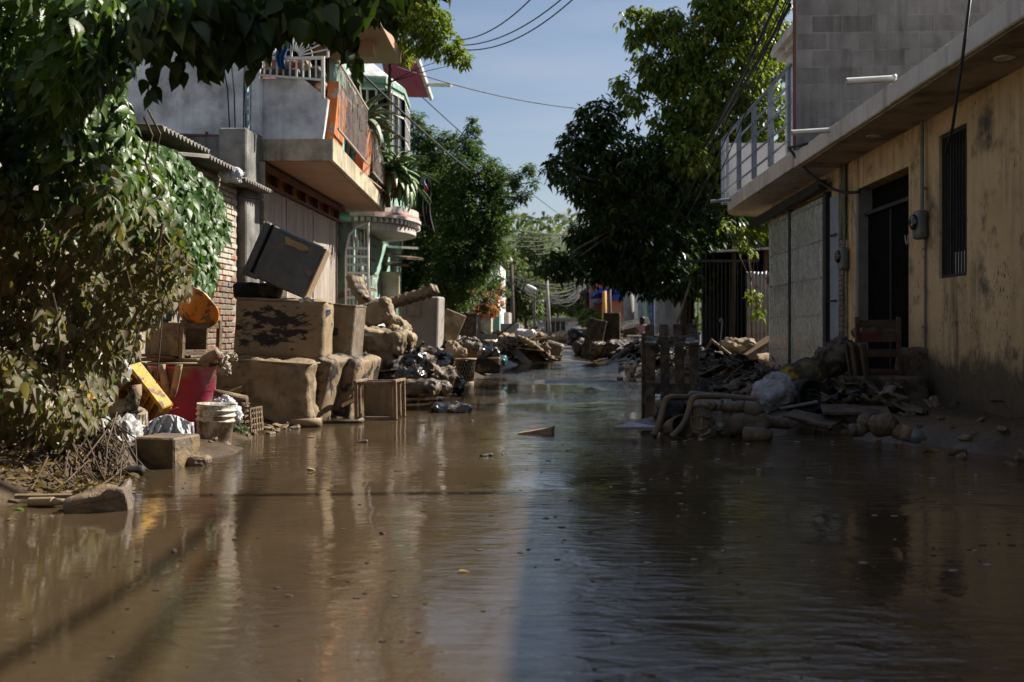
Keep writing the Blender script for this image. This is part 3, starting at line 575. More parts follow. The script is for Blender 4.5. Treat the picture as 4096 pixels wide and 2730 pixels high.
for k in range(3):
    y0, y1 = 10.6 + k * 1.45, 12.0 + k * 1.4
    def f(s, t, y0=y0, y1=y1, k=k):
        y = y0 + (y1 - y0 + .1) * s; return Vector((LX - 2.6 + 2.95 * t, y, 3.34 - .25 * t + .04 * k - .10 * (k) + .028 * math.sin(y * 2 * math.pi / .115)))
    q = MB(); q.grid(f, 110, 3); o = q.build('sheet', M['asbestos'], rs, True); md = o.modifiers.new('t', 'SOLIDIFY'); md.thickness = .012
b = MB(); b.beam((LX - .1, 10.5, 3.02), (LX - .1, 14.6, 2.98), .07, .1); b.build('beam', M['wood'], rs)
q = MB(); q.tube([Q(955, 790, 13.6), Q(1050, 798, 13.4)], .014, 6); q.build('rod', M['darkmetal'], rs)
# pilaster & stained grey wall
pl = thing('grey_pilaster', 'weathered grey concrete column between brick wall and slatted garage', 'column', (-4.55, 14.4, 0))
b = MB(); b.bb(-4.72, -4.32, 14.28, 14.95, -.1, 3.82, .02); b.build('shaft', M['stained'], pl)
for i, (dx, h, l) in enumerate(((0, 1.25, .1), (.08, 1.2, .05), (.2, 1.3, -.02), (.23, 1.25, .02))):
    q = MB(); q.tube([(-4.66 + dx, 14.6, 3.8), (-4.66 + dx - l * .3, 14.6, 3.8 + h * .5), (-4.66 + dx - l, 14.6, 3.8 + h * .8)], .011, 6); q.build('rebar', M['darkmetal'], pl)
M['railpaint'] = mat('rail_paint', (.55, .52, .5), (.3, .27, .25), 6, .6, .1, 20, mud=.12)
# ================================================================ LEFT: WHITE BALCONY HOUSE
h1 = thing('balcony_house', 'white two-storey house with orange balcony pillars above a slatted garage', 'house', (LX, 17, 0))
b = MB(); b.bb(-12, LX - .4, 15.06, 21.0, 3.8, 8.6); b.bb(-12, -4.35, 15.0, 15.2, 3.85, 7.2); b.bb(-12, LX - .25, 15.0, 21.2, 3.45, 3.8); b.build('wall', M['whitewall'], h1)
b = MB(); b.bb(-12, -4.8, 14.6, 15.0, -.1, 3.75); b.build('stained_wall', M['stained'], h1)
b = MB(); b.tube([(-7.5, 14.9, 3.82), (-6.5, 14.9, 3.79), (-5.5, 14.9, 3.83), (-4.72, 14.9, 3.8)], .03, 7)
for x in (-6.9, -6.2, -5.6, -5.1): b.tube([(x, 14.9, 3.65), (x, 14.9, 3.88)], .025, 6)
b.build('rusty_rail', M['redmetal'], h1)
# balcony: slab, parapet, pillars, railings.  outline from near corner (NX, NY) to far corner
NX, NY, FX_, FY = -3.29, 15.2, -3.62, 22.0
dv = Vector((FX_ - NX, FY - NY, 0)).normalized(); nvv = Vector((dv.y, -dv.x, 0))
def bp_(d, o=0, z=0): return Vector((NX, NY, z)) + dv * d + nvv * o
LEN = (Vector((FX_, FY, 0)) - Vector((NX, NY, 0))).length
b = MB(); b.prism([Vector((LX - .2, NY, 3.5)), bp_(0, 0, 3.5), bp_(LEN, 0, 3.5), Vector((LX - .2, FY, 3.5))], (0, 0, .32)); b.build('balcony_slab', M['cream'], h1)
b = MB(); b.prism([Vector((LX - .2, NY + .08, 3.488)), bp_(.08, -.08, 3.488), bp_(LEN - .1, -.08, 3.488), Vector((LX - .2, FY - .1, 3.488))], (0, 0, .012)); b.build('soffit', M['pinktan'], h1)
b = MB(); y = NY + .012
pp = [Q(1006, 552, 15.2), Q(1282, 553, 15.2), Q(1304, 388, 15.2), Q(1201, 304, 15.2), Q(1003, 304, 15.2)]
pp = [Vector((p.x, y, max(p.z, 3.823))) for p in pp]; b.prism(pp, (0, .12, 0)); b.build('parapet', M['whitepaint'], h1)
def leaning(d0, d1, zt, lean, nm='pillar'):
    q = MB(); v = [bp_(d0, -.02, 3.823), bp_(d1, -.02, 3.823), bp_(d1 + lean, .05, zt - .12), bp_(d0 + lean, .05, zt)]; q.prism(v, nvv * -.16); return q.build(nm, M['orange'], h1)
leaning(.16, 1.0, 4.75, .12); leaning(3.35, 4.2, 4.75, .3)
def rail(d0, d1, z0, z1, nb):
    q = MB(); q.beam(bp_(d0, .07, z1), bp_(d1, .07, z1 - .02), .035, .03); q.beam(bp_(d0, .07, z0), bp_(d1, .07, z0), .03, .025); r = q.build('balcony_railing', M['slat'], h1)
    me = MB().box((.012, .014, z1 - z0)).mesh('bar', M['railpaint'])
    for i in range(nb):
        p = bp_(d0 + (d1 - d0) * (i + .5) / nb, .07, (z0 + z1) / 2 - .01); inst('bar', me, r, Matrix.Translation(p))
rail(.05, 3.4, 3.98, 5.0, 24); rail(4.1, 6.6, 3.95, 4.85, 17)
q = MB(); q.beam(Q(1018, 235, 15.22), Q(1290, 235, 15.22), .03, .03); q.beam(Q(1018, 300, 15.24), Q(1290, 320, 15.24), .03, .03); r = q.build('balcony_railing', M['whiteframe'], h1)
me = MB().box((.025, .02, .3)).mesh('bar', M['whiteframe'])
for i in range(11): inst('bar', me, r, Matrix.Translation(Q(1030 + i * 26, 270, 15.23)))
q = MB(); q.box((.05, .05, .62), Matrix.Translation(Q(1292, 310, 15.26))); q.build('rail_post', M['whiteframe'], h1)
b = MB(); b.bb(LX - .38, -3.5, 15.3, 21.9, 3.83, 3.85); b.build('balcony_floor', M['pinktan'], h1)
# set-back upper wall, openings, curtain, sunburst grill
b = MB(); b.bb(-4.85, -4.8, 15.3, 18.3, 3.86, 7.2); b.build('orange_wall', M['orange'], h1)
b = MB(); b.bb(-4.85, -4.8, 18.3, 21.6, 3.86, 7.2); b.build('dark_opening', M['black'], h1)
q = MB()
q.bb(-4.79, -4.76, 16.5, 17.9, 4.1, 6.2); q.build('window', M['redmetal'], h1)
for (x0, x1) in ((1020, 1165), (1165, 1312)):
    q = MB(); Z = 15.32
    q.beam(Q(x1, 0, Z), Q(x1, 230, Z), .03, .03); q.beam(Q(x0, 232, Z), Q(x1, 228, Z), .025, .025)
    for a in range(10, 90, 11):
        r0 = 25; r1 = 175; uu = x0 + 5; vv = 228; q.beam(Q(uu + r0 * math.cos(R_(a)), vv - r0 * math.sin(R_(a)), Z), Q(min(x1, uu + r1 * math.cos(R_(a))), vv - r1 * math.sin(R_(a)), Z), .018, .018)
    q.tube([Q(x0 + 5 + 80 * math.cos(R_(a)), 228 - 80 * math.sin(R_(a)), Z) for a in range(0, 91, 15)], .01, 6)
    q.build('sunburst_grill', M['whiteframe'], h1)
b = MB(); b.prism([Vector((-6, 15.0, 6.75)), Vector((-3.2, 15.0, 6.75)), Vector((-3.3, 22.2, 6.75)), Vector((-6, 22.2, 6.75))], (0, 0, .22)); b.build('roof_slab', M['pinktan'], h1)
b = MB(); b.bb(-4.8, -3.6, 20.4, 20.7, 6.5, 6.75); b.build('roof_beam', M['pinktan'], h1)
# ground floor: recess, transom, slatted gate
b = MB(); b.bb(-4.95, -4.85, 15.0, 21.5, -.1, 3.48); b.build('garage_recess', M['yellowwall'], h1)
b = MB(); b.bb(-4.58, -4.54, 15.0, 21.4, 3.22, 3.47); b.build('transom_panel', M['yellowwall'], h1)
b = MB(); b.bb(-4.5, -4.4, 14.96, 21.3, 3.17, 3.22); b.bb(-4.36, -4.28, 15.0, 21.0, 3.36, 3.44); b.build('head_rail', M['redmetal'], h1)
for i in range(7): q = MB(); q.bb(-4.5, -4.4, 15.3 + i * .93, 15.42 + i * .93, 3.22, 3.48); q.build('transom_post', M['redmetal'], h1)
M['slatpale'] = mat('pale_slat', (0.58, 0.52, 0.46), (0.40, 0.31, 0.25), 5, 0.6, 0.2, 30, flood=0.5, stretch=(1, 1, .3), mudc=(0.30, 0.23, 0.16))
sg = thing('slatted_gate', 'garage gate of narrow vertical pale slats over red backing', 'gate', (LX, 18, 0))
b = MB(); b.bb(LX - .12, LX - .09, 15.05, 20.8, .1, 3.16); b.build('backing', M['redmetal'], sg)
me = MB().box((.014, .044, 3.02), ch=.004).mesh('slat', M['slatpale'])
for i in range(72): inst('slat', me, sg, TM((LX + .0, 15.12 + i * .0795, 1.65)))
for y in (16.9, 18.8, 20.83): q = MB(); q.bb(LX - .03, LX + .03, y - .025, y + .025, .1, 3.17); q.build('post', M['slat'], sg)
b = MB(); b.tube([Q(985, 190, 14.9), Q(988, 480, 14.9), Q(992, 700, 14.9), Q(998, 1060, 14.85)], .032, 10); b.tube([Q(1004, 150, 14.95), Q(1004, 330, 14.95), Q(1002, 560, 14.95)], .012, 6)
solo(b, 'blue_conduit', M['bluepipe'], 'pale blue conduit pipe running down beside the balcony', 'pipe', Q(998, 1060, 14.85), smooth=True)
b = MB(); b.bb(-4.36, -4.27, 14.98, 15.04, .05, 3.45); solo(b, 'gate_jamb', M['cream'], 'thin cream jamb between grey column and slatted gate', 'post', (-4.3, 15, 0))
# ornate white grille gate
og = thing('ornate_gate', 'open white wrought grille gate with rounded top', 'gate', (-4.2, 20.9, 0))
b = MB(); c0 = Q(1345, 1185, 20.3); zb = .25; wd_ = .42; yy = 20.9; x0 = -4.25; zt = 2.75
b.tube([(x0, yy, zb), (x0, yy, zt - .2), (x0 + .06, yy + .02, zt + .15), (x0 + .2, yy + .08, zt + .32), (x0 + wd_, yy + .2, zt + .42), (x0 + wd_, yy + .2, zb)], .028, 6)
b.beam((x0, yy, 1.95), (x0 + wd_, yy + .2, 1.95), .04, .07); b.beam((x0, yy, zb), (x0 + wd_, yy + .2, zb), .04, .05); b.build('frame', M['whiteframe'], og)
for i in range(5): q = MB(); q.beam((x0 + .07 + i * .07, yy + .035 + i * .033, zb), (x0 + .07 + i * .07, yy + .035 + i * .033, zt + .1 + .04 * i), .016, .016); q.build('bar', M['whiteframe'], og)
for i in range(14):
    z = .42 + i * .17
    if abs(z - 1.95) < .08: continue
    q = MB(); q.beam((x0, yy - .02, z), (x0 + wd_, yy + .18, z), .03, .05); q.build('scroll', M['whiteframe'], og)
# ================================================================ LEFT: GREEN HOUSE with bay window
h2 = thing('mint_house', 'mint green house with white bay window and round dentilled balcony', 'house', (-4.5, 24, 0))
b = MB(); b.bb(-9, -4.4, 21.6, 27.5, 1.75, 3.2); b.bb(-9, -4.75, 21.6, 27.5, 3.85, 8); b.build('wall', M['mint'], h2)
b = MB(); b.bb(-9, -4.38, 21.6, 27.5, -.1, 1.748); b.build('lower_wall', M['whitepaint'], h2)
b = MB(); b.bb(-4.6, -4.2, 21.35, 21.62, -.1, 3.2); b.build('pilaster', M['mint'], h2)
for (y0, y1) in ((22.5, 23.4), (24.2, 25.2)):
    q = MB(); q.bb(-4.397, -4.36, y0, y1, 1.5, 3.0); wq = q.build('window', M['wood'], h2)
    for k in range(4): qq = MB(); qq.bb(-4.358, -4.345, y0 + .06, y1 - .06, 1.58 + k * .36, 1.86 + k * .36); qq.build('shutter_panel', M['mint'], wq)
def half(r, z, cx=-4.55, cy=24.7): return [Vector((cx, cy - r * 1.45, z))] + [Vector((cx + r * math.sin(R_(a)), cy - r * 1.45 * math.cos(R_(a)), z)) for a in range(8, 180, 8)] + [Vector((cx, cy + r * 1.45, z))]
b = MB(); b.prism(half(1.22, 3.22), (0, 0, .16)); b.prism(half(1.34, 3.50), (0, 0, .07)); b.prism(half(1.28, 3.64), (0, 0, .15)); b.build('round_balcony', M['slab'], h2)
b = MB(); b.prism(half(1.30, 3.571), (0, 0, .068)); b.prism(half(1.25, 3.381), (0, 0, .118)); b.build('pink_band', mat('pink_band', (0.48, 0.22, 0.22), (0.36, .15, .15), 3, .8, .2, 20, rvar=0), h2)
de = MB().box((.06, .09, .10)).mesh('dentil', M['whiteframe'])
for a in range(6, 176, 6): inst('dentil', de, h2, TM((-4.55 + 1.275 * math.sin(R_(a)), 24.7 - 1.275 * 1.45 * math.cos(R_(a)), 3.44), 0, 0, 90 - a))
# mesh panel on the round balcony, clothes on it
b = MB(); A, C = Vector((-3.5, 25.6, 3.82)), Vector((-3.75, 27.3, 3.82))
for i in range(9): b.tube([A.lerp(C, i / 8), A.lerp(C, i / 8) + Vector((0, 0, 1.35))], .012, 5)
for i in range(12): b.tube([A + Vector((0, 0, .05 + i * .115)), C + Vector((0, 0, .05 + i * .115))], .01, 5)
b.build('mesh_panel', M['redmetal'], h2)
# bay
pts = [(-4.75, 23.5), (-4.5, 23.5), (-3.88, 23.62), (-3.62, 24.7), (-3.72, 26.3), (-4.75, 26.4)]
b = MB(); b.prism([Vector((x, y, 6.55)) for x, y in pts], (0, 0, .1)); cornice_ = MB(); cornice_.prism([Vector((-4.2 + (x + 4.2) * 1.07, 25 + (y - 25) * 1.05, 6.652)) for x, y in pts], (0, 0, .12)); bay = b.build('bay_window', M['mint'], h2); cornice_.build('cornice', M['mint'], bay); b = MB(); b.prism([Vector((x, y, 3.86)) for x, y in pts], (0, 0, .7)); b.build('apron', M['mint'], bay)
b = MB(); b.prism([Vector((-4.2 + (x + 4.2) * .97, 25 + (y - 25) * .97, 4.562)) for x, y in pts], (0, 0, 1.98)); b.build('pane', M['glass'], bay)
for (x0, y0), (x1, y1), nb in ((pts[1], pts[2], 3), (pts[2], pts[3], 3), (pts[3], pts[4], 4)):
    for i in range(nb + 1):
        s = i / nb; q = MB(); q.beam((x0 + (x1 - x0) * s, y0 + (y1 - y0) * s, 4.56), (x0 + (x1 - x0) * s, y0 + (y1 - y0) * s, 6.55), .05, .05); q.build('mullion', M['whiteframe'], bay)
    for z in (4.58, 5.07, 5.56, 6.05, 6.52): q = MB(); q.beam((x0, y0, z), (x1, y1, z), .046, .04); q.build('glazing_bar', M['whiteframe'], bay)
b = MB(); b.prism([Vector((x, y, 6.776)) for x, y in ((-4.75, 23.4), (-3.85, 23.6), (-3.62, 24.8), (-3.72, 26.3), (-4.75, 26.4))], (0, 0, .04))
q = [Vector((-4.75, 24.0, 7.9)), Vector((-4.1, 24.5, 7.3))]
b.v += [Vector((-4.75, 23.4, 6.818)), Vector((-3.85, 23.6, 6.818)), Vector((-3.62, 24.8, 6.818)), Vector((-3.72, 26.3, 6.818)), Vector((-4.75, 24.6, 7.7))]; n = len(b.v) - 5; b.f += [[n, n + 1, n + 4], [n + 1, n + 2, n + 4], [n + 2, n + 3, n + 4]]; b.build('bay_roof', M['whitepaint'], h2)
mr = thing('maroon_roof', 'steep maroon gable roof with pale edge beyond the bay window', 'roof', (-4, 28, 7))
b = MB(); P4 = [Q(1480, 60, 27), Q(1655, 195, 27.3), Q(1722, 392, 29), Q(1560, 388, 30)]; b.prism(P4, (-.02, .12, .1)); b.build('roof_panel', M['maroon'], mr)
b = MB(); b.beam(Q(1480, 60, 26.95), Q(1657, 195, 27.2), .1, .12); b.beam(Q(1657, 192, 27.2), Q(1726, 396, 28.95), .08, .14); b.build('roof_edge', M['whiteframe'], mr)
b = MB(); b.tube([Q(1700, 338, 28.5), Q(1806, 341, 28.0)], .06, 8); b.build('drain_spout', M['whiteframe'], mr)
b = MB(); b.bb(-9, -4.6, 27.6, 31, 0, 7.2); b.build('wall', M['mint'], mr)
# porch roof bits between green house and trees
pr = thing('porch_canopy', 'low plank canopy stacked with pipes beside the mint house', 'canopy', (-4, 28.5, 2))
b = MB()
for i, (u0, v0, u1, v1, Z) in enumerate(((1528, 986, 1640, 992, 27), (1532, 1018, 1662, 1036, 26.5), (1530, 1052, 1600, 1062, 26.5))): q = MB(); q.beam(Q(u0, v0, Z + .8), Q(u1, v1, Z - .4), .5, .06); q.build('plank', M['wood'] if i else M['whiteframe'], pr)
for u in (1540, 1568): q = MB(); q.tube([Q(u, 1060, 26.6), Q(u, 1180, 26.6)], .035, 7); q.build('post', M['concrete'], pr)
b = MB(); b.box((.5, .1, .8), Matrix.Translation(Q(1560, 1150, 26.3)), .02); b.build('cream_board', M['cream'], pr)

# behind the photographer: unseen house and storey added to block skylight
bh = thing('skylight_blocker_house', 'unseen cream house added behind the camera to block skylight', 'house', (-5.5, -8, 0))
b = MB(); b.bb(-12, -5.0, -20, 3.0, -.2, 4.4); b.build('wall', M['cream'], bh); b = MB(); b.bb(-4.998, -4.95, -6, -3, 0, 2.6); b.build('door', M['darkwood'] if 'darkwood' in M else M['wood'], bh)
b = MB(); b.bb(-12, -4.6, -20, 3.2, 4.4, 4.6); b.build('roof_slab', M['slab'], bh)
b = MB(); b.bb(4.8, 12, -18, .4, 3.64, 7.6); b.build('skylight_blocker_storey', M['ochre'], t1)  # unseen storey added behind the camera to cut skylight on the street
# ================================================================ VEGETATION
LM = {}
LM['vine'] = leafmat('vine_leaf', (0.032, 0.064, 0.016), (0.068, 0.12, 0.024), (0.13, 0.18, 0.03), 0.92, 0.36, 0.30, True, 1.75, (0.165, 0.132, 0.088))
LM['ivy'] = leafmat('ivy_leaf', (0.025, 0.062, 0.014), (0.05, 0.11, 0.022), (0.12, 0.17, 0.035), 0, 0.42, 0.28)
LM['canopy'] = leafmat('canopy_leaf', (0.016, 0.034, 0.010), (0.03, 0.058, 0.014), (0.07, 0.11, 0.02), 0, 0.4, 0.25, True)
LM['dark'] = leafmat('dark_tree_leaf', (0.014, 0.032, 0.010), (0.030, 0.055, 0.014), (0.09, 0.12, 0.025), 0, 0.4, 0.22, False)
LM['light'] = leafmat('light_tree_leaf', (0.045, 0.08, 0.016), (0.12, 0.16, 0.028), (0.30, 0.28, 0.06), 0, 0.4, 0.4, False)
LM['green'] = leafmat('left_tree_leaf', (0.028, 0.058, 0.02), (0.065, 0.11, 0.035), (0.13, 0.16, 0.05), 0, 0.45, 0.3, False)
LM['far'] = leafmat('far_leaf', (0.045, 0.07, 0.035), (0.09, 0.12, 0.05), (0.16, 0.17, 0.06), 0, 0.6, 0.3, False)
LM['farlime'] = leafmat('lime_leaf', (0.08, 0.12, 0.02), (0.16, 0.2, 0.03), (0.25, 0.25, 0.05), 0, 0.6, 0.4, False)
LM['flower'] = leafmat('flower_bract', (0.22, 0.06, 0.04), (0.40, 0.13, 0.09), (0.5, 0.25, 0.12), 0, 0.6, 0.4, False)
LM['dry'] = leafmat('dry_leaf', (0.05, 0.034, 0.02), (0.13, 0.09, 0.045), (0.30, 0.20, 0.04), 0, 0.6, 0.2, True)
def inpoly(u, v, poly):
    c = np.zeros(len(u), bool); n = len(poly)
    for i in range(n):
        (x1, y1), (x2, y2) = poly[i], poly[(i + 1) % n]
        k = ((y1 > v) != (y2 > v)) & (u < (x2 - x1) * (v - y1) / ((y2 - y1) + 1e-9) + x1); c ^= k
    return c
def samp(poly, n):
    P = np.array(poly, float); lo, hi = P.min(0), P.max(0); out = np.zeros((0, 2))
    while len(out) < n:
        q = RNG.uniform(lo, hi, (n * 2, 2)); out = np.vstack([out, q[inpoly(q[:, 0], q[:, 1], poly)]])
    return out[:n]
def Qn(u, v, Z):
    a = (u - 2048) / FPX; bb = (HZ - v) / FPX; return np.stack([Z * (-_s + a * _c), Z * (_c + a * _s), EYE + Z * bb], 1)
def nzarr(P, sc, off=0.0): return np.array([noise.noise(Vector((p[0] * sc + off, p[1] * sc, p[2] * sc - off))) for p in P])
# ---- near vine mass
vine = thing('hanging_vine', 'huge leafy vine mass hanging over the left foreground, lower leaves caked in mud', 'vine', (-3.3, 7.0, 0))
poly1 = [(-500, -60), (1000, -60), (740, 60), (640, 140), (540, 240), (500, 360), (540, 520), (640, 640), (700, 880), (770, 1050), (760, 1180), (640, 1260), (590, 1350), (520, 1440), (440, 1560), (380, 1700), (330, 1800), (230, 1880), (-500, 1950)]
uv = samp(poly1, 14000); u, v = uv[:, 0], uv[:, 1]
base = 5.3 + 1.75 * np.clip((v - 300) / 1500, 0, 1) + .9 * np.clip((u - 250) / 500, 0, 1)
P0 = Qn(u, v, base); lump = nzarr(P0, 1.9) * 1.05 + nzarr(P0, 4.5, 5) * .25
Z = base + lump + RNG.exponential(0.28, len(u)); P = Qn(u, v, Z)
out = np.array([0.80, -0.25, 0.58]); ax = RNG.normal(0, .42, (len(u), 3)) + np.array([.12, -.2, -.85]); nr = RNG.normal(0, .33, (len(u), 3)) + out
ln = RNG.uniform(.055, .135, len(u)) * np.where(v > 1000, .9, 1.0)
dead = (v > 850) & (RNG.random(len(u)) < .38); ax[dead] += RNG.normal(0, .3, (dead.sum(), 3)); nr[dead] = RNG.normal(0, 1, (dead.sum(), 3))
key = Z - base; vis = np.where((u > 0) & (v > 0) & (u < 900), key, 9); order = np.argsort(vis - ln * 3); top = order[:300]; rest = order[300:]
me = leaf_mesh('foliage', OV, P[rest], ax[rest], nr[rest], ln[rest], LM['vine'], vine.location)
o = bpy.data.objects.new('foliage', me); COL.objects.link(o); o.parent = vine; o['kind'] = 'stuff'
lfs = [leaf_mesh('leaf', tpl_ovate(wv * .88, fo, dr), np.zeros((1, 3)), np.array([[0, 1., 0]]), np.array([[0, 0, 1.]]), [1.0], LM['vine']) for wv, fo, dr in ((.62, .1, .22), (.72, .05, .1), (.5, .2, .35))]
for k in range(3): leaf_objs(lfs[k], vine, P[top][k::3], ax[top][k::3], nr[top][k::3], ln[top][k::3] * 1.08)
bs = MB()
for i in range(16):
    uu = random.uniform(-50, 640); v0 = random.uniform(200, 1300); z0 = 6.5 + random.uniform(-.4, .6); pts = []
    for k in range(6): pts.append(Q(uu + random.uniform(-25, 25) + k * random.uniform(-12, 14), v0 + k * random.uniform(60, 110), z0 + k * .08))
    bs.tube(pts, [.009, .008, .007, .006, .005, .003], 5)
for i in range(70):                                  # bare tangled stems at the foot
    a = random.uniform(120, 480); p = Q(a, 1700 + random.uniform(-60, 60), 7.3); e = G(a + random.uniform(-60, 170), 1960 - random.uniform(0, 130) + (20 if a < 250 else 0), .03)
    m1 = p.lerp(e, .5) + Vector((random.uniform(-.22, .2), random.uniform(-.15, .1), random.uniform(-.10, .04))); bs.tube([p, p.lerp(m1, .6), m1, m1.lerp(e, .6) - Vector((0, 0, .02)), e], [.006, .006, .005, .004, .002], 5)
bs.build('stem', mat('dry_stem', (0.13, 0.09, 0.055), (0.06, 0.042, 0.028), 8, .85, .4, 30), vine)
bk = MB(); bk.tube([(-4.6, 7.4, -.1), (-4.5, 7.3, 1.2), (-4.55, 7.1, 2.6), (-4.2, 6.6, 4.0)], [.16, .13, .11, .08], 9); bk.build('trunk', M['bark'], vine)
# trailing dark canopy over the top of the view
can = thing('overhanging_branches', 'dark leafy branches hanging in from the top left over the balcony', 'branches', (-2.4, 5.6, 3.2))
poly2 = [(560, -50), (1180, -50), (1240, -420), (2000, -420), (1800, -60), (1660, -60), (1600, -30), (1540, 40), (1480, 20), (1400, 80), (1330, 50), (1280, 115), (1180, 80), (1100, 120), (1040, 190), (960, 150), (900, 210), (840, 230), (790, 200), (700, 160), (660, 190), (520, 150)]
uv = samp(poly2, 2900); u, v = uv[:, 0], uv[:, 1]; Z = 5.4 + .3 * np.sin(u / 130) + RNG.uniform(-.4, .5, len(u)); P = Qn(u, v, Z)
ax = RNG.normal(0, .3, (len(u), 3)) + np.array([.1, 0, -.95]); nr = RNG.normal(0, .45, (len(u), 3)) + np.array([.15, -1, .1]); ln = RNG.uniform(.09, .15, len(u))
twigs = [[(760, 60), (790, 150), (830, 230), (835, 300)], [(900, 40), (880, 160), (870, 280)], [(960, 60), (1000, 150), (1030, 240)], [(1290, 60), (1340, 130), (1385, 180), (1380, 160)], [(1390, 180), (1400, 230), (1420, 290)], [(1370, 60), (1400, 120), (1430, 165)], [(1440, 20), (1500, 50), (1560, 80)], [(1180, 30), (1220, 70), (1240, 130)], [(610, 200), (600, 300), (590, 380)], [(740, 180), (720, 240), (705, 300)], [(1050, 60), (1030, 130), (990, 190), (1000, 270)]]
tw = MB(); eP = []; eA = []
for t in twigs:
    pts = [Q(a, b_, 5.5) for a, b_ in t]; tw.tube(pts, .004, 5)
    for k in range(len(pts) * 3):
        s = k / (len(pts) * 3 - 1) * (len(pts) - 1); i = min(int(s), len(pts) - 2); p = pts[i].lerp(pts[i + 1], s - i); eP.append(p + Vector((random.uniform(-.03, .03), random.uniform(-.06, .06), 0))); eA.append((random.uniform(-.6, .6), random.uniform(-.3, .3), -.8))
for i in range(9): tw.tube([Q(400 + i * 120, -120 - 20 * i, 5.6), Q(560 + i * 110, -60, 5.7), Q(640 + i * 110, 60 - i * 8, 5.6)], [.03, .02, .006], 6)
tw.build('branch', M['bark'], can)
eP = np.array([tuple(p) for p in eP]); eA = np.array(eA); eN = RNG.normal(0, .35, (len(eP), 3)) + np.array([.2, -1, .1]); eL = RNG.uniform(.08, .125, len(eP))
me = leaf_mesh('foliage', OVW, P, ax, nr, ln, LM['canopy'], can.location); o = bpy.data.objects.new('foliage', me); COL.objects.link(o); o.parent = can; o['kind'] = 'stuff'
leaf_objs(one_leaf('leaf', OVW, LM['canopy']), can, eP, eA, eN, eL)
# bright single leaf and caterpillar-like catkin
# ---- ivy on the brick wall
ivy = thing('ivy', 'glossy bright green ivy climbing over the brick wall under the roof sheet', 'ivy', (-4.3, 12, 0.5))
poly3 = [(590, 560), (700, 600), (800, 690), (880, 770), (890, 830), (920, 900), (900, 960), (880, 985), (850, 1010), (870, 1100), (850, 1160), (760, 1190), (660, 1150), (600, 1000), (560, 800)]
uv = samp(poly3, 3800); u, v = uv[:, 0], uv[:, 1]
X = -4.28 + RNG.uniform(0, .42, len(u)) * np.clip((940 - u) / 200, .15, 1) + 0.12 * np.sin(v / 40 + u / 60); Zc = X / (-_s + (u - 2048) / FPX * _c); P = Qn(u, v, Zc)
ax = RNG.normal(0, .35, (len(u), 3)) + np.array([.25, -.1, -.85]); nr = RNG.normal(0, .32, (len(u), 3)) + np.array([.75, -.25, .6]); ln = RNG.uniform(.075, .15, len(u))
order = np.argsort(-X); top, rest = order[:300], order[300:]
me = leaf_mesh('foliage', OVW, P[rest], ax[rest], nr[rest], ln[rest], LM['ivy'], ivy.location); o = bpy.data.objects.new('foliage', me); COL.objects.link(o); o.parent = ivy; o['kind'] = 'stuff'
leaf_objs(one_leaf('leaf', OVW, LM['ivy']), ivy, P[top], ax[top], nr[top], ln[top])
# ---- trees
def tree(name, label, trunk, clumps, n, size, lm, tpl=SI, group=None, whorl=6, inner=.35, branches=True, cat='tree', trunkr=.16, crown='crown', droop=.7, shell=.55):
    base = Vector(trunk[0]); t = thing(name, label, cat, base, group)
    C = []; Rr = []
    for c in clumps:
        u, v, Z, r = c[:4]; C.append(Q(u, v, Z)); Rr.append(r * Z / FPX)
    C = np.array([tuple(c) for c in C]); Rr = np.array(Rr); wgt = Rr ** 2; wgt /= wgt.sum()
    nt_ = n // whorl; k = RNG.choice(len(C), nt_, p=wgt); d = randdir(nt_); rr = np.where(RNG.random(nt_) < inner, RNG.uniform(.2, .8, nt_), RNG.uniform(shell + .2, 1.08, nt_))
    tip = C[k] + d * (rr * Rr[k])[:, None] * np.array([1, 1, .85]); tip += 0.12 * Rr[k][:, None] * randdir(nt_)
    ang = RNG.uniform(0, 2 * np.pi, (nt_, whorl)); rad = np.stack([np.cos(ang), np.sin(ang), np.zeros_like(ang)], 2)
    axv = rad + d[:, None, :] * .35 + np.array([0, 0, -droop]) + RNG.normal(0, .2, rad.shape)
    nrm = np.broadcast_to(np.array([0, 0, 1.]), rad.shape) + rad * .5 + RNG.normal(0, .25, rad.shape)
    pos = np.repeat(tip, whorl, 0) + RNG.normal(0, size * .25, (nt_ * whorl, 3)); ln = RNG.uniform(.6, 1.25, nt_ * whorl) * size
    me = leaf_mesh(crown, tpl, pos, axv.reshape(-1, 3), nrm.reshape(-1, 3), ln, lm, base); o = bpy.data.objects.new(crown, me); COL.objects.link(o); o.parent = t
    if branches:
        q = MB(); q.tube(trunk, [trunkr * (1 - .6 * i / (len(trunk) - 1)) for i in range(len(trunk))], 9); q.build('trunk', M['bark'], t, True)
        q = MB(); top = Vector(trunk[-1])
        for c, r in zip(C, Rr):
            c = Vector(c); s = Vector(trunk[-1]) if random.random() < .6 else Vector(trunk[len(trunk) // 2]); m_ = s.lerp(c, .5) + Vector((0, 0, r * .25)); q.tube([s, m_, c, c + (c - m_).normalized() * r * .5], [trunkr * .25, trunkr * .14, trunkr * .07, .006], 5)
            for _ in range(3):
                e = c + Vector(tuple(randdir(1)[0])) * r * .85; q.tube([c, c.lerp(e, .5), e], [trunkr * .05, trunkr * .035, .004], 4)
        q.build('limbs', M['bark'], t, True)
    return t
Z1 = 25
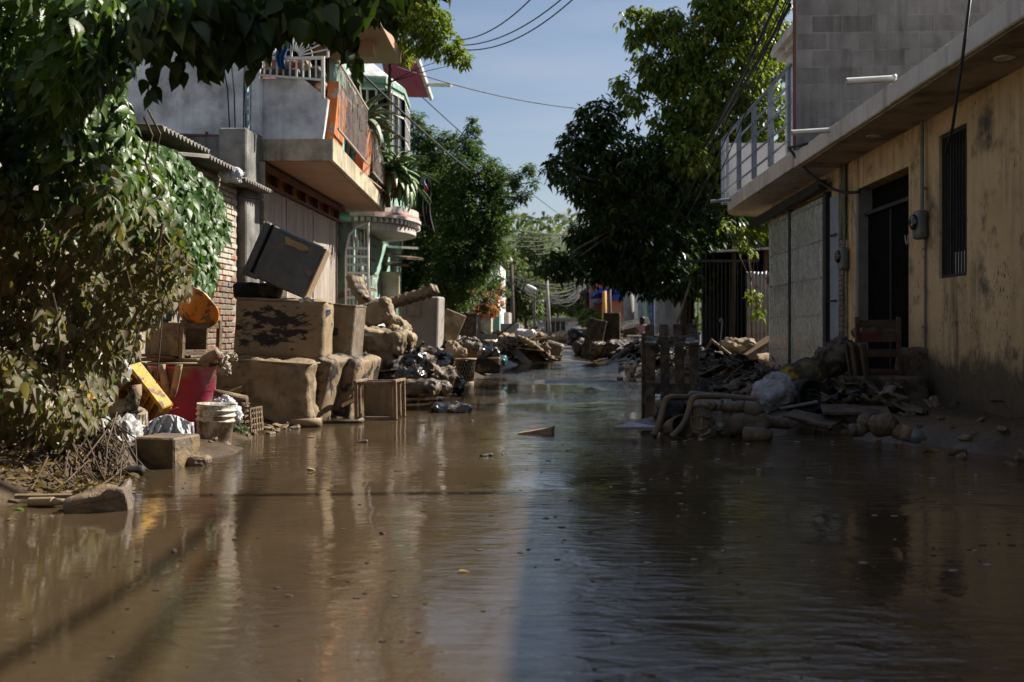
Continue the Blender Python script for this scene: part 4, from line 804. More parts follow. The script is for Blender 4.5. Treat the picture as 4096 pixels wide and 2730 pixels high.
tree('broadleaf_tree', 'large dark broad-leaved tree reaching low across the street from the right', [(3.45, 26.3, 0), (3.4, 26.1, 1.8), (3.1, 25.8, 3.0), (2.7, 25.6, 4.0)],
     [(u, v, Z1 + dz, r) for u, v, r, dz in ((2400, 480, 90, 0), (2330, 570, 90, 0), (2240, 680, 65, -1), (2450, 640, 160, 0), (2350, 740, 85, 0), (2600, 760, 210, 1), (2450, 900, 130, 0), (2330, 960, 60, 0), (2270, 1060, 70, -1), (2195, 1060, 42, -1.5), (2370, 1050, 90, 0), (2480, 1080, 100, 0), (2640, 1010, 180, 0), (2700, 1120, 90, -1), (2580, 1130, 60, 0), (2800, 930, 190, 1), (2830, 1080, 110, 0), (2520, 790, 180, 3), (2700, 850, 220, 4), (2560, 980, 180, 4), (2780, 700, 150, 2))],
     34000, .22, LM['dark'], inner=.22, trunkr=.22)
tree('tall_yellowgreen_tree', 'tall yellow-green tree rising above the balcony railing on the right', [(5.3, 27.5, 0), (5.2, 27.3, 3), (5.1, 27, 5.5), (5.0, 27, 7)],
     [(u, v, 26 + dz, r) for u, v, r, dz in ((2600, 110, 60, 0), (2540, 150, 45, 0), (2520, 60, 40, 0), (2570, 240, 50, 0), (2540, 400, 60, 0), (2480, 330, 40, 0), (2680, 90, 60, 0), (2720, 200, 110, 0), (2620, 300, 70, 0), (2680, 320, 80, 0), (2850, 120, 120, 0), (2990, 60, 150, 0), (2560, 60, 35, 0), (2780, 400, 140, 0), (2940, 300, 170, 0), (3080, 200, 150, 1), (2700, 520, 110, 0), (2880, 560, 160, 0), (3060, 500, 150, 0), (2820, 720, 130, 0), (2980, 760, 150, 1), (3100, 750, 120, 1), (2600, 240, 30, 0), (2900, -60, 140, 0), (3060, -80, 150, 1), (2740, 620, 90, -1), (3030, 900, 120, 1), (3060, 1000, 80, 1), (2950, 960, 110, 1))],
     28000, .22, LM['light'], inner=.25, trunkr=.16, droop=.9)
tree('vine_clump', 'small leafy vine trailing beside the garage gate under the balcony', [(4.4, 22.8, 0), (4.35, 22.7, 2.0), (4.2, 22.6, 3.2)],
     [(3010, 1190, 21.5, 34), (3030, 1250, 21.5, 24), (2985, 920, 22, 34), (2960, 980, 22, 22), (2900, 900, 23, 28), (3005, 1000, 22, 25), (3035, 930, 22, 28)], 340, .15, LM['light'], trunkr=.03, cat='vine', whorl=4)
tree('balcony_tree', 'slim young tree with light green crown growing beside the bay window', [Q(1552, 830, 22.5), Q(1548, 600, 22.5), Q(1558, 330, 22.5), Q(1562, 180, 22.5), Q(1600, 60, 22.5)],
     [(1640, 50, 22.5, 80), (1720, 90, 22, 80), (1690, 170, 22, 60), (1770, 180, 22, 65), (1830, 225, 22, 48), (1610, 150, 22.3, 60), (1860, 250, 22, 22), (1600, 20, 23, 70), (1620, 225, 22.5, 28), (1680, 20, 22, 60)], 3600, .16, LM['light'], trunkr=.06, inner=.2)
tree('feathery_tree', 'tall feathery green tree filling the left side beyond the round balcony', [(-4.9, 32, 0), (-4.8, 32, 2), (-4.5, 32, 4.2), (-4.2, 32, 5)],
     [(u, v, Z_, r) for u, v, Z_, r in ((1690, 560, 31, 60), (1670, 480, 31, 40), (1740, 620, 31, 80), (1800, 560, 31, 40), (1880, 590, 30, 55), (1895, 520, 30, 26), (1890, 475, 30, 14), (1890, 700, 30, 110), (1980, 700, 30, 50), (1990, 770, 30, 60), (1760, 760, 31, 120), (1880, 850, 30, 130), (1970, 880, 30, 80), (2060, 720, 29, 34), (2110, 680, 29, 26), (2085, 790, 29, 32), (2130, 730, 29, 22), (2020, 820, 29, 40), (1740, 920, 32, 130), (1860, 1010, 30, 130), (1950, 1000, 30, 80), (1700, 1060, 32, 120), (1820, 1130, 30, 110), (1930, 1110, 31, 70), (1640, 1120, 32, 80), (1760, 1190, 31, 90), (1690, 720, 34, 130))],
     52000, .16, LM['green'], SIN, inner=.35, trunkr=.2, whorl=9, droop=.25)
tree('flowering_bush', 'bush with faded orange-pink flowers at the foot of the feathery tree', [Q(1900, 1310, 34), Q(1905, 1260, 34), Q(1910, 1220, 34)],
     [(1880, 1200, 34, 45), (1935, 1190, 34, 50), (1985, 1200, 34, 30), (1900, 1245, 33.5, 40), (1960, 1235, 33.5, 35), (2000, 1150, 35, 20)], 1500, .14, LM['flower'], inner=.5, trunkr=.06, cat='bush')
tree('creeper', 'green creeper mixed with flowers on the wall beside the dark wardrobe', [Q(1850, 1330, 32), Q(1850, 1260, 32), Q(1850, 1200, 32)],
     [(1850, 1240, 32, 45), (1790, 1270, 31, 40), (1830, 1180, 32, 50), (1960, 1210, 33.6, 50), (1900, 1210, 33.6, 50), (2005, 1170, 35, 35)], 2600, .12, LM['green'], inner=.5, trunkr=.05, cat='bush')
far = [('hazy green tree left of the dark utility pole', 2045, 1190, 75, 80, 'far', [(0, -60, 70), (50, 0, 60), (-40, 20, 60), (80, -50, 50), (10, -120, 50)]),
       ('tall grey-green tree standing behind the dark utility pole', 2110, 1090, 110, 110, 'far', [(0, -60, 90), (70, -20, 80), (-60, -40, 80), (20, -130, 60), (110, 20, 60), (60, -110, 55), (0, 40, 90)]),
       ('bushy olive tree just left of the pale lamp pole', 2105, 1235, 85, 60, 'green', [(0, -40, 50), (20, 0, 40), (-30, 0, 45), (30, -60, 40)]),
       ('rounded lime-yellow tree behind the white end house', 2230, 1228, 158, 90, 'farlime', [(-40, -10, 45), (20, -30, 50), (60, 0, 40), (-20, -60, 40), (90, 15, 25)]),
       ('dark green tree on the slope behind the wires', 2330, 1180, 150, 100, 'far', [(0, 0, 90), (80, -40, 90), (-60, 0, 70), (120, 40, 80)]),
       ('leafy green bush in front of the peach house', 2362, 1270, 60, 40, 'light', [(-10, 0, 34), (20, 20, 30), (0, -20, 24), (10, 30, 30)])]
for lab, u, v, Zf, rr, lmn, cl in far:
    g = Q(u, 1310, Zf); g.z = 0
    tree('background_tree' if 'bush' not in lab else 'background_bush', lab, [g, Q(u, (v + 1310) / 2, Zf), Q(u, v, Zf)], [(u + a, v + c, Zf + random.uniform(-2, 2), r) for a, c, r in cl], 4200 if rr > 50 else 1700, .0045 * Zf + .05, LM[lmn], inner=.4, trunkr=.2 if rr > 50 else .05, cat='tree' if 'bush' not in lab else 'bush')
# forest on the hill, one mass
n = 15000; px = RNG.uniform(-190, 190, n); py = RNG.uniform(165, 420, n); hz_ = np.array([hillz(a, c) for a, c in zip(px, py)])
P = np.stack([px, py, hz_ + RNG.uniform(0, 7, n)], 1); me = leaf_mesh('forest', SI, P, randdir(n) + np.array([0, 0, -.3]), RNG.normal(0, .5, (n, 3)) + np.array([0, -.6, .8]), RNG.uniform(1.8, 4.2, n), LM['far'])
o = bpy.data.objects.new('hill_forest', me); COL.objects.link(o); tag(o, 'hazy forest covering the hill at the end of the street', 'forest', None, 'stuff')
# ---- agaves on the balcony
def agave_leaf(bend, wd):
    q = MB(); n = 8; vs = []
    for i in range(n + 1):
        t = i / n; a = bend * t; y = math.sin(a) / max(bend, 1e-3); z = -(1 - math.cos(a)) / max(bend, 1e-3); hw = wd * (0.55 + 1.1 * t) * (1 - t) ** .75 + .001
        vs += [(-hw, y, z + hw * .5), (0, y, z), (hw, y, z + hw * .5), (0, y, z - hw * .35)]
    fs = []
    for i in range(n):
        a = 4 * i
        for k in range(4): fs.append([a + k, a + (k + 1) % 4, a + 4 + (k + 1) % 4, a + 4 + k])
    q.add(vs, fs); return q
M['agave'] = mat('agave', (0.17, 0.25, 0.10), (0.08, 0.13, 0.055), 5, 0.5, 0.2, 20, stretch=(6, .6, 6), rvar=.15)
M['agave2'] = mat('agave_blue', (0.20, 0.25, 0.17), (0.10, 0.14, 0.09), 5, 0.5, 0.2, 20, stretch=(6, .6, 6), rvar=.15)
def agave(c, Rad, n, m, label, down=0.0, pot=True):
    t = thing('potted_agave', label, 'plant', c); mes = [agave_leaf(bd, .10).mesh('spiky_leaf', m, True) for bd in (.5, 1.0, 1.5)]
    for i in range(n):
        az = i * 2.39996; el = R_(80 - 95 * ((i + .5) / n) ** .9) - down * random.random(); d = Vector((math.cos(az) * math.cos(el), math.sin(az) * math.cos(el), math.sin(el)))
        x = d.cross(Vector((0, 0, 1))).normalized(); z = x.cross(d); s = Rad * random.uniform(.75, 1.15); MM = Matrix((x * s, d * s, z * s)).transposed().to_4x4(); MM.translation = Vector(c) + Vector((0, 0, .05)) + d * Rad * .1
        inst('spiky_leaf', random.choice(mes), t, MM)
    if pot: q = MB(); q.lathe([(.13, -.32), (.17, -.05), (.18, 0), (.15, 0), (.13, -.06), (0, -.06)], 16, TM(c)); q.build('pot', M['terracotta'], t, True)
    return t
agave(Q(1440, 500, 19.6), .85, 70, M['agave2'], 'spiky grey-green agave bursting over the end of the orange balcony')
agave(Q(1500, 610, 21.0), .6, 46, M['agave'], 'small agave squeezed between balcony end and bay window', .3)
agave(Q(1560, 690, 21.6), .80, 64, M['agave'], 'bright green agave hanging in front of the round balcony', .5)
agave(Q(1610, 720, 21.9), .75, 56, M['agave'], 'lowest agave trailing its leaves beside the mesh panel', .9)
rt = MB()
for i in range(26): a = Q(1500 + random.uniform(0, 90), 640, 21.7); rt.tube([a, a + Vector((random.uniform(-.1, .1), 0, -.5)), a + Vector((random.uniform(-.2, .2), 0, random.uniform(-.7, -1.0)))], .012, 4)
solo(rt, 'hanging_roots', M['bark'], 'brown tangle of roots hanging below the agaves', 'roots', Q(1540, 760, 21.7))

tree('street_tree', 'leafy tree overhanging the street behind the photographer', [(-5.2, -6, 0), (-5, -6, 3), (-4, -6, 5)],
     [], 1, .3, LM['green']) if 0 else None
# ================================================================ LEFT DEBRIS
M['muddy'] = mat('muddy_fabric', (0.28, 0.205, 0.125), (0.17, 0.122, 0.072), 3.5, 0.75, 0.45, 14, mud=0.25, mudc=(0.022, 0.018, 0.016), msc=3.2)
M['mattress'] = mat('mud_caked_mattress', (0.27, 0.20, 0.12), (0.18, 0.13, 0.078), 4, 0.75, 0.6, 18, mud=0.04, mudc=(0.04, 0.033, 0.028), msc=6, mw=.25, streak=.85, streakc=(.05, .04, .032))
M['smeared'] = mat('black_smeared_mud', (0.27, 0.20, 0.12), (0.18, 0.13, 0.078), 4, 0.75, 0.6, 18, patch=(-.02, .35, .50, .28), rvar=0)
M['cloth'] = mat('muddy_beige_cloth', (0.36, 0.275, 0.165), (0.22, 0.165, 0.10), 5, 0.8, 0.4, 16, mud=0.3, msc=3)
M['freezer'] = mat('grey_freezer', (0.095, 0.10, 0.105), (0.055, 0.055, 0.055), 5, 0.4, 0.2, 20, mud=0.12, mw=.06, mudc=(0.13, 0.105, 0.075), msc=11, rvar=0)
M['appliance'] = mat('muddy_appliance', (0.26, 0.235, 0.20), (0.18, 0.155, 0.125), 5, 0.5, 0.25, 25, mud=0.42, mudc=(0.17, 0.13, 0.09), msc=7)
M['blackbag'] = mat('black_bag', (0.012, 0.012, 0.014), (0.007, 0.007, 0.008), 6, 0.2, 0.22, 14, mud=0.14, mudc=(0.17, 0.125, 0.08), msc=6, spec=0.7, mw=.12, coat=.6)
M['muddybag'] = mat('muddy_bag', (0.03, 0.026, 0.022), (0.018, 0.016, 0.014), 6, 0.3, 0.5, 20, mud=0.36, mudc=(0.20, 0.148, 0.098), msc=5, mw=.15)
M['whitebag'] = mat('white_bag', (0.60, 0.62, 0.66), (0.48, 0.50, 0.54), 6, 0.28, 0.35, 16, mud=0.06, msc=8, trans=.2, mw=.2)
M['greybag'] = mat('grey_bag', (0.42, 0.43, 0.44), (0.28, 0.28, 0.28), 6, 0.28, 0.4, 18, mud=0.18, msc=7, trans=.12, mw=.2)
M['binred'] = mat('crimson_plastic', (0.40, 0.04, 0.10), (0.30, 0.028, 0.075), 4, 0.4, 0.12, 30, mud=0.2, mudc=(0.25, 0.17, 0.11), msc=7, rvar=0, mw=.14)
M['bucket'] = mat('muddy_white_plastic', (0.62, 0.60, 0.54), (0.42, 0.39, 0.33), 5, 0.5, 0.25, 30, mud=0.3, mudc=(0.20, 0.15, 0.10), msc=8, mw=.12, stretch=(1, 1, 2))
M['yellow'] = mat('yellow_plastic', (0.62, 0.34, 0.02), (0.48, 0.24, 0.02), 5, 0.45, 0.2, 30, mud=0.2, mudc=(0.16, 0.10, 0.06), msc=11, mw=.1)
M['orangehat'] = mat('orange_plastic', (0.58, 0.21, 0.02), (0.44, 0.14, 0.015), 5, 0.5, 0.2, 30, mud=0.18, mudc=(0.12, 0.075, 0.04), msc=9)
M['browncrate'] = mat('brown_crate', (0.17, 0.125, 0.085), (0.10, 0.075, 0.05), 6, 0.6, 0.3, 30, mud=0.4)
M['darkmud'] = mat('shade_dark_plastic', (0.105, 0.08, 0.055), (0.055, 0.04, 0.028), 6, 0.4, 0.5, 20, mud=.2, mudc=(.13, .1, .065), msc=8)  # right-hand pile darkened in its colour to match the shade there
M['muddystone'] = mat('muddy_stone', (0.15, 0.115, 0.082), (0.085, 0.062, 0.045), 5, 0.6, 0.7, 16, mud=0.3)
M['rust'] = mat('rusty_tin', (0.18, 0.09, 0.05), (0.1, 0.05, 0.03), 6, .8, .4, 20)
M['bluecloth'] = mat('blue_cloth', (0.015, 0.10, 0.24), (0.01, 0.06, 0.16), 6, .85, .3, 30)
M['pink'] = mat('faded_pink', (0.36, 0.15, 0.17), (0.25, .1, .11), 6, .7, .3, 30, mud=.45, mudc=(.22, .16, .11), msc=8)
M['palefl'] = mat('grey_petals', (0.42, 0.38, 0.30), (0.26, .22, .17), 9, .8, .3, 40)
M['clear'] = mat('dull_clear_plastic', (0.20, 0.27, 0.30), (0.12, 0.16, 0.18), 5, .18, .2, 20, mud=.25, spec=.6, trans=.4)
M['darkcloth'] = mat('dark_cloth', (0.02, 0.022, 0.03), (0.012, 0.012, 0.016), 5, .8, .3, 20, mud=.25, mudc=(.1, .075, .05))
M['mudbin'] = mat('mud_in_bucket', (0.20, 0.145, 0.095), (0.13, .09, .06), 12, .7, .8, 30, rvar=0)
def bagmesh(c, s, sd, fold=.05, n=16, rz=0, ry=0, amp=.1):
    q = MB(); q.rbox((s[0], s[1], s[2]), min(s) * .49, n, TM(c, 0, ry, rz), amp * min(s), 5.0 / max(s) * .5, sd, fold * min(s) * 2.2); return q
def bag(name, c, s, sd, m, label, cat='bag', group=None, rz=0, ry=0, knot=None, fold=.05, n=24):
    q = bagmesh(c, s, sd, fold, n, rz, ry)
    if knot: k = Vector(c) + Vector(knot); q.tube([Vector(c).lerp(k, .75), Vector(c).lerp(k, .95), k, k + Vector((.03, 0, .05))], [.05, .016, .02, .04], 7)
    return solo(q, name, m, label, cat, c, group, True)
# --- nearest left
q = MB(); c = G(365, 2050, .0) ; Mx = TM(c + Vector((0, .1, .03)), 4, -10, 12)
q.rbox((.30, .20, .13), .02, 8, Mx, .03, 7, 3); q.rbox((.10, .15, .17), .02, 7, Mx @ TM((.12, -.03, .0)), .025, 9, 5); solo(q, 'concrete_chunk', M['muddystone'], 'broken muddy concrete chunk lying in the water at bottom left', 'rubble', c, smooth=False)
q = MB(); p0, p1 = G(118, 2010, .02), G(215, 2008, .03); n = 34; pts = [p0.lerp(p1, i / n) for i in range(n + 1)]; q.tube(pts, [.024 + .004 * (i % 2) for i in range(n + 1)], 10); q.tube([p1, p1 + Vector((.09, .01, 0))], [.022, .012], 10)
solo(q, 'ribbed_hose', M['muddy'], 'short ribbed hose caked in mud beside the broken concrete chunk', 'hose', p0, smooth=True)
q = MB(); c = G(175, 1985, .03); q.box((.30, .07, .02), TM(c, 0, 3, 25)); solo(q, 'mud_plank', M['muddywood'], 'thin muddy plank behind the ribbed hose', 'plank', c)
for (u, v, sx, sz, rz, lab) in ((678, 1822, .335, .215, 9, 'square mud-covered concrete block standing at the water edge'),):
    Z = 7.35; c = Q(655, 1822, Z); q = MB(); q.box((.33, .33, .25), TM((c.x, c.y + .08, .09), 0, 0, -14), .012)
    o = solo(q, 'concrete_block', M['muddystone'], lab, 'block', (c.x, c.y, 0))
q = MB(); c = G(795, 1850, .02); q.rbox((.16, .14, .12), .05, 6, TM(c), .02, 9, 2); solo(q, 'muddy_stone', M['muddystone'], 'rounded muddy stone leaning on the right side of the concrete block', 'stone', c)
q = MB(); c = G(520, 1885, .03); q.rbox((.20, .09, .08), .04, 7, TM(c, 0, 0, 8), .01, 9, 2); solo(q, 'muddy_jar', M['muddy'], 'small muddy bottle lying on its side left of the concrete block', 'bottle', c, smooth=True)
bag('plastic_bag', Q(460, 1765, 7.6), (.42, .34, .32), 1, M['greybag'], 'crumpled grey plastic bag, striated with mud, lowest at left', knot=(.1, -.05, -.2), fold=.07, n=22)
bag('plastic_bag', Q(545, 1830, 7.5), (.22, .18, .16), 8, M['greybag'], 'small crumpled grey bag beside the muddy round lid', fold=.08)
q = MB()
def fw(s, t):
    u_ = 595 + 180 * s; top = 1690 - 30 * math.sin(math.pi * min(1, s * 1.1)); bot = 1800 + (90 * max(0, s - .72) / .28); v_ = top + (bot - top) * t
    f1 = 1 - abs(noise.noise(Vector((s * 4.5 + t * 1.2, t * 1.1, 3)))) * 2.2; f2 = 1 - abs(noise.noise(Vector((s * 11 - t * 3, t * 2.5, 8)))) * 2.2; p = Q(u_, v_, 7.85 - .18 * t - .09 * f1 - .03 * f2); return p
q.grid(fw, 60, 34); solo(q, 'white_bag', M['whitebag'], 'bright white plastic bag draped behind the concrete block', 'bag', Q(690, 1750, 7.85), smooth=True, solid=.006)
q = MB(); c = Q(680, 1765, 8.05); q.rbox((.3, .3, .24), .1, 8, Matrix.Translation(c), .02, 5, 2); solo(q, 'mud_heap', M['mud'], 'lump of mud under the bright white plastic bag', 'mud', c, smooth=True)
q = MB(); c = Q(560, 1755, 7.75); q.lathe([(0, -.012), (.105, -.012), (.11, 0), (.108, .014), (.08, .012), (0, .01)], 28, TM(c, 62, 0, 25)); solo(q, 'round_disc', M['bucket'], 'muddy round lid leaning between grey bag and white bag', 'lid', c, smooth=True)
# woven basket + shoe
bk_ = thing('broken_basket', 'small pale ribbed basket turned over with a muddy boot on it', 'basket', Q(535, 1680, 7.85))
q = MB(); c = Q(535, 1675, 7.85); q.lathe([(.12, -.08), (.10, .02), (.07, .08)], 20, TM(c, 10, 20, 0)); q.build('shell', M['mud'], bk_, True)
for i in range(20): a = 2 * math.pi * i / 20; qq = MB(); qq.beam((.122 * math.cos(a), .122 * math.sin(a), -.08), (.08 * math.cos(a), .08 * math.sin(a), .07), .018, .012); o = MB(); o.add(qq.v, qq.f, TM(c, 10, 20, 0)); o.build('rib', M['bucket'], bk_)
c = Q(525, 1620, 7.8); q = MB(); q.tube([c + Vector((-.16, 0, -.06)), c + Vector((-.08, 0, -.02)), c, c + Vector((.03, 0, .08)), c + Vector((.02, .0, .15))], [.045, .06, .065, .05, .06], 12); q.box((.24, .10, .02), TM(c + Vector((-.04, 0, -.07)), 0, -12, 0), .006)
solo(q, 'muddy_boot', M['muddy'], 'mud-caked boot lying on top of the pale ribbed basket', 'boot', c, smooth=True)
q = MB(); c = Q(420, 1665, 8.1); q.rbox((.26, .26, .22), .1, 8, Matrix.Translation(c), .01, 5, 4); solo(q, 'round_pot', M['mud'], 'rounded muddy pot behind the crumpled grey bag', 'pot', c, smooth=True)
# yellow crate
yc = thing('yellow_crate', 'bright yellow plastic crate tilted against the crimson tub', 'crate', Q(580, 1600, 8.35)); Mx = TM(Q(572, 1600, 8.4), 18, 46, -18)
def addT(q, Mx): o = MB(); o.add(q.v, q.f, Mx); return o
for args, nm in (((.46, .02, .36), 'base'),): q = MB(); q.box(args, Mx @ TM((0, .06, 0)), .004); q.build(nm, M['orangehat'], yc)
for x, z, sx, sz in ((0, .18, .48, .035), (0, -.18, .48, .035), (-.225, 0, .035, .325), (.225, 0, .035, .325)): q = MB(); q.box((sx, .12, sz), Mx @ TM((x, 0, z)), .008); q.build('side', M['yellow'], yc)
for k in range(5): q = MB(); q.box((.02, .012, .32), Mx @ TM((-.16 + k * .08, .043, 0))); q.build('slat', M['yellow'], yc)
# white & red container behind leaves
ct = thing('white_container', 'white plastic jug with red base half hidden behind the muddy leaves', 'container', Q(375, 1490, 8.0))
q = MB(); c = Q(375, 1470, 8.0); q.rbox((.14, .14, .36), .04, 6, Matrix.Translation(c)); q.build('body', M['whiteframe'], ct, True)
q = MB(); q.rbox((.145, .145, .10), .03, 6, Matrix.Translation(c - Vector((0, 0, .15)))); q.build('red_base', mat('red_plastic', (.5, .02, .02), None, 5, .4, .1, 20), ct, True)
bag('plastic_bag', Q(450, 1480, 8.1), (.2, .16, .26), 21, M['greybag'], 'thin translucent bag caught beside the white and red jug', fold=.09, ry=-30)
q = MB(); q.rbox((.2, .2, .24), .08, 7, Matrix.Translation(Q(330, 1600, 8.3)), .01, 4); solo(q, 'yellow_sack', M['yellow'], 'scrap of yellow plastic glimpsed low behind the vine leaves', 'plastic', Q(330, 1600, 8.3), smooth=True)
# crimson tub
tb = thing('crimson_tub', 'large crimson plastic tub streaked with mud, boards across its rim', 'tub', (Q(735, 1600, 9.2).x, Q(735, 1600, 9.2).y, .05)); bx, by = tb.location.x, tb.location.y
q = MB(); q.lathe([(.0, .02), (.215, .02), (.222, .05), (.258, .40), (.272, .41), (.285, .60), (.30, .605), (.305, .63), (.298, .638), (.278, .63), (.265, .45), (.21, .08), (0, .07)], 40, TM((bx, by, .03))); q.build('shell', M['binred'], tb, True)
q = MB(); q.bb(bx - .20, bx - .02, by - .315, by - .25, .50, .53, .004); q.bb(bx - .20, bx - .17, by - .31, by - .25, .53, .62, .004); q.build('handle', M['mud'], tb)
q = MB(); q.lathe([(.296, .642), (.312, .645), (.312, .66), (.29, .662)], 40, TM((bx, by, .03))); q.build('rim', M['mud'], tb, True)
def strap(s, t):
    k = s * 2; x = -.10 + .09 * t if s < .5 else -.01 + .07 * t; 
    a = math.pi * s; z = .66 - .30 * math.sin(a); yy = -.325 - .02 * math.sin(a); return Vector((bx + (-.13 + .2 * s) * .8 + .06 * t, by + yy - .02 * s, z + .02))
q = MB(); q.grid(strap, 16, 2); solo(q, 'cloth_strap', M['cloth'], 'loop of beige strap hanging over the front of the crimson tub', 'strap', (bx, by - .3, .6), smooth=True, solid=.01)
q = MB(); q.box((.50, .40, .03), TM((bx - .08, by, .712), 0, 1, 4), .004); solo(q, 'lid_board', M['muddywood'], 'flat muddy board covering the crimson tub', 'board', (bx, by, .7))
q = MB(); q.box((.36, .30, .02), TM((bx - .16, by - .06, .742), 0, 4, -12), .003); solo(q, 'bark_board', M['rust'], 'rusty brown scrap lying on the board above the tub', 'board', (bx - .1, by, .74))
# wooden crate frame on top
wc = thing('wooden_crate', 'old grey wooden crate with open frame end on top of the tub', 'crate', (bx - .1, by, .76)); Mx = TM(Q(725, 1358, 9.1) + Vector((0, .1, 0)), 0, 3, -24)
q = MB(); q.box((.40, .025, .29), Mx @ TM((-.1, -.17, 0)), .004); q.build('side_board', M['wood'], wc)
q = MB(); q.box((.40, .025, .27), Mx @ TM((-.1, .17, 0)), .004); q.build('side_board', M['wood'], wc)
q = MB(); q.box((.025, .32, .29), Mx @ TM((-.29, 0, 0)), .004); q.build('end_board', M['wood'], wc)
for y in (-.17, .17): q = MB(); q.box((.04, .04, .34), Mx @ TM((.13 if y < 0 else .2, y * (1 if y < 0 else 1.25), .01)), .004); q.build('corner_post', M['wood'], wc)
for z in (-.11, .13): q = MB(); q.beam(Mx @ Vector((.13, -.15, z)), Mx @ Vector((.2, .20, z)), .03, .05, ch=.003); q.build('end_rail', M['wood'], wc)
q = MB(); q.box((.40, .32, .02), Mx @ TM((-.1, 0, -.13))); q.build('floor_board', M['wood'], wc)
# orange basin/hat
oh = thing('orange_basin', 'torn orange plastic basin tilted on the wooden crate', 'basin', Q(775, 1240, 9.15)); Mx = TM(Q(782, 1235, 9.15), -38, 38, 10)
q = MB(); q.lathe([(0, -.13), (.09, -.12), (.14, -.04), (.165, .03), (.205, .04), (.21, .055), (.16, .045), (.13, -.03), (.085, -.105), (0, -.115)], 30, Mx, .12, 4); q.build('shell', M['orangehat'], oh, True)
bag('plastic_bag', Q(640, 1262, 9.2), (.17, .16, .13), 5, M['clear'], 'pale blue crumpled plastic beside the orange basin', fold=.08)
q = MB(); q.tube([Q(812, 1462, 9.05), Q(822, 1440, 9.05), Q(850, 1422, 9.05), Q(875, 1410, 9.05)], [.055, .045, .04, .055], 12); solo(q, 'pink_sock', M['pink'], 'muddy pink sock-like cloth sticking out of the tub', 'cloth', Q(815, 1450, 9.05), smooth=True)
fl = thing('withered_flowers', 'bunch of withered grey-white flowers right of the tub', 'flowers', Q(890, 1460, 9.1))
for i in range(9):
    c = Q(random.uniform(872, 935), random.uniform(1415, 1490), 9.1 + random.uniform(-.05, .08)); q = MB(); q.rbox((.06, .05, .055), .025, 6, Matrix.Translation(c), .03, 30, i, .02); q.build('blossom', M['palefl'], fl)
q = MB()
for i in range(6): q.tube([Q(845, 1440, 9.1), Q(random.uniform(860, 900), random.uniform(1420, 1470), 9.1)], .005, 4)
q.build('stems', M['bark'], fl)
# white bucket
def bucket(name, label, c, rt, h, m, fill=True, tilt=(0, 0), bail=None):
    t = thing(name, label, 'bucket', c); Mx = TM(c, tilt[0], tilt[1], 0)
    pr_ = [(0, 0), (rt * .84, 0), (rt * .86, .01), (rt * .95, h * .62), (rt * 1.02, h * .63), (rt * 1.02, h * .66), (rt * .955, h * .67), (rt * .96, h * .74), (rt * 1.03, h * .75), (rt * 1.03, h * .78), (rt * .97, h * .79), (rt * .975, h * .86), (rt * 1.04, h * .87), (rt * 1.04, h * .90), (rt * .985, h * .91), (rt * 1.02, h * .985), (rt * 1.035, h), (rt * .97, h), (rt * .95, h * .93), (rt * .8, h * .9 if fill else .02), (0, h * .9 if fill else .02)]
    q = MB(); q.lathe(pr_, 36, Mx); q.build('shell', m, t, True)
    if fill: q = MB(); q.lathe([(rt * .94, h * .93), (rt * .5, h * .965), (0, h * .95)], 24, Mx, .15, 2); q.build('mud_fill', M['mudbin'], t, True)
    if bail: q = MB(); q.tube([Mx @ Vector((rt * 1.03 * math.cos(a), bail * math.sin(a) * .3, h * .9 + bail * math.sin(a))) for a in [math.pi * k / 12 for k in range(13)]], .006, 6); q.build('bail', M['galv'], t, True)
    return t
c = G(835, 1795, .0); bucket('white_bucket', 'mud-splashed white bucket full of mud at the water edge', (c.x, c.y + .12, -.02), .158, .38, M['bucket'], tilt=(0, 4))
bag('plastic_bag', Q(905, 1650, 9.1), (.20, .2, .26), 31, M['whitebag'], 'torn white plastic bag hanging between bucket and brown crate', ry=-35, fold=.09)
# brown plastic crate
cr = thing('plastic_crate', 'open brown plastic lattice crate leaning beside the white bucket', 'crate', Q(975, 1690, 9.6)); Mx = TM(Q(968, 1680, 9.65), 0, -4, -8)
for y in (-.13, .13):
    for z in (-.10, -.045, .01, .06, .105): q = MB(); q.box((.30, .012, .016), Mx @ TM((0, y, z))); q.build('slat', M['browncrate'], cr)
    for x in (-.145, -.09, -.03, .03, .09, .145): q = MB(); q.box((.014, .014, .22), Mx @ TM((x, y - .004, 0))); q.build('upright', M['browncrate'], cr)
for x in (-.15, .15):
    for z in (-.10, -.045, .01, .06, .105): q = MB(); q.box((.012, .24, .016), Mx @ TM((x, 0, z))); q.build('slat', M['browncrate'], cr)
    for y in (-.08, -.03, .03, .08): q = MB(); q.box((.014, .012, .22), Mx @ TM((x + .004, y, 0))); q.build('upright', M['browncrate'], cr)
q = MB(); q.box((.30, .26, .012), Mx @ TM((0, 0, -.11))); q.build('base', M['browncrate'], cr)
q = MB(); q.tube([Q(838, 1568, 9.6), Q(900, 1582, 9.6), Q(985, 1598, 9.6)], [.035, .04, .035], 9); solo(q, 'muddy_log', M['wood'], 'muddy split log lying above the brown lattice crate', 'log', Q(900, 1582, 9.6), smooth=True)
q = MB(); q.rbox((.34, .2, .12), .04, 8, Matrix.Translation(Q(915, 1610, 9.8)), .02, 6, 3); solo(q, 'dark_sack', M['darkcloth'], 'dark wet sack under the muddy log', 'sack', Q(915, 1610, 9.8), smooth=True)
q = MB(); q.tube(sag(Q(880, 1630, 9.4), Q(990, 1640, 9.4), .05, 10), .006, 5); q.tube([Q(980, 1640, 9.4), Q(1000, 1625, 9.4), Q(985, 1615, 9.4), Q(968, 1640, 9.4)], .005, 5); solo(q, 'bent_wire', M['browncrate'], 'bent wire curling over the brown lattice crate', 'wire', Q(940, 1640, 9.4), smooth=True)
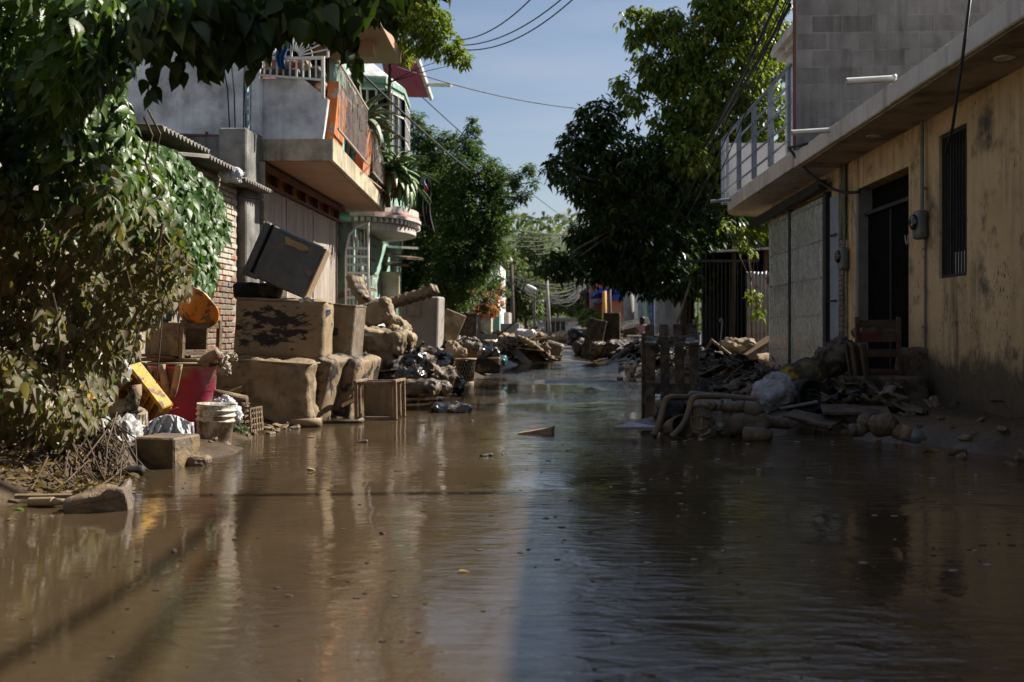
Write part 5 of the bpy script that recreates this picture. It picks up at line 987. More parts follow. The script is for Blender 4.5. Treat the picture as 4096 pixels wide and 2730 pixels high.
# --- couch blocks / mattresses
def block(name, label, c, s, r, m, rot=(0, 0, 0), sd=1, amp=.02, cat='mattress', fold=0.0, n=18, sag_=0, piping=False):
    t = thing(name, label, cat, (c[0], c[1], c[2] - s[2] / 2)); Mx = TM(c, *rot)
    q = MB(); q.rbox(s, r, n, Mx, amp, 3.2, sd, fold, sag_); q.build('padding', m, t, True)
    if piping:
        q = MB(); hx, hy, hz = s[0] / 2 - r * .25, s[1] / 2 - r * .2, s[2] / 2 - r * .3
        for zz in (hz, -hz): q = MB(); q.tube([Mx @ Vector(p) for p in ((-hx, -hy, zz), (0, -hy - .012, zz), (hx, -hy, zz), (hx + .01, 0, zz), (hx, hy, zz))], .013, 6); q.build('piping', M['mud'], t, True)
    return t
block('muddy_couch_base', 'lowest wide upholstered block sagging under the stack, caked with mud', (-3.0, 11.0, .30), (1.02, .95, .72), .05, M['mattress'], (0, 3, -4), 3, .04, 'couch', .022, 24, 0, True)
block('leaning_mattress', 'mud-coated mattress slab leaning right of the lowest couch block', (-2.47, 11.35, .31), (.20, 1.0, .74), .05, M['muddy'], (0, 14, -6), 6, .03, 'mattress', .018, 18)
block('folded_mattress', 'second thinner muddy slab behind the leaning mattress', (-2.28, 11.75, .30), (.20, .9, .72), .05, M['muddy'], (0, 12, -8), 9, .03, 'mattress', .018, 18)
block('muddy_armchair_block', 'big muddy black-smeared cushion block in the middle of the stack', (-2.96, 11.22, .98), (.97, .80, .66), .07, M['smeared'], (0, 2.2, 6), 12, .014, 'couch', .006, 22, 0, True)
q = MB(); q.tube([(-2.62, 10.72, .64), (-2.58, 10.64, .4), (-2.54, 10.62, .15), (-2.53, 10.58, -.02)], [.014, .016, .02, .05], 7); q.tube([(-2.54, 10.62, .2), (-2.47, 10.55, -.02)], [.015, .04], 6)
solo(q, 'mud_string', M['mud'], 'twisted muddy cord hanging down the front of the stack into the water', 'cord', (-2.55, 10.62, 0), smooth=True)
q = MB(); c = G(1210, 1705, .02); q.tube([c + Vector((-.14, .1, .02)), c + Vector((.05, .08, .02)), c + Vector((.16, .1, .03))], [.035, .05, .045], 12); solo(q, 'muddy_bottle', M['mud'], 'muddy bottle lying under the lowest couch block', 'bottle', c, smooth=True)
# freezer on top
fz = thing('chest_freezer', 'dark grey chest freezer tipped on its corner at the top of the stack', 'freezer', (-3.0, 11.2, 1.32)); Mx = TM(Q(1122, 1042, 11.0) + Vector((0, .32, 0)), 0, 23.5, 9)
q = MB(); q.box((.60, .62, .60), Mx @ TM((.035, 0, 0)), .015); q.build('body', M['freezer'], fz)
q = MB(); q.box((.085, .64, .63), Mx @ TM((-.322, 0, -.005)), .02); lid = q.build('lid', M['freezer'], fz)
q = MB(); q.box((.018, .625, .60), Mx @ TM((-.272, 0, 0))); q.build('seal', M['black'], fz)
q = MB(); q.box((.12, .05, .05), Mx @ TM((-.25, -.325, -.29)), .008); q.build('hinge', M['freezer'], fz)
q = MB(); q.box((.02, .60, .58), Mx @ TM((.346, 0, 0)), .004); q.build('back_panel', M['mud'], fz)
q = MB()
pts = []
for i in range(20): a = 2 * math.pi * i / 20; pts.append(Mx @ Vector((.02 + .13 * math.cos(a) * (1 + .25 * math.sin(3 * a + 1)), -.3165, .20 + .055 * math.sin(a) * (1 + .4 * math.cos(2 * a)))))
q.prism(pts, Mx.to_3x3() @ Vector((0, -.003, 0))); q.build('glue_patch', mat('tan_patch', (0.34, 0.24, 0.11), (0.25, .17, .08), 12, .8, .3, 30), fz)
q = MB(); q.box((.5, .004, .012), Mx @ TM((.06, -.314, .292))); q.build('blue_trim', mat('blue_trim', (.03, .18, .33), None, 6, .5, .1, 20), fz)
q = MB(); q.rbox((.5, .5, .2), .06, 7, Matrix.Translation(Q(1010, 1165, 11.3) + Vector((0, .3, 0))), .02, 4, 2); solo(q, 'dark_bundle', M['darkcloth'], 'dark bundle wedged under the tipped freezer', 'bundle', Q(1010, 1165, 11.4), smooth=True)
q = MB(); q.grid(lambda s, t: Q(1195 + 60 * s, 1192 + 16 * t + 4 * math.sin(s * 9), 10.75 + .1 * t + .02 * math.sin(s * 14)), 10, 4); q.grid(lambda s, t: Q(1302 + 22 * s, 1240 + 34 * t * (1 - s * .6), 10.7 + .03 * math.sin(t * 5)), 6, 4); solo(q, 'white_paper', M['whitebag'], 'scraps of white paper sticking out under the freezer corner', 'paper', Q(1220, 1200, 10.7), solid=.003)
# washer
ws = thing('washer', 'pale muddy appliance cabinet with a latch behind the middle cushion block', 'appliance', (-2.4, 12.1, .6)); Mx = TM(Q(1355, 1335, 11.9) + Vector((0, .25, 0)), 0, 5, -4)
q = MB(); q.box((.38, .5, .66), Mx, .012); q.build('body', M['appliance'], ws)
q = MB(); q.box((.39, .51, .02), Mx @ TM((0, 0, .335)), .004); q.build('top', M['appliance'], ws)
q = MB(); q.box((.07, .025, .09), Mx @ TM((-.03, -.255, .02)), .01); q.build('latch', M['darkmetal'], ws)
q = MB(); q.box((.34, .7, .5), TM((-2.42, 12.3, .3), 0, 4, 0), .02); solo(q, 'mud_box', M['mud'], 'mud-covered box carrying the pale appliance cabinet', 'box', (-2.42, 12.3, .1))
# lying stool
st = thing('wooden_chair', 'reddish wooden chair lying on its back at the waterline', 'chair', (G(1505, 1680).x, G(1505, 1680).y, 0)); Mx = TM((G(1505, 1680).x + .01, G(1505, 1680).y + .22, .205), 0, -1, -6)
M['redwood'] = mat('muddy_red_wood', (0.25, 0.13, 0.08), (0.16, 0.085, 0.055), 6, .65, .3, 30, mud=.4, mudc=(.2, .15, .1), msc=9)
for x in (-.22, .22):
    for y in (-.20, .17): q = MB(); q.box((.034, .034, .41), Mx @ TM((x, y, 0)), .004); q.build('leg', M['redwood'], st)
    q = MB(); q.box((.04, .44, .03), Mx @ TM((x, -.02, .21)), .004); q.build('side_rail', M['redwood'], st)
    q = MB(); q.box((.03, .03, .41), Mx @ TM((x * .8, -.20, 0)), .004); q.build('slat', M['redwood'], st)
for y in (-.20, .18): q = MB(); q.box((.42, .03, .035), Mx @ TM((0, y, .19)), .004); q.build('cross_rail', M['redwood'], st)
q = MB(); q.box((.40, .03, .37), Mx @ TM((0, .12, -.01)), .006); q.build('seat', M['mattress'], st)
q = MB(); q.box((.42, .03, .035), Mx @ TM((0, -.20, -.19)), .004); q.build('cross_rail', M['redwood'], st)
q = MB(); q.tube([G(1290, 1690, .015), G(1430, 1686, .02), G(1450, 1680, .03)], [.02, .02, .028], 8); solo(q, 'wood_spindle', M['darkwood'], 'dark broken furniture leg in the water left of the fallen chair', 'wood', G(1400, 1688), smooth=True)
q = MB(); q.box((.16, .1, .01), TM(Q(1395, 1612, 11.2), 20, -25, 0)); solo(q, 'wood_chip', M['muddywood'], 'small tan board leaning beside the fallen chair', 'board', Q(1395, 1612, 11.2))
q = MB(); q.rbox((.14, .12, .1), .05, 7, Matrix.Translation(Q(1395, 1570, 12)), .01, 9, 2); solo(q, 'mud_pot', M['mud'], 'round muddy cup on the bank above the fallen chair', 'cup', Q(1395, 1570, 12), smooth=True)
q = MB(); q.box((.10, .04, .45), TM(Q(1370, 1500, 11.9), 0, -12, 0), .006); solo(q, 'pale_plank', M['cloth'], 'short pale plank leaning behind the stack', 'plank', Q(1370, 1510, 11.9))
# --- black bags and cushions
gb = 'rubbish bags heaped along the left bank'
for (u, v, Z, s, sd, m, lab, rz, kn) in (
    (1453, 1455, 14.2, (.40, .34, .30), 1, 'blackbag', 'shiny black bag resting in the green basin', 0, None),
    (1632, 1448, 15.0, (.62, .5, .48), 2, 'blackbag', 'large wrinkled black bag at the centre of the heap', 20, (.2, -.1, .24)),
    (1640, 1512, 14.4, (.50, .42, .36), 3, 'blackbag', 'glossy black bag directly below the largest one', -10, None),
    (1700, 1470, 15.3, (.42, .4, .46), 11, 'muddybag', 'mud-smeared bag squeezed in the middle of the heap', 0, None),
    (1762, 1452, 16.4, (.46, .45, .54), 4, 'blackbag', 'tall pleated black bag in front of the laundry basket', 10, (.05, 0, .3)),
    (1758, 1515, 15.4, (.70, .5, .46), 5, 'muddybag', 'long mud-coated sack sloping to the water', 25, None),
    (1675, 1552, 14.2, (.74, .42, .26), 6, 'muddybag', 'flattened muddy bag lying lowest at the waterline', -8, None),
    (1822, 1535, 15.9, (.34, .3, .36), 7, 'blackbag', 'small black bag below the laundry basket', -20, None),
    (1700, 1420, 15.8, (.44, .4, .26), 8, 'muddybag', 'muddy bag flopped against the tall fridge door', 0, None),
    (1560, 1520, 14.7, (.40, .35, .3), 9, 'darkcloth', 'dark blue-black bag in shadow beside the basin', 0, None),
    (1760, 1555, 14.5, (.40, .3, .24), 10, 'muddybag', 'small round muddy bag at the foot of the heap', 0, None)):
    bag('garbage_bag', Q(u, v, Z - .5), (s[0] * .76, s[1] * .8, s[2] * .78), sd * 3.1, M[m], lab, 'bag', gb, rz, 0, kn, .055, 28)
bs_ = thing('green_basin', 'pale green oval basin holding a shiny black bag', 'basin', Q(1448, 1520, 14.1))
q = MB(); q.lathe([(0, -.06), (.17, -.06), (.235, .04), (.25, .045), (.25, .06), (.22, .055), (.16, -.03), (0, -.04)], 28, Matrix.Translation(Q(1448, 1500, 14.1))); q.build('shell', mat('green_basin', (0.13, 0.19, 0.14), (.08, .12, .09), 5, .4, .1, 20, mud=.3), bs_, True)
cush = [('folded_cushion', 'upper bent beige sofa cushion leaning towards the white grille', Q(1478, 1262, 14.9), (.66, .6, .30), .045, (0, -19, 6), 'cloth'),
        ('sofa_cushion', 'wide pleated beige cushion in the middle of the heap', Q(1500, 1358, 14.4), (.92, .6, .30), .06, (0, 7, -8), 'cloth'),
        ('sofa_cushion', 'torn drooping cushion end above the black bags', Q(1605, 1345, 14.5), (.40, .45, .18), .07, (0, 28, 12), 'cloth'),
        ('muddy_cooler', 'boxy muddy cooler standing behind the shiny black bag', Q(1540, 1436, 14.3), (.48, .42, .36), .04, (0, -6, -22), 'muddy'),
        ('crumpled_sheet', 'heap of crumpled tan cloth spilling down over the cushions', Q(1580, 1292, 14.8), (.46, .4, .18), .08, (0, 38, 0), 'cloth')]
for nm, lab, c, s, r, rot, m in cush: block(nm, lab, c, s, r, M[m], rot, random.random() * 30, .028, 'cushion' if 'cooler' not in nm else 'cooler', .032 if 'sheet' in nm or 'torn' in lab else .036, 28, 0, 'upper' in lab or 'cooler' in nm)
q = MB(); Mx = TM(Q(1408, 1405, 13.6), 0, 25, 0); q.box((.17, .12, .16), Mx, .02); cb = solo(q, 'cream_box', M['cloth'], 'small cream box with a round spiral mark beside the cushions', 'box', Q(1408, 1405, 13.6))
q = MB(); q.tube([Mx @ Vector((.045 * math.cos(a) * (1 - a / 12), -.063, .045 * math.sin(a) * (1 - a / 12))) for a in [i * .45 for i in range(18)]], .006, 5); q.build('spiral_mark', M['darkcloth'], cb)
# bent mattress strip
pth = [Q(1402, 1105, 16.5), Q(1420, 1160, 16.5), Q(1455, 1205, 16.5), Q(1520, 1222, 16.5), Q(1580, 1205, 16.5), Q(1640, 1185, 16.5), Q(1695, 1172, 16.5), Q(1738, 1148, 16.5)]
q = MB(); vs = []; n = len(pth)
fine = []
for i in range(n - 1):
    for k in range(6): fine.append(pth[i].lerp(pth[i + 1], k / 6))
for _ in range(4): fine = [fine[0]] + [(fine[i - 1] + fine[i] * 2 + fine[i + 1]) / 4 for i in range(1, len(fine) - 1)] + [fine[-1]]
q.grid(lambda s, t: (lambda f: f + Vector((0, .9 * t - .1, .02 * math.sin(s * 170))))(fine[min(len(fine) - 1, int(s * (len(fine) - 1) + .5))]), len(fine) - 1, 6)
solo(q, 'bent_mattress', M['muddy'], 'thin ribbed mattress bent in a long curve across the top of the heap', 'mattress', Q(1560, 1200, 16.5), smooth=True, solid=.13)
# fridge door
fd = thing('fridge_door', 'tall grey fridge standing upright in the heap with embossed panel', 'fridge', (Q(1680, 1400, 18).x, Q(1680, 1400, 18).y, .2)); c = Q(1682, 1315, 17.6) + Vector((0, .25, 0)); Mx = TM((c.x, c.y, .86), 0, 1.5, -6)
M['fridge'] = mat('fridge_grey', (0.36, 0.345, 0.32), (0.25, 0.235, 0.21), 4, .4, .15, 20, mud=.16, mudc=(.22, .165, .11), msc=4, mw=.2)
q = MB(); q.box((.66, .5, 1.35), Mx, .02); q.build('body', M['fridge'], fd)
q = MB(); q.box((.60, .012, 1.31), Mx @ TM((-.025, -.255, 0)), .004); dd = q.build('door', M['fridge'], fd)
q = MB()
for x0, x1, z0, z1 in ((-.25, .02, .585, .60), (-.25, .02, .33, .345), (-.25, -.235, .346, .584), (.005, .02, .346, .584)): q.bb(x0, x1, -.28, -.262, z0, z1, M=Mx)
q.build('embossed_frame', M['fridge'], dd)
# laundry basket
lb = thing('laundry_basket', 'tall woven brown laundry basket at the waterline', 'basket', (Q(1862, 1475, 18.2).x, Q(1862, 1475, 18.2).y, 0)); bx2, by2 = lb.location.x, lb.location.y
q = MB(); q.lathe([(.0, .02), (.12, .0), (.135, .05), (.17, .40)], 24, TM((bx2, by2, -.01))); q.build('liner', M['black'], lb, True)
for i in range(20):
    a = 2 * math.pi * i / 20
    for sgn in (-1, 1): q = MB(); q.tube([(bx2 + (.138 + .037 * k / 5) * math.cos(a + sgn * k * .16), by2 + (.138 + .037 * k / 5) * math.sin(a + sgn * k * .16), .04 + k * .075) for k in range(6)], .009, 4); q.build('weave_strand', M['browncrate'], lb)
q = MB(); q.lathe([(.165, .43), (.195, .43), (.2, .46), (.165, .46)], 28, TM((bx2, by2, -.01))); q.build('rim', M['mud'], lb, True)
q = MB(); q.lathe([(.135, -.02), (.15, -.02), (.15, .05), (.135, .05)], 28, TM((bx2, by2, -.01))); q.build('foot', M['mud'], lb, True)
# wardrobe, table, tub
wd = thing('dark_wardrobe', 'dark brown wooden wardrobe standing beyond the fridge', 'wardrobe', (Q(1860, 1390, 22).x, 22, .1)); c = Q(1858, 1330, 21.8); Mx = TM((c.x, c.y + .3, .62), 0, .5, -7)
q = MB(); q.box((.56, .5, 1.28), Mx, .006); q.build('carcass', M['darkwood'], wd); q = MB(); q.box((.62, .56, .04), Mx @ TM((0, 0, .66)), .004); q.build('top', M['darkwood'], wd)
for x in (-.13, .13): q = MB(); q.box((.25, .015, 1.2), Mx @ TM((x, -.258, 0)), .003); q.build('door', M['darkwood'], wd)
q = MB(); q.box((.57, .4, .34), TM(Q(1950, 1462, 21.2) + Vector((0, .2, 0)), 0, 0, -5), .03); solo(q, 'black_tub', mat('black_plastic', (.01, .01, .012), None, 5, .25, .1, 20, mud=.2), 'low black plastic tub at the waterline beyond the laundry basket', 'tub', Q(1950, 1490, 21.2))
bag('garbage_bag', Q(1945, 1420, 21.5), (.55, .4, .34), 44, M['blackbag'], 'black bag piled on the low black tub', 'bag', gb)
bag('garbage_bag', Q(2000, 1445, 21.6), (.30, .25, .2), 46, mat('teal_bag', (.02, .12, .15), None, 6, .3, .3, 20), 'small teal bag on the edge of the black tub', 'bag')
bag('garbage_bag', Q(1865, 1395, 20), (.6, .5, .4), 47, M['muddybag'], 'muddy bag heaped in front of the dark wardrobe', 'bag', gb)
bag('muddy_cushion', Q(1805, 1405, 18.6), (.32, .3, .34), 48, M['mud'], 'round muddy cushion right of the tall grey fridge', 'cushion')
bag('muddy_cushion', Q(1835, 1412, 18.4), (.28, .2, .2), 49, M['mud'], 'small pale square cushion behind the laundry basket', 'cushion')
q = MB(); q.box((.40, .04, .9), TM(Q(1788, 1340, 18.8), -8, 22, 0), .01); solo(q, 'leaning_cloth_board', M['cloth'], 'draped tan board leaning right of the fridge', 'board', Q(1788, 1345, 18.8))
tb2 = thing('stone_table', 'grey table top with one curved steel leg beyond the wardrobe', 'table', Q(1950, 1400, 24)); q = MB(); q.box((.42, .5, .13), Matrix.Translation(Q(1950, 1347, 23.5)), .01); q.build('table_top', M['concrete'], tb2)
q = MB(); q.tube([Q(1965, 1365, 23.3), Q(1966, 1390, 23.3), Q(1975, 1420, 23.3), Q(1986, 1436, 23.3)], [.03, .03, .028, .02], 8); q.build('leg', M['galv'], tb2, True)
# --- far left pile of boards
pile = thing('board_heap', 'far heap of broken boards and furniture beside the water', 'rubble heap', (Q(2060, 1420, 31).x, 31, .1))
rnd = random.Random(5)
for i in range(34):
    u = rnd.uniform(1985, 2175); hgt = 1 - abs(u - 2075) / 120; v = rnd.uniform(1425 - 75 * hgt, 1428); Z = rnd.uniform(28, 33); q = MB()
    q.box((rnd.uniform(.5, 1.3), rnd.uniform(.08, .4), rnd.uniform(.02, .06)), TM(Q(u, v, Z), rnd.uniform(-30, 30), rnd.uniform(-40, 45), rnd.uniform(-60, 60)), .004); q.build('board', rnd.choice([M['muddywood'], M['cloth'], M['muddy'], M['muddystone']]), pile)
q = MB(); q.rbox((1.7, 1.2, .6), .25, 10, Matrix.Translation(Q(2070, 1415, 31)), .1, 3, 2); q.build('mud_core', M['wetmud'], pile, True)
q = MB(); q.grid(lambda s, t: Q(2068 + 145 * s, 1352 + 78 * s ** .9 - 10 * math.sin(s * 5), 29.5) + Vector((0, .7 * t, .02 * math.sin(s * 60))), 30, 4); solo(q, 'curved_mattress', M['muddy'], 'long curved mattress sliding down the far heap into the water', 'mattress', Q(2140, 1400, 29.5), smooth=True, solid=.14)
q = MB(); q.box((1.2, .35, .05), TM(Q(2010, 1330, 31), 0, -38, 0)); solo(q, 'slanting_plank', M['wood'], 'long plank sticking up at a slant from the far heap', 'plank', Q(2010, 1330, 31))
q = MB(); q.box((.62, .5, .30), Matrix.Translation(Q(2041, 1313, 34)), .01); solo(q, 'grey_cistern', M['bluegrey'], 'grey box standing on the far heap beneath the utility pole', 'box', Q(2041, 1325, 34))
fs_ = thing('far_stool', 'small brown wooden stool with thin legs on the far heap', 'stool', Q(2170, 1420, 30.5)); q = MB(); q.box((.55, .4, .06), TM(Q(2165, 1356, 30.5), 0, -8, 0), .005); q.build('seat', M['redwood'], fs_)
for a, c in ((2145, 2150), (2165, 2178), (2188, 2196), (2180, 2200)): q = MB(); q.beam(Q(a, 1358, 30.4 + (a % 3) * .15), Q(c, 1418, 30.4), .035, .035); q.build('leg', M['redwood'], fs_)
bag('white_sack', Q(2100, 1335, 31.5), (.65, .4, .26), 50, M['whitebag'], 'pale cream sack on top of the far heap', 'sack')
bag('white_sack', Q(2150, 1345, 33), (.4, .3, .24), 51, M['cloth'], 'beige sack near the small brown stool', 'sack')
q = MB(); q.box((.55, .3, .55), TM(Q(2213, 1405, 31), 0, 15, -20), .05); solo(q, 'white_appliance', M['appliance'], 'dark stained white cabinet tipped behind the brown stool', 'appliance', Q(2213, 1430, 31))
for (u, v, Z, s, lab) in ((1990, 1400, 27, .5, 'dark muddy lump at the left foot of the far heap'), (2030, 1375, 27.5, .5, 'blue-grey bundle below the grey table'), (2250, 1350, 60, .9, 'distant bundle of pale refuse beside the lamp pole'), (2400, 1400, 30, .6, 'dark muddy lump under the black board')):
    bag('refuse_bundle', Q(u, v, Z), (s, s * .8, s * .7), u * .1, M['muddybag'] if Z < 50 else M['cloth'], lab, 'bundle')
# --- floating things
q = MB(); c = G(1808, 1652, .0); q.rbox((.46, .3, .10), .05, 18, TM(c + Vector((0, .12, .03))), .03, 6, 3, .03); solo(q, 'floating_bag', M['blackbag'], 'dark crumpled bag floating in mid-street', 'bag', c, smooth=True)
q = MB(); c = G(2140, 1738, .0); q.prism([c + Vector((-.16, 0, -.02)), c + Vector((.15, -.02, -.02)), c + Vector((.155, 0, .065)), c + Vector((-.02, .0, .03)), c + Vector((-.16, 0, .008))], (.03, .18, 0)); solo(q, 'floating_brick', M['redwood'], 'reddish broken board poking out of the water in mid-street', 'board', c)
for k, (u, v, s, lab) in enumerate(((1450, 1770, .09, 'small dark splinter floating left of mid-street'), (1945, 1826, .10, 'thin dark twig floating below the reddish board'), (2015, 1818, .05, 'tiny twig end beside the thin floating twig'), (1888, 1688, .06, 'small dark pebble-like lump in mid-water'), (700, 2210, .05, 'tiny dark chip in the lower left water'), (1528, 2137, .03, 'tiny speck of wood in the brown water'), (1245, 1882, .06, 'muddy lump breaking the surface right of the block'))):
    c = G(u, v); q = MB(); q.rbox((s, s * .4, s * .3), s * .1, 5, TM(c + Vector((0, 0, .004)), 0, -12, k * 30), s * .1, 20, k); solo(q, 'floating_chip', M['darkwood'] if k != 6 else M['mud'], lab, 'debris', c)
def leafthing(u, v, s, lab, m='dry', az=0, z=.006):
    c = G(u, v); me = leaf_mesh('fallen_leaf', OV, np.zeros((1, 3)), np.array([[math.cos(az), math.sin(az), .08]]), np.array([[0, 0, 1.]]), [s], LM[m]); o = bpy.data.objects.new('fallen_leaf', me); COL.objects.link(o); o.location = (c.x, c.y, max(z, gz(c.x, c.y) + .012)); tag(o, lab, 'leaf')
leafthing(1835, 2292, .05, 'yellow leaf floating in the middle of the brown water', az=.2)
leafthing(525, 1950, .06, 'curled orange leaf on the waterline at left', az=1.0, z=.02)
leafthing(160, 2028, .07, 'green-yellow leaf in front of the ribbed hose', 'ivy', az=.1)
leafthing(60, 2040, .08, 'pale green leaf lying at the far left edge', 'ivy', az=-.4)
leafthing(30, 2085, .06, 'yellow fallen leaf in the lower left corner', az=.6)
leafthing(150, 2080, .06, 'reddish dry leaf floating below the hose', az=2.6)
leafthing(330, 1935, .07, 'pale straw-coloured leaf at the foot of the vine', az=.3)
# litter under the vine: uncountable
n = 700; uu = RNG.uniform(-60, 560, n); vv = 1985 - np.abs(RNG.normal(0, 70, n)) - np.clip(uu - 300, 0, 300) * .25; P = np.array([tuple(G(a, c)) for a, c in zip(uu, vv)]); P[:, 2] = [max(0.004, gz(p[0], p[1])) + .01 for p in P]
me = leaf_mesh('litter', OV, P, RNG.normal(0, 1, (n, 3)) * [1, 1, .25], RNG.normal(0, .5, (n, 3)) + [0, 0, 1], RNG.uniform(.025, .08, n), LM['dry']); o = bpy.data.objects.new('leaf_litter', me); COL.objects.link(o); tag(o, 'dry fallen leaves and straw littering the bank under the vine', 'litter', None, 'stuff')
# weeds by the crate
wdm = MB(); c0 = G(930, 1740, .02); c0.y += .1
for i in range(60):
    a = random.uniform(0, 6.28); r = random.uniform(.02, .15); p = c0 + Vector((r * math.cos(a), r * .6 * math.sin(a), 0)); wdm.tube([p, p + Vector((random.uniform(-.03, .03), random.uniform(-.03, .03), .05)), p + Vector((random.uniform(-.08, .08), random.uniform(-.06, .03), random.uniform(.06, .11)))], [.004, .004, .001], 4)
o = solo(wdm, 'weed_tuft', M['agave'], 'small green tuft of weeds at the foot of the lattice crate', 'weeds', c0); o['kind'] = 'stuff'
# clods of mud and rubble chips on both banks: uncountable
cl = MB(); rr = random.Random(3)
for i in range(520):
    if i < 330: y = rr.uniform(7, 24); x = -interp(y, [(7, 2.9), (12, 2.3), (19, 1.8), (24, 1.6)]) - abs(rr.gauss(0, .45))
    else: y = rr.uniform(7.5, 26); x = interp(y, [(7, 3.3), (12, 2.1), (20, 1.6), (26, 1.6)]) + abs(rr.gauss(0, .6))
    s = rr.uniform(.02, .07) * (1 + y / 25); cl.rbox((s * rr.uniform(.8, 2), s, s * .6), s * .3, 2, TM((x, y, max(0, gz(x, y)) + s * .1), rr.uniform(-20, 20), rr.uniform(-30, 30), rr.uniform(0, 180)), s * .2, 20, i)
o = solo(cl, 'mud_clods', M['muddystone'], 'scattered clods and rubble chips along both muddy banks', 'rubble'); o['kind'] = 'stuff'
# --- balcony clutter
def cloth(name, label, quad, m, cat='cloth', wv=.03, Z=15.15, solid=.01):
    (a, b_, c, d) = quad; q = MB()
    def f(s, t):
        u_ = (a[0] * (1 - s) + b_[0] * s) * (1 - t) + (d[0] * (1 - s) + c[0] * s) * t; v_ = (a[1] * (1 - s) + b_[1] * s) * (1 - t) + (d[1] * (1 - s) + c[1] * s) * t
        return Q(u_ + 6 * math.sin(t * 7), v_, Z + wv * math.sin(s * 16 + t * 4) + wv * .5 * math.sin(s * 31 + 2))
    q.grid(f, 26, 14); return solo(q, name, m, label, cat, Q(a[0], a[1], Z), smooth=True, solid=solid)
cloth('blue_cloth', 'blue cloth hung over the balcony grill', ((1100, 145), (1155, 140), (1140, 280), (1112, 275)), M['bluecloth'])
bag('white_sack', Q(1195, 266, 15.5), (.36, .3, .17), 60, M['cloth'], 'rolled white sack with red print on the balcony edge', 'sack')
q = MB(); c = Q(1182, 266, 15.34)
for i, (x, z, a, h) in enumerate(((0, 0, .02, .12), (.03, .04, .05, .02), (.03, 0, .05, .02), (.07, .02, .02, .08), (.03, -.045, .06, .02))): q.box((a, .004, h), Matrix.Translation(c + Vector((x - .03, 0, z))))
q.build('red_print', mat('red_print', (.55, .02, .02), None, 6, .6, .1, 20), bpy.data.objects['white_sack.002'] if 'white_sack.002' in bpy.data.objects else None)
bag('black_bundle', Q(1230, 305, 15.6), (.55, .4, .22), 61, M['darkcloth'], 'dark rolled bundle lying along the balcony parapet', 'bundle')
bag('pale_jug', Q(1285, 345, 15.6), (.2, .2, .2), 62, M['cloth'], 'round cream jug behind the balcony parapet corner', 'jug', fold=0)
bag('log_bundle', Q(1110, 292, 15.35), (.7, .2, .1), 63, M['darkwood'], 'dark plank roll on top of the white parapet', 'bundle')
bag('grey_netting', Q(1075, 185, 15.6), (.22, .18, .28), 64, M['greybag'], 'grey netting tangled on the sunburst grill', 'net', fold=.1)
bag('white_bag', Q(925, 700, 13.3), (.26, .24, .18), 65, M['whitebag'], 'white plastic bag lying on the edge of the corrugated roof', 'bag', fold=.08)
cloth('dark_clothes', 'dark trousers hanging from the mesh panel of the round balcony', ((1690, 690), (1712, 690), (1735, 930), (1700, 900)), M['darkcloth'], 'clothes', .05, 25.2)
cloth('blue_jeans_scrap', 'short blue-grey garment hung beside the dark trousers', ((1686, 690), (1704, 688), (1704, 745), (1690, 745)), M['bluegrey'], 'clothes', .03, 25.0)
cloth('red_cloth_strip', 'narrow red cloth strip hanging below the blue-grey garment', ((1697, 745), (1706, 745), (1704, 790), (1695, 790)), mat('red_cloth', (.3, .02, .03), None, 6, .8, .2, 20), 'clothes', .03, 25.0)
# ================================================================ RIGHT DEBRIS
M['chairplast'] = mat('muddy_chair_plastic', (0.14, 0.112, 0.08), (0.085, 0.066, 0.046), 5, 0.5, 0.3, 25, mud=0.3)
M['bluearm'] = mat('blue_plastic', (0.02, 0.08, 0.28), (0.015, 0.06, 0.2), 5, .4, .15, 30, mud=.48, mudc=(.13, .11, .09), msc=5)
# pallet / crib
pc = thing('wooden_crib', 'dark wooden crib-like frame standing upright with pale muddy top ledges', 'crib', (1.35, 11.9, 0))
gA = G(2592, 1668, 0); gB = G(2782, 1655, 0); yaw = math.degrees(math.atan2(gB.y - gA.y, gB.x - gA.x)); cx, cy = (gA.x + gB.x) / 2, (gA.y + gB.y) / 2; W_ = gB.x - gA.x; Mx = TM((cx, cy, 0), 0, 0, 0)
for i in range(4): q = MB(); x = -W_ / 2 + .05 + i * (W_ - .10) / 3; q.box((.105, .03, .85), Mx @ TM((x, 0, .41), 0, random.uniform(-1, 1), 0), .004); q.build('slat', M['darkwood'], pc)
for i in range(4): q = MB(); x = -W_ / 2 + .05 + i * (W_ - .10) / 3; q.box((.108, .025, .16 if i else .14), Mx @ TM((x + .02, .32, .955), 0, 0, 0), .006); q.build('upper_slat', M['darkwood'], pc)
q = MB(); q.box((W_ - .08, .03, .12), Mx @ TM((0, .03, .30)), .004); q.build('lower_rail', M['darkwood'], pc)
q = MB(); q.box((W_ - .06, .12, .03), Mx @ TM((.01, .22, .885), 3, 0, 0), .004); q.build('back_ledge', M['whitewood'], pc)
q = MB(); q.box((.13, .34, .03), Mx @ TM((-W_ / 2 + .07, .05, .845), 12, 3, -14), .004); q.build('side_ledge', M['whitewood'], pc)
q = MB(); q.box((.16, .34, .03), Mx @ TM((W_ / 2 - .06, .04, .845), 12, -2, -10), .004); q.build('side_ledge', M['whitewood'], pc)
q = MB(); q.box((.09, .05, .015), Mx @ TM((-W_ / 2 + .04, .05, .885), 12, 3, -18), .002); q.build('block', M['whitewood'], pc)
for i in range(4): q = MB(); q.box((.025, .10, .2), Mx @ TM((W_ / 2 + .02 + i * .012, .38 + i * .13, .96 + i * .012)), .005); q.build('upper_slat', M['whitewood'] if i else M['darkwood'], pc)
q = MB(); q.beam(Mx @ Vector((W_ / 2 - .02, .2, .9)), Mx @ Vector((W_ / 2 + .10, .86, .93)), .10, .03); q.build('side_ledge', M['whitewood'], pc)
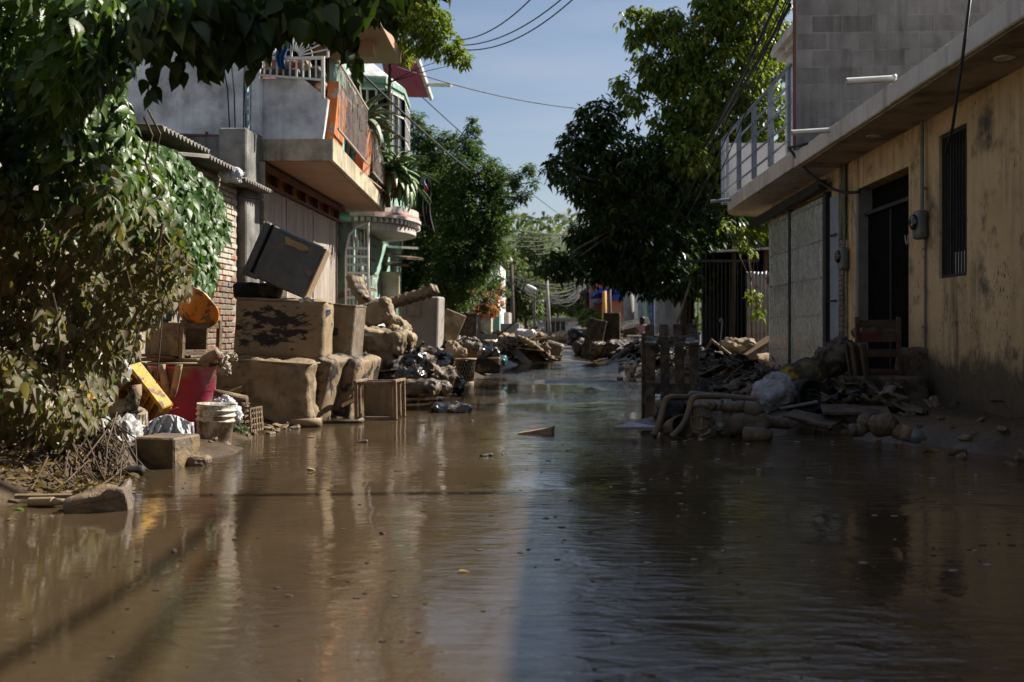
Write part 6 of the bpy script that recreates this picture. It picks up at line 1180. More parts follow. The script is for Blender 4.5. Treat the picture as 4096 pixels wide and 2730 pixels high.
for i in range(3): q = MB(); q.box((.03, .11, .92), Mx @ TM((W_ / 2 - .01 + i * .03, .12 + i * .22, .44)), .004); q.build('side_slat', M['darkwood'], pc)
for x in (-W_ / 2 + .02, W_ / 2 + .06): q = MB(); q.box((.07, .07, .94), Mx @ TM((x, .42 if x < 0 else .75, .46))); q.build('post', M['darkwood'], pc)
q = MB(); q.tube([Q(2705, 1300, 13.2), Q(2740, 1200, 13.3), Q(2762, 1130, 13.4)], [.018, .02, .016], 6); solo(q, 'leaning_stick', M['wood'], 'long tan stick leaning behind the wooden crib', 'stick', Q(2705, 1300, 13.2))
# flat sheet in the water
q = MB(); q.prism([G(2452, 1722, .03), G(2640, 1722, .035), G(2690, 1660, .12), G(2525, 1700, .07)], (0, 0, .03)); solo(q, 'flat_board', mat('wet_grey_board', (.16, .15, .17), (.1, .095, .1), 3, .22, .15, 20, spec=.6, rvar=0), 'flat wet grey board slanting out of the water beside the crib', 'board', G(2560, 1700))
# overturned plastic chair
pcx = thing('plastic_chair', 'overturned muddy plastic chair with arched legs and slotted back in the water', 'chair', G(2740, 1735))
def T(pts, r, nm, m='chairplast', n=8): q = MB(); q.tube(pts, r, n); return q.build(nm, M[m], pcx, True)
def smoothpts(P, it=3):
    for _ in range(it): P = [P[0]] + [x for a, b_ in zip(P, P[1:]) for x in (a.lerp(b_, .25), a.lerp(b_, .75))] + [P[-1]]
    return P
T(smoothpts([Q(2615, 1742, 9.35), Q(2640, 1690, 9.4), Q(2655, 1620, 9.5), Q(2668, 1592, 9.5), Q(2700, 1590, 9.6), Q(2760, 1590, 9.8)]), .030, 'leg')
T(smoothpts([Q(2688, 1748, 9.2), Q(2740, 1695, 9.2), Q(2758, 1630, 9.3), Q(2768, 1590, 9.3), Q(2800, 1585, 9.4), Q(2880, 1588, 9.6)]), .027, 'leg')
def backfn(s, t):
    uL, uR = 2765 + 5 * t, 2838 - 12 * t; return Q(uL + (uR - uL) * s, 1612 + 118 * t, 9.35 - .05 * math.sin(math.pi * s))
for i in range(7):
    q = MB(); a, c = backfn(i / 6, .05 + .1 * abs(i / 3 - 1)), backfn(i / 6, .95 - .12 * abs(i / 3 - 1)); q.beam(a, c, .018, .008, up=(0, -1, 0)); q.build('back_slat', M['chairplast'], pcx)
for t0 in (.06, .42, .93): T([backfn(s / 8, t0 + .12 * (abs(s / 4 - 1)) * (1 if t0 < .5 else -1)) for s in range(9)], .016, 'back_rail')
T(smoothpts([backfn(0, 0), backfn(-.03, .5), backfn(.05, .95), backfn(.5, 1.04), backfn(.95, .95), backfn(1.03, .5), backfn(1, 0)]), .016, 'back_frame')
q = MB(); q.rbox((.42, .34, .04), .018, 8, TM(Q(2845, 1612, 9.7), 20, 4, 0)); q.build('seat', M['chairplast'], pcx, True)
q = MB(); q.rbox((.62, .12, .045), .02, 10, TM(Q(2890, 1585, 9.55), 0, 5, 4), .004, 6, 2, 0, 0); q.build('armrest', M['bluearm'], pcx, True)
# big jug opening in the chair, cushions, sacks
def jug(name, label, c, r, L, rot, m, cat='jug', neck=.35):
    q = MB(); Mx = TM(c, *rot); q.lathe([(0, -L / 2), (r * .8, -L / 2), (r, -L / 2 + r * .25), (r * 1.0, -L * .12), (r * .94, -L * .1), (r * 1.0, -L * .06), (r, L * .2), (r * .85, L * .33), (r * neck, L * .42), (r * neck, L * .5), (0, L * .5)], 24, Mx); return solo(q, name, M[m] if isinstance(m, str) else m, label, cat, c, smooth=True)
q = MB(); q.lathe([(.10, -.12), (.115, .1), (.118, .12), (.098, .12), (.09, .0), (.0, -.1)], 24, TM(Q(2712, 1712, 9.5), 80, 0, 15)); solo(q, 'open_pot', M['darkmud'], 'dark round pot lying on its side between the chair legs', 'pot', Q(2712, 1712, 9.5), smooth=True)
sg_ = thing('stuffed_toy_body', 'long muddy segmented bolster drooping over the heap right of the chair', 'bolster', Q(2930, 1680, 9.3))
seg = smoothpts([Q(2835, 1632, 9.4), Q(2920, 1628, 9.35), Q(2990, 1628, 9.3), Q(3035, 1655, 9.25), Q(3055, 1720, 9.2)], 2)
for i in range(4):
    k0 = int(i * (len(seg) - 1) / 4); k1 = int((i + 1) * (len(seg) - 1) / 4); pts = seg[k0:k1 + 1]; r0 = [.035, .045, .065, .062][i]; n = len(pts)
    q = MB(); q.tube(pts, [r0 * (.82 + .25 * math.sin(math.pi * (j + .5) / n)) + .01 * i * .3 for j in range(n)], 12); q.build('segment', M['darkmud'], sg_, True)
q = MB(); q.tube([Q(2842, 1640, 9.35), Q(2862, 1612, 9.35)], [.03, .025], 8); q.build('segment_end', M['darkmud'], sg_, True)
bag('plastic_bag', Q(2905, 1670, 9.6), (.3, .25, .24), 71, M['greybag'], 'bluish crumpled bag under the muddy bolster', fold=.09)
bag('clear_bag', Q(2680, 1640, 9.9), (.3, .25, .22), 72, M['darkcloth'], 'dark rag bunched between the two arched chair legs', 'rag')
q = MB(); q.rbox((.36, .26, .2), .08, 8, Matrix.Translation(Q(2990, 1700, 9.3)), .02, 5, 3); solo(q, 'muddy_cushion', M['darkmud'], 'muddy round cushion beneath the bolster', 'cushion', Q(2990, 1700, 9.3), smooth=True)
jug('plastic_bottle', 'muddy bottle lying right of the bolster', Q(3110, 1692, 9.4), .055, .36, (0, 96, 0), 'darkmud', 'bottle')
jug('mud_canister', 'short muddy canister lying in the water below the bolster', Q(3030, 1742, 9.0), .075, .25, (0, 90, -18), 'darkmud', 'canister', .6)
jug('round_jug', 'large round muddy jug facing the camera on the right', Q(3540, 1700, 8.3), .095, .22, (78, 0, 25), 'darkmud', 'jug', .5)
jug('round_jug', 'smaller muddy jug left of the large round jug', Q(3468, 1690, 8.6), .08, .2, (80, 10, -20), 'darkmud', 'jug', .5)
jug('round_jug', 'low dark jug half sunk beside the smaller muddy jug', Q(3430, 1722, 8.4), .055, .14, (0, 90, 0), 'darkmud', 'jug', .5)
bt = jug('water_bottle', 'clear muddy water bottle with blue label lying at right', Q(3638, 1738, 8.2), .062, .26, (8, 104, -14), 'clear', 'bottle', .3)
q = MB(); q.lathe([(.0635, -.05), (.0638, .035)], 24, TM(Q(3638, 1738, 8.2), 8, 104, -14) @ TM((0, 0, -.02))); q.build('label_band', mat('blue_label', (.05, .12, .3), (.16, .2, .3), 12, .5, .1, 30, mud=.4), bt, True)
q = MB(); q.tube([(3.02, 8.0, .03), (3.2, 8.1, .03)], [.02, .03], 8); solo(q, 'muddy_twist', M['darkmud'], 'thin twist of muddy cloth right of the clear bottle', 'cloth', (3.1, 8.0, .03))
M['paletarp'] = mat('pale_sack', (.34, .37, .42), (.2, .22, .25), 6, .5, .3, 14, mud=.22, mudc=(.08, .065, .05), msc=6, mw=.2)
# white sack on round barrel
bag('white_sack', Q(3095, 1575, 10.2), (.42, .34, .34), 81, M['paletarp'], 'bluish-white torn sack slumped on the dark heap', 'sack', ry=-28, fold=.035)
q = MB(); q.lathe([(.17, -.2), (.18, .2), (.15, .2), (.14, -.1), (0, -.15)], 24, TM(Q(3215, 1588, 10.4), 85, 0, 15)); solo(q, 'dark_bucket', M['darkmetal'], 'dark bucket mouth beside the bluish-white sack', 'bucket', Q(3215, 1588, 10.4), smooth=True)
bag('yellow_bag', Q(3190, 1502, 11), (.42, .3, .22), 82, mat('yellow_bag', (.32, .24, .02), (.2, .15, .02), 5, .45, .3, 20, mud=.35, mudc=(.05, .04, .02)), 'dull yellow bag behind the bluish-white sack', 'bag')
q = MB(); q.lathe([(0, 0), (.17, .0), (.18, .012), (.0, .02)], 24, TM(Q(3235, 1490, 11.2), 60, -15, 0)); solo(q, 'round_pan', M['darkwood'], 'dark round pan leaning behind the yellow bag', 'pan', Q(3235, 1490, 11.2), smooth=True)
q = MB(); q.tube([Q(3140, 1505, 11), Q(3150, 1475, 11), Q(3190, 1462, 11), Q(3210, 1480, 11)], .006, 5); solo(q, 'wire_loop', M['cable'], 'thin wire loop arching over the yellow bag', 'wire', Q(3150, 1480, 11))
bag('dark_sack', Q(3340, 1435, 12), (.52, .4, .36), 83, M['darkwood'], 'dark open sack of refuse left of the red chair', 'sack', ry=-25)
def hang(s, t): return Q(3380 + 80 * s + 30 * t, 1375 + 215 * t, 11.6 + .05 * math.sin(s * 14) + .05 * t)
q = MB(); q.grid(hang, 20, 14); solo(q, 'hanging_coat', M['darkmud'], 'muddy coat draped down the left side of the red chair', 'cloth', hang(0, 0), smooth=True, solid=.02)
dc = thing('slatted_crate', 'dark green slatted plastic crate under the refuse by the red chair', 'crate', Q(3320, 1620, 10.4)); M['gcrate'] = mat('dark_green_plastic', (.012, .03, .028), (.01, .018, .017), 5, .4, .1, 20, mud=.2, mudc=(.05, .04, .03))
for k in range(7): q = MB(); q.box((.5, .02, .028), Matrix.Translation(Q(3325, 1560 + k * 19, 10.4))); q.build('slat', M['gcrate'], dc)
for k in range(6): q = MB(); q.box((.02, .03, .34), Matrix.Translation(Q(3235 + k * 37, 1618, 10.42))); q.build('upright', M['gcrate'], dc)
q = MB(); q.box((.48, .32, .3), Matrix.Translation(Q(3325, 1618, 10.62))); q.build('core', M['black'], dc)
# red chair
rc = thing('red_chair', 'dark red wooden ladder-back chair standing before the dark doorway', 'chair', (3.6, 11.9, .05)); M['redpaint'] = mat('dark_red_paint', (.10, .018, .014), (.05, .012, .01), 5, .5, .2, 20, mud=.35, mudc=(.06, .045, .03))
Zr = 11.7
for u in (3428, 3594): q = MB(); q.beam(Q(u, 1268, Zr), Q(u + 6, 1580, Zr), .045, .05, ch=.004); q.build('post', M['redpaint'], rc)
for v, h in ((1296, .085), (1353, .10), (1415, .09), (1510, .055)): q = MB(); q.beam(Q(3436, v, Zr + .02), Q(3590, v - 2, Zr + .02), .025, h, ch=.004); q.build('ladder_slat', M['redpaint'], rc)
q = MB(); q.box((.46, .42, .035), Matrix.Translation(Q(3512, 1485, Zr + .25))); q.build('seat', M['redpaint'], rc)
for x in (3450, 3590): q = MB(); q.beam(Q(x, 1490, Zr + .4), Q(x, 1590, Zr + .4), .04, .04); q.build('leg', M['redpaint'], rc)
q = MB(); q.rbox((.36, .3, .5), .06, 7, Matrix.Translation(Q(3655, 1480, 11.9)), .03, 5, 3); solo(q, 'black_heap', M['darkwood'], 'black shapeless heap between red chair and meter pipe', 'heap', Q(3655, 1500, 11.9), smooth=True)
bag('doorway_refuse', Q(3500, 1330, 12.6), (.5, .3, .14), 84, M['darkmud'], 'small pale refuse on the ledge behind the red chair', 'refuse')
q = MB(); q.bb(3.3, 4.2, 11.6, 12.5, .0, .45, .03); solo(q, 'cabinet_bottom', M['darkwood'], 'dark low cabinet supporting refuse beneath the red chair', 'cabinet', (3.7, 12, 0))
for i, (u, v, Z, s, lab, m) in enumerate(((3540, 1600, 10.0, .42, 'broken muddy board in front of the red chair', 'darkmud'), (3420, 1640, 9.6, .6, 'dark flat board lying in the shadow before the red chair', 'darkwood'), (3250, 1675, 9.6, .5, 'dark plank in black water right of the bolster', 'darkwood'))):
    q = MB(); q.box((s, s * .5, .03), TM(Q(u, v, Z), 10, -8 + i * 8, 20 - i * 30), .004); solo(q, 'broken_board', M[m], lab, 'board', Q(u, v, Z))
q = MB(); q.tube([Q(3120, 1635, 10), Q(3180, 1625, 10), Q(3270, 1608, 10)], .016, 7); solo(q, 'metal_pipe', M['greypipe'], 'thin grey pipe lying across the dark heap', 'pipe', Q(3180, 1625, 10))
q = MB(); q.lathe([(0, 0), (.04, 0), (.042, .11), (0, .11)], 16, TM(Q(3555, 1568, 11.4))); solo(q, 'tin_can', M['darkmud'], 'muddy tin can under the red chair', 'can', Q(3555, 1568, 11.4), smooth=True)
# sunny rubble heap
sr = thing('rubble_heap', 'sunlit heap of muddy boards and sheets beside the garage gate', 'rubble heap', (3.2, 19.8, .1))
q = MB(); q.rbox((2.2, 1.6, .55), .25, 12, Matrix.Translation(Q(2900, 1470, 21.8)), .12, 3, 2); q.build('mud_core', M['mud'], sr, True)
rnd = random.Random(11)
for (u, v, Z, L, w_, ry) in ((2960, 1430, 20.9, 1.5, .5, -32), (2990, 1410, 21.2, 1.4, .25, -28), (2975, 1445, 20.7, 1.5, .16, -34), (2930, 1445, 21.0, .7, .3, -12), (2905, 1420, 21.1, .35, .3, 70), (2830, 1400, 21.0, .5, .08, -65), (2812, 1440, 20.8, .6, .1, -50), (2870, 1440, 20.9, .5, .06, -25), (3000, 1400, 21.7, 1.2, .3, -20), (2945, 1395, 22.0, .6, .4, 8)):
    q = MB(); q.box((L, w_, .04), TM(Q(u, v, Z), rnd.uniform(-15, 30), ry, rnd.uniform(-15, 15)), .004); q.build('board', rnd.choice([M['cloth'], M['mud'], M['muddywood']]), sr)
bag('pale_bundle', Q(2950, 1395, 21.2), (.75, .5, .4), 91, M['cloth'], 'crumpled pale bundle on top of the sunlit rubble', 'bundle')
fb = thing('frame_box', 'open wooden frame with black inside leaning on the sunlit rubble', 'frame', Q(2860, 1470, 19)); Mx = TM(Q(2862, 1450, 20.5), 0, 38, -10)
for x, z, a, c in ((0, .30, .66, .05), (0, -.30, .66, .05), (-.31, 0, .05, .55), (.31, 0, .05, .55)): q = MB(); q.box((a, .3, c), Mx @ TM((x, 0, z)), .005); q.build('side', M['muddywood'], fb)
q = MB(); q.box((.58, .02, .56), Mx @ TM((0, .1, 0))); q.build('back', M['black'], fb)
bag('white_bag', Q(2872, 1500, 18.3), (.24, .22, .34), 92, M['whitebag'], 'small bright white bag at the foot of the sunlit rubble', 'bag')
q = MB(); q.tube(smoothpts([Q(2880, 1400, 19), Q(2886, 1330, 19), Q(2889, 1295, 19), Q(2888, 1277, 19), Q(2882, 1275, 19), Q(2880, 1288, 19)], 2), .016, 6); solo(q, 'walking_cane', M['concrete'], 'hooked cane standing up out of the sunlit rubble', 'cane', Q(2882, 1400, 19), smooth=True)
c = G(2522, 1508); bucket('paint_bucket', 'small white bucket with wire handle standing in mid-distance mud', (c.x, c.y, .02), .13, .27, M['bucket'], tilt=(0, 0), bail=.19)
q = MB(); c = G(2580, 1522, .03); q.rbox((.14, .12, .12), .05, 6, TM(c + Vector((0, 0, .05))), .01, 8, 3); solo(q, 'mud_lump', M['muddywood'], 'brown lump beside the crib left edge', 'stone', c, smooth=True)
for i, (u, v, s, lab) in enumerate(((2530, 1520, .13, 'small stone in front of the wire-handled bucket'), (2480, 1515, .12, 'flat stone left of the wire-handled bucket'), (2500, 1480, .3, 'dark mud mound behind the wire-handled bucket'))):
    c = G(u, v, .03); q = MB(); q.rbox((s, s * .8, s * .5), s * .2, 6, TM(c), s * .12, 9, i); solo(q, 'stone', M['muddystone'], lab, 'stone', c, smooth=True)
# ---- far right dark furniture
DF = [((2375, 1360, 31), (.55, .3, 1.25), 12, 'darkwood', 'dark wooden panel leaning outward on the right bank', 'panel'), ((2448, 1340, 31.5), (.5, .5, 1.35), 0, 'darkwood', 'dark upright cupboard with shelves beside the yellowish post', 'cupboard'),
      ((2530, 1350, 34), (.62, .5, .9), 6, 'muddywood', 'brown cabinet under the tilted black board', 'cabinet')]
for (u, v, Z), s, ry, m, lab, cat in DF:
    c = Q(u, v, Z); t = thing(cat if cat != 'panel' else 'leaning_board', lab, cat, (c.x, c.y, .1)); Mx = TM((c.x, c.y, c.z), 0, ry, -5)
    q = MB(); q.box(s, Mx, .01); q.build('carcass', M[m], t)
    for k in range(4): q = MB(); q.box((s[0] * .9, .02, .03), Mx @ TM((0, -s[1] / 2 - .012, -s[2] * .4 + k * s[2] * .26))); q.build('shelf_edge', M['darkwood'], t)
q = MB(); q.box((.95, .6, .04), TM(Q(2540, 1296, 33.3), 25, -12, 0)); solo(q, 'tilted_board', M['darkcloth'], 'tilted black board roofing the brown cabinet', 'board', Q(2540, 1300, 33.3))
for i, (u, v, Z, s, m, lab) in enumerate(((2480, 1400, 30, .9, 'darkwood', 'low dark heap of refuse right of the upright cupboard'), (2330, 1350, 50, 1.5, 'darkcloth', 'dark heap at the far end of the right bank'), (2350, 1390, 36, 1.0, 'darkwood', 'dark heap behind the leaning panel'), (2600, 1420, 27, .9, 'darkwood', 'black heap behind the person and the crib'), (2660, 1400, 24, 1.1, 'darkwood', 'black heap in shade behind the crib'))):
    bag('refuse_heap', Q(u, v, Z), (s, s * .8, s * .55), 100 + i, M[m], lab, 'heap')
q = MB(); q.box((.7, .5, .03), TM(Q(2485, 1375, 30), 20, -20, 10)); solo(q, 'fallen_board', M['darkcloth'], 'dark glossy panel lying on the low refuse heap', 'board', Q(2485, 1375, 30))
wt = thing('white_table', 'small white table beside the standing person', 'table', Q(2545, 1430, 32)); q = MB(); q.box((.55, .5, .04), Matrix.Translation(Q(2545, 1345, 32))); q.build('table_top', M['whiteframe'], wt)
for u in (2531, 2560):
    for dy in (-.2, .2): q = MB(); q.beam(Q(u, 1348, 32 + dy), Q(u, 1432, 32 + dy), .05, .05); q.build('leg', M['whiteframe'], wt)
# ---- person
ps = thing('person', 'person in pink shirt and blue jeans standing in the mud, turned to the white table', 'person', (Q(2566, 1432, 33).x, Q(2566, 1432, 33).y, 0)); pz = 1.16 / 1.0
px_, py_ = ps.location.x, ps.location.y; H = 1.30
def skin(nm, verts, edges, rad, m, parent, sub=2, root=0):
    me = bpy.data.meshes.new(nm); me.from_pydata([(px_ + a * H - parent.location.x, py_ + b_ * H - parent.location.y, c * H - parent.location.z) for a, b_, c in verts], edges, []); o = bpy.data.objects.new(nm, me); COL.objects.link(o); o.parent = parent if not parent.parent else parent
    md = o.modifiers.new('skin', 'SKIN'); 
    for i, v in enumerate(me.skin_vertices[0].data if me.skin_vertices else []): v.radius = (rad[i] * H, rad[i] * H)
    if not me.skin_vertices:
        pass
    s = o.modifiers.new('sub', 'SUBSURF'); s.levels = sub; s.render_levels = sub; me.materials.append(m); MW[o.name] = MW[parent.name].copy(); return o
def skin2(nm, verts, edges, rad, m, parent):
    import bmesh
    bm = bmesh.new(); lay = bm.verts.layers.skin.verify(); L = MW[parent.name].inverted(); vs = [bm.verts.new(L @ Vector((px_ + a * H, py_ + b_ * H, c * H))) for a, b_, c in verts]
    for i, v in enumerate(vs): v[lay].radius = (rad[i] * H, rad[i] * H); v[lay].use_root = (i == 0)
    for a, c in edges: bm.edges.new((vs[a], vs[c]))
    me = bpy.data.meshes.new(nm); bm.to_mesh(me); bm.free(); me.materials.append(m); o = bpy.data.objects.new(nm, me); COL.objects.link(o); o.parent = parent; MW[o.name] = MW[parent.name].copy()
    o.modifiers.new('skin', 'SKIN').use_smooth_shade = True; s = o.modifiers.new('sub', 'SUBSURF'); s.levels = 2; s.render_levels = 2; return o
SK = [(0, 0, .53), (0, 0, .64), (0, 0, .76), (0, 0, .83), (.01, -.01, .88), (.02, -.02, .935), (.05, 0, .50), (.055, -.01, .28), (.06, .0, .04), (.065, -.06, .02), (-.05, 0, .50), (-.055, -.015, .28), (-.06, .0, .04), (-.065, -.06, .02), (.10, 0, .80), (.14, .0, .65), (.17, -.12, .60), (.18, -.17, .60), (-.10, 0, .80), (-.14, 0, .65), (-.10, -.14, .60), (-.08, -.19, .60)]
SE = [(0, 1), (1, 2), (2, 3), (3, 4), (4, 5), (0, 6), (6, 7), (7, 8), (8, 9), (0, 10), (10, 11), (11, 12), (12, 13), (2, 14), (14, 15), (15, 16), (16, 17), (2, 18), (18, 19), (19, 20), (20, 21)]
SR = [.085, .075, .08, .035, .03, .062, .06, .042, .028, .022, .06, .042, .028, .022, .038, .028, .02, .018, .038, .028, .02, .018]
skin2('body', SK, SE, SR, mat('skin', (.26, .14, .09), None, 5, .6, .1, 20), ps)
skin2('shirt', [SK[0], SK[1], SK[2], (0, 0, .815), SK[14], (.125, 0, .71), SK[18], (-.125, 0, .71)], [(0, 1), (1, 2), (2, 3), (2, 4), (4, 5), (2, 6), (6, 7)], [.094, .086, .09, .05, .052, .045, .052, .045], mat('pink_shirt', (.50, .30, .30), (.4, .24, .25), 6, .85, .2, 20), ps)
skin2('jeans', [SK[0], SK[6], SK[7], (.06, 0, .08), SK[10], SK[11], (-.06, 0, .08)], [(0, 1), (1, 2), (2, 3), (0, 4), (4, 5), (5, 6)], [.09, .072, .054, .042, .072, .054, .042], mat('jeans', (.05, .12, .22), (.03, .07, .14), 6, .85, .2, 20), ps)
q = MB(); q.rbox((.15 * H, .17 * H, .19 * H), .07 * H, 8, TM((px_ + .02 * H, py_ + .015 * H, .945 * H)), .005, 9, 2); q.rbox((.10 * H, .07 * H, .14 * H), .03 * H, 6, TM((px_ + .01 * H, py_ + .07 * H, .86 * H))); q.build('hair', mat('black_hair', (.01, .009, .008), None, 9, .5, .3, 40), ps, True)
# ================================================================ FAR BUILDINGS
ph = thing('peach_house', 'peach-coloured house with bright blue slab edges and a balcony', 'house', (4, 62, 0))
M['peach'] = mat('peach_wall', (.52, .25, .15), (.45, .21, .125), .8, .9, .1, 10, rvar=0, flood=.8); M['blueedge'] = mat('blue_edge', (.012, .05, .40), (.01, .04, .3), 2, .6, .1, 10, rvar=0)
def fb_(u0, u1, v0, v1, Z, dy, m, nm, par, ch=0): a, c = Q(u0, v0, Z), Q(u1, v1, Z); q = MB(); q.bb(a.x, c.x, a.y, a.y + dy, c.z, a.z, ch); return q.build(nm, m, par)
fb_(2445, 2560, 1195, 1318, 60, 12, M['peach'], 'wall', ph); fb_(2440, 2520, 1150, 1179, 60.5, 10, M['peach'], 'upper_wall', ph)
fb_(2390, 2502, 1153, 1172, 58, 12, M['blueedge'], 'upper_slab', ph); fb_(2428, 2510, 1178, 1199, 57.6, 12, M['blueedge'], 'slab', ph); fb_(2515, 2560, 1180, 1205, 59, 2, M['orange'], 'orange_sign', ph)
fb_(2455, 2480, 1272, 1310, 59.9, .1, M['whiteframe'], 'gate', ph); fb_(2492, 2500, 1225, 1262, 59.9, .1, M['glass'], 'window', ph)
pk = thing('pink_balcony_house', 'distant pink house with turquoise balcony edge left of the peach house', 'house', (2.6, 70, 0)); fb_(2376, 2412, 1120, 1315, 72, 9, mat('pink_wall', (.33, .14, .14), (.26, .11, .11), .8, .9, .1, 10, rvar=0), 'wall', pk); fb_(2374, 2412, 1198, 1212, 71, 2, M['mint'], 'balcony_edge', pk); fb_(2374, 2410, 1176, 1180, 71, .3, M['redmetal'], 'handrail', pk)
for k in range(5): fb_(2378 + 7 * k, 2381 + 7 * k, 1180, 1197, 71, .2, M['redmetal'], 'baluster', pk)
rw = thing('striped_house_row', 'row of grey, teal and rust-red house fronts in shade under the big tree', 'house', (3.4, 44, 0))
for (u0, u1, m, Z) in ((2552, 2588, 'whitepaint', 46), (2588, 2612, 'mint', 44), (2612, 2620, 'blueedge', 43.5), (2620, 2645, 'whitepaint', 43), (2645, 2660, 'redmetal', 42), (2660, 2760, 'mortar', 40)): fb_(u0, u1, 1140, 1345, Z, 4, M[m], 'front', rw)
wh = thing('end_house', 'low white flat-roofed house with sliding windows closing the street', 'house', (5, 140, 0))
fb_(2148, 2345, 1280, 1336, 140, 10, M['whitewall'], 'wall', wh); fb_(2140, 2350, 1271, 1279.5, 139, 12, M['concrete'], 'roof', wh); fb_(2316, 2340, 1266, 1272, 139.5, 5, M['blueedge'], 'blue_tarp', wh)
wi = fb_(2180, 2262, 1287, 1330, 139.8, .1, M['darkmetal'], 'window', wh)
for k in range(4): fb_(2182 + k * 20.3, 2200 + k * 20.3, 1289, 1328, 139.6, .1, M['glass'], 'pane', wi)
for k in range(5): fb_(2180 + k * 20.3, 2182 + k * 20.3, 1287, 1330, 139.4, .1, M['whiteframe'], 'mullion', wi)
bw2 = thing('low_wall', 'low pale block wall across the end of the street', 'wall', (3, 110, 0)); fb_(2230, 2280, 1345, 1352, 110, .5, M['cream'], 'wall', bw2)
lf = thing('white_red_house', 'narrow white and brick-red house with turquoise trim beyond the flowers', 'house', (-4, 50, 0))
fb_(1955, 1992, 1050, 1340, 50, 8, M['whitewall'], 'wall', lf); fb_(1972, 1990, 1120, 1165, 49.8, .1, M['redmetal'], 'brick_panel', lf); fb_(1985, 2006, 1118, 1180, 49.5, 2, M['mint'], 'turquoise_trim', lf); fb_(1940, 2040, 1022, 1032, 49.5, 3, M['slab'], 'roof_edge', lf); fb_(1945, 1998, 1255, 1330, 45, 2, M['mint'], 'turquoise_gate', lf)
gw = thing('garden_wall', 'pale garden wall below the flowering bush', 'wall', (-3.2, 40, 0)); fb_(1905, 1965, 1262, 1345, 40, 1, M['cream'], 'wall', gw); fb_(1998, 2035, 1250, 1330, 56, 4, M['concrete'], 'pier', gw)
# ---- poles
def pole(name, lab, u, vt, Z, r, m, vb=None, lean=0, cat='pole'):
    b_ = Q(u, HZ, Z); b_.z = 0; t = Q(u + lean, vt, Z); t_ = thing(name, lab, cat, b_); q = MB(); q.tube([b_, t], [r, r * .75], 10); q.build('shaft', m, t_, True); return t_
pole('utility_pole', 'dark wooden utility pole on the left before the trees', 2052, 1060, 60, .14, M['bark'], lean=-6)
lp = pole('lamp_pole', 'pale slender concrete pole left of the street end', 2200, 1098, 62, .12, M['concrete'], lean=-14)
q = MB(); q.rbox((.85, .4, .5), .18, 7, TM(Q(2122, 1158, 70), 0, 25, 0)); t_ = thing('street_lamp', 'white street lamp head on a thin arm among the left trees', 'lamp', (Q(2140, 1310, 70).x, Q(2140, 1310, 70).y, 0)); q.build('lamp_head', M['whiteframe'], t_, True)
q = MB(); b_ = Q(2137, HZ, 70); b_.z = 0; q.tube([b_, Q(2137, 1165, 70), Q(2148, 1164, 69)], .09, 7); q.build('shaft', M['concrete'], t_, True)
pR = pole('crossarm_pole', 'utility pole with crossarm and insulators above the far wires', 2348, 845, 75, .17, M['bark'])
q = MB(); q.beam(Q(2308, 860, 75), Q(2390, 856, 75), .12, .14); q.build('crossarm', M['bark'], pR); q = MB(); q.beam(Q(2325, 862, 74.9), Q(2348, 890, 74.9), .07, .07); q.build('brace', M['bark'], pR)
for u in (2312, 2338, 2382): q = MB(); q.tube([Q(u, 858, 75), Q(u, 850, 75)], .08, 7); q.build('insulator', M['concrete'], pR, True)
q = MB(); q.rbox((.7, .6, .9), .2, 6, TM(Q(2336, 1150, 74.5))); q.build('transformer', M['concrete'], pR, True)
pole('utility_pole', 'thick grey concrete pole in front of the peach house', 2515, 1080, 42, .26, M['concrete'])
pole('wooden_post', 'slim brown pole crossing the peach house balcony', 2440, 1140, 56, .12, M['bark'], lean=-2)
pole('yellow_post', 'yellowish square post beside the upright cupboard', 2418, 1165, 48, .13, M['yellowwall'])
# ---- overhead wires
def wire(p, q_, s, r, lab, n=20, grp='thin service wires strung over the far street'):
    b = MB(); b.tube(sag(p, q_, s, n), r, 5, cap=False); return solo(b, 'power_cable', M['cable'], lab, 'cable', p, grp, smooth=True)
wire(Q(2130, 0 - 10, 20), Q(1800, 160, 24), .25, .014, 'upper of three dark cables crossing the sky at top centre', grp='dark cables crossing the sky')
wire(Q(2255, -10, 20), Q(1830, 182, 24), .25, .014, 'middle of three dark cables crossing the sky at top centre', grp='dark cables crossing the sky')
wire(Q(2300, -10, 20), Q(1850, 200, 24), .3, .014, 'lowest of three dark cables crossing the sky at top centre', grp='dark cables crossing the sky')
wire(Q(1590, 270, 24), Q(2340, 438, 28), .15, .013, 'dark cable slanting from the bay window to the big tree', grp='dark cables crossing the sky')
wire(Q(1270, 120, 15), Q(1900, 700, 30), .1, .022, 'dark cable running diagonally past the bay window', grp='dark cables crossing the sky')
wire(Q(1690, 390, 26), Q(2350, 930, 70), .3, .016, 'thin cable falling from the bay window towards the far poles', grp='dark cables crossing the sky')
rnd = random.Random(4)
wire(Q(1990, 905, 45), Q(2345, 935, 60), .2, .03, 'horizontal wire above the far trees'); wire(Q(2000, 855, 50), Q(2345, 830, 70), .6, .02, 'faint wire highest above the far street')
hi = [(2150, 958), (2110, 935), (2180, 990), (2090, 975), (2200, 1010)]
for i, (u, v) in enumerate(hi): wire(Q(u - 60, v + 8, 45), Q(2350, 862 + i * 9, 75), .6, .022, ['first', 'second', 'third', 'fourth', 'lowest'][i] + ' thin wire from the top of the crossarm pole fanning down-left')
for i in range(12): wire(Q(2040 + rnd.uniform(-40, 60), rnd.uniform(1095, 1150), 62), Q(2345, rnd.uniform(1105, 1140), 74), rnd.uniform(.3, 1.6), .022, 'one of the pale thin wires sagging across the street end')
for i in range(9): wire(Q(2200, rnd.uniform(1180, 1200), 62), Q(2345, rnd.uniform(1120, 1180), 74), rnd.uniform(.2, 1.4), .022, 'one of the low wires sagging between lamp pole and crossarm pole')
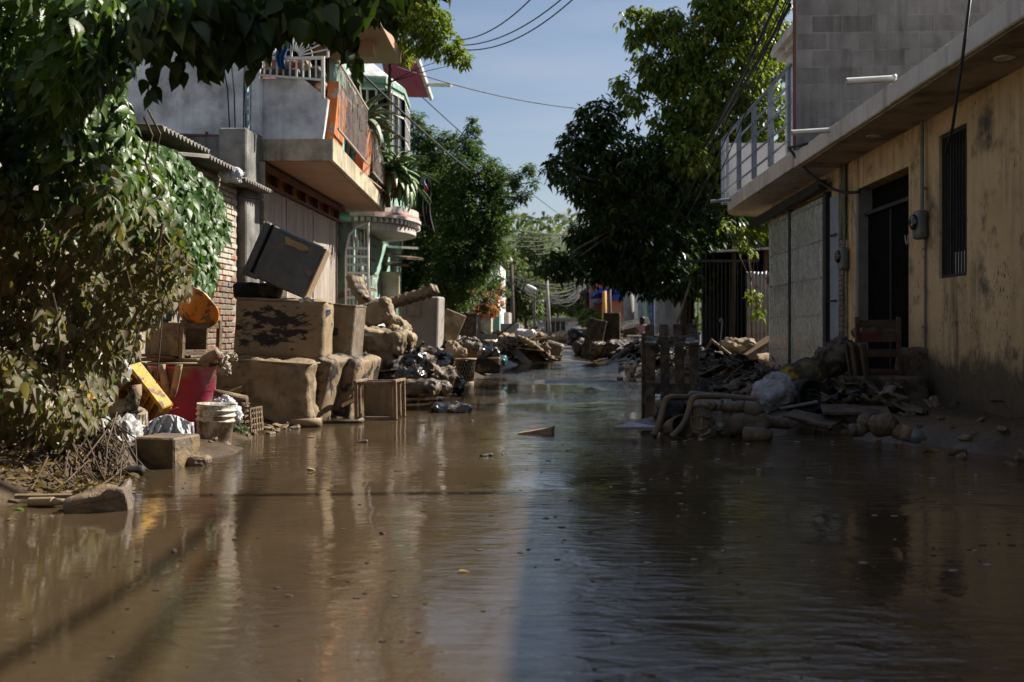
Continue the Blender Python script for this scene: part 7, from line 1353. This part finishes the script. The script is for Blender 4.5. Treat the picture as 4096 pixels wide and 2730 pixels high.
wire(Q(2340, 1110, 74), Q(2620, 1050, 30), .5, .02, 'wire passing under the big tree crown')
for i in range(3): wire(Q(3150 + 8 * i, -10, 14), Q(2560 + i * 90, 1100 - i * 60, 28), .2, .012, ['leftmost','middle','rightmost'][i] + ' thin dark cable descending in front of the tall yellow-green tree', grp='cables in front of the tall tree')
for i, (a, c) in enumerate((((3115, -10), (2830, 560)), ((3160, 20), (2780, 640)))): wire(Q(a[0], a[1], 15), Q(c[0], c[1], 26), .1, .03, 'thick dark cable descending left of the block wall' if i == 0 else 'second thick cable descending left of the block wall', grp='thick cables by the block wall')
# cables overhead whose shadows cross the brown water
def cab(p, q_, r, lab): b = MB(); b.tube(sag(p, q_, .15, 14), r * .6, 6); solo(b, 'overhead_cable', M['cable'], lab, 'cable', p, 'service cables passing overhead', True)
k = (sv.x / sv.z, sv.y / sv.z); hgt = 6.5
for (a, c, wh_) in (((900, 2000), (310, 2740), 'the right diagonal shadow at lower left'), ((700, 2120), (60, 2560), 'the left diagonal shadow at lower left'), ((560, 1992), (2050, 1978), 'the level shadow across the brown water')):
    A, Cc = G(*a), G(*c); A = A + Vector((k[0] * hgt, k[1] * hgt, hgt)); Cc = Cc + Vector((k[0] * hgt, k[1] * hgt, hgt)); d = Cc - A
    cab(A - d * .6, Cc + d * .35, .075 if 'level' in wh_ else .05, 'black overhead service cable casting ' + wh_)

# ================================================================ TANGLED SMALL DEBRIS (uncountable) AND SPECKS ON THE WATER
rg = random.Random(21)
def bank(side, y): 
    if side < 0: return -interp(y, [(7, 3.0), (10, 3.0), (12, 2.4), (15, 2.2), (19, 1.9), (24, 1.5), (33, .9), (60, 1.2)])
    return interp(y, [(7, 3.2), (9, 2.6), (12, 2.3), (20, 2.2), (32, 1.7), (60, 2.0)])
def scatter(name, label, m, n, kind, ys_, side, spread, smin, smax, seed):
    r = random.Random(seed); q = MB()
    for i in range(n):
        y = r.uniform(*ys_); x = bank(side, y) + side * abs(r.gauss(0, spread)) + side * .05; s = r.uniform(smin, smax) * (.8 + y / 40); z = max(0, gz(x, y)) + abs(r.gauss(0, .09)) * min(1.6, .4 + y / 18)
        if kind == 'stick':
            d = Vector((r.gauss(0, 1), r.gauss(0, 1), r.gauss(0, .35))).normalized() * s * 2.2; p = Vector((x, y, z)); q.tube([p - d * .5, p + Vector((r.gauss(0, s * .12), 0, r.gauss(0, s * .1))), p + d * .5], [s * .05, s * .045, s * .02], 5)
        elif kind == 'plank':
            q.box((s * 2, s * r.uniform(.2, .6), s * .07), TM((x, y, z + s * .1), r.uniform(-35, 35), r.uniform(-35, 35), r.uniform(0, 180)))
        else:
            sd_ = r.uniform(0, 99); w1, w2 = s * r.uniform(.6, 1.3), s * r.uniform(.5, 1); MM = TM((x, y, z + s * .15), r.uniform(-40, 40), r.uniform(-30, 30), r.uniform(0, 180))
            q.grid(lambda a, b_: Vector(((a - .5) * w1 * 2, (b_ - .5) * w2 * 2, s * .38 * noise.noise(Vector((a * 3.5 + sd_, b_ * 3.5, sd_))) + s * .15 * noise.noise(Vector((a * 9, b_ * 9 + sd_, 2))))), 9, 9, MM)
    o = solo(q, name, m, label, 'debris', smooth=kind == 'rag', solid=.006 if kind == 'rag' else 0); o['kind'] = 'stuff'; return o
scatter('twig_litter', 'tangle of muddy twigs and branches along the left bank', M['wood'], 260, 'stick', (8.6, 24), -1, .55, .07, .22, 1)
scatter('splintered_boards', 'splintered muddy boards strewn along the left bank', M['muddywood'], 110, 'plank', (9, 26), -1, .6, .06, .22, 2)
scatter('muddy_rags', 'muddy rags and cloth scraps strewn along the left bank', M['cloth'], 90, 'rag', (11.5, 26), -1, .5, .08, .2, 3)
scatter('dark_scraps', 'dark plastic scraps strewn along the left bank', M['blackbag'], 60, 'rag', (12, 30), -1, .5, .07, .18, 4)
scatter('pale_scraps', 'pale plastic scraps dotted along the left bank', M['greybag'], 26, 'rag', (9, 30), -1, .5, .04, .11, 5)
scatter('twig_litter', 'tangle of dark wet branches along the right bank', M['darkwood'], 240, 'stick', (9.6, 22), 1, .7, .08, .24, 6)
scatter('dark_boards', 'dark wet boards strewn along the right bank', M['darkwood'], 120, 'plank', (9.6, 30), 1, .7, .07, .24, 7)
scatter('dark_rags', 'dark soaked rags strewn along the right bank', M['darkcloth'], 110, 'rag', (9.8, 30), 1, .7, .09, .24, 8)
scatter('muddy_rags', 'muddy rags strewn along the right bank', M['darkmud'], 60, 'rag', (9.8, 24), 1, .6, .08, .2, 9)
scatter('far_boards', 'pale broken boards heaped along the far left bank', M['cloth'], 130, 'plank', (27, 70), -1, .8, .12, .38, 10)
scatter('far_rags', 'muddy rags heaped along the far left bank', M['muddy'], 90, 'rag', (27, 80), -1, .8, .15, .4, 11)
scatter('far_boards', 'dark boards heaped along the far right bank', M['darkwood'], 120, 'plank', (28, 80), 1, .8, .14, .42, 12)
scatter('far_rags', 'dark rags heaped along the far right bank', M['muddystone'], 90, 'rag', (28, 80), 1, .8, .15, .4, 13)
q = MB()
for i in range(420):
    y = 2.6 * (16 ** rg.random()); x = rg.uniform(-2.6, 2.4) if y > 6 else rg.uniform(-1.9, 2.6); s = rg.uniform(.003, .011) * (.6 + y / 9); n = rg.randint(4, 6); a0 = rg.uniform(0, 6)
    pts = [Vector((x + s * rg.uniform(.6, 1.3) * 1.6 * math.cos(a0 + 6.283 * k / n), y + s * rg.uniform(.6, 1.3) * math.sin(a0 + 6.283 * k / n), .001)) for k in range(n)]; q.prism(pts, (0, 0, .0025))
o = solo(q, 'floating_specks', M['darkwood'], 'tiny dark flecks of debris floating over the whole water surface', 'specks'); o['kind'] = 'stuff'
q = MB()
for i in range(150):
    y = 4.2 * (9 ** rg.random()); x = rg.uniform(.35, 3.0); s = rg.uniform(.003, .009) * (.5 + y / 9); n = 6; a0 = rg.uniform(0, 6)
    pts = [Vector((x + s * rg.uniform(.5, 1.4) * 2.2 * math.cos(a0 + 6.283 * k / n), y + s * rg.uniform(.5, 1.4) * math.sin(a0 + 6.283 * k / n), .001)) for k in range(n)]; q.prism(pts, (0, 0, .003))
o = solo(q, 'foam_flecks', M['greybag'], 'pale foam flecks drifting on the shaded right half of the water', 'foam'); o['kind'] = 'stuff'
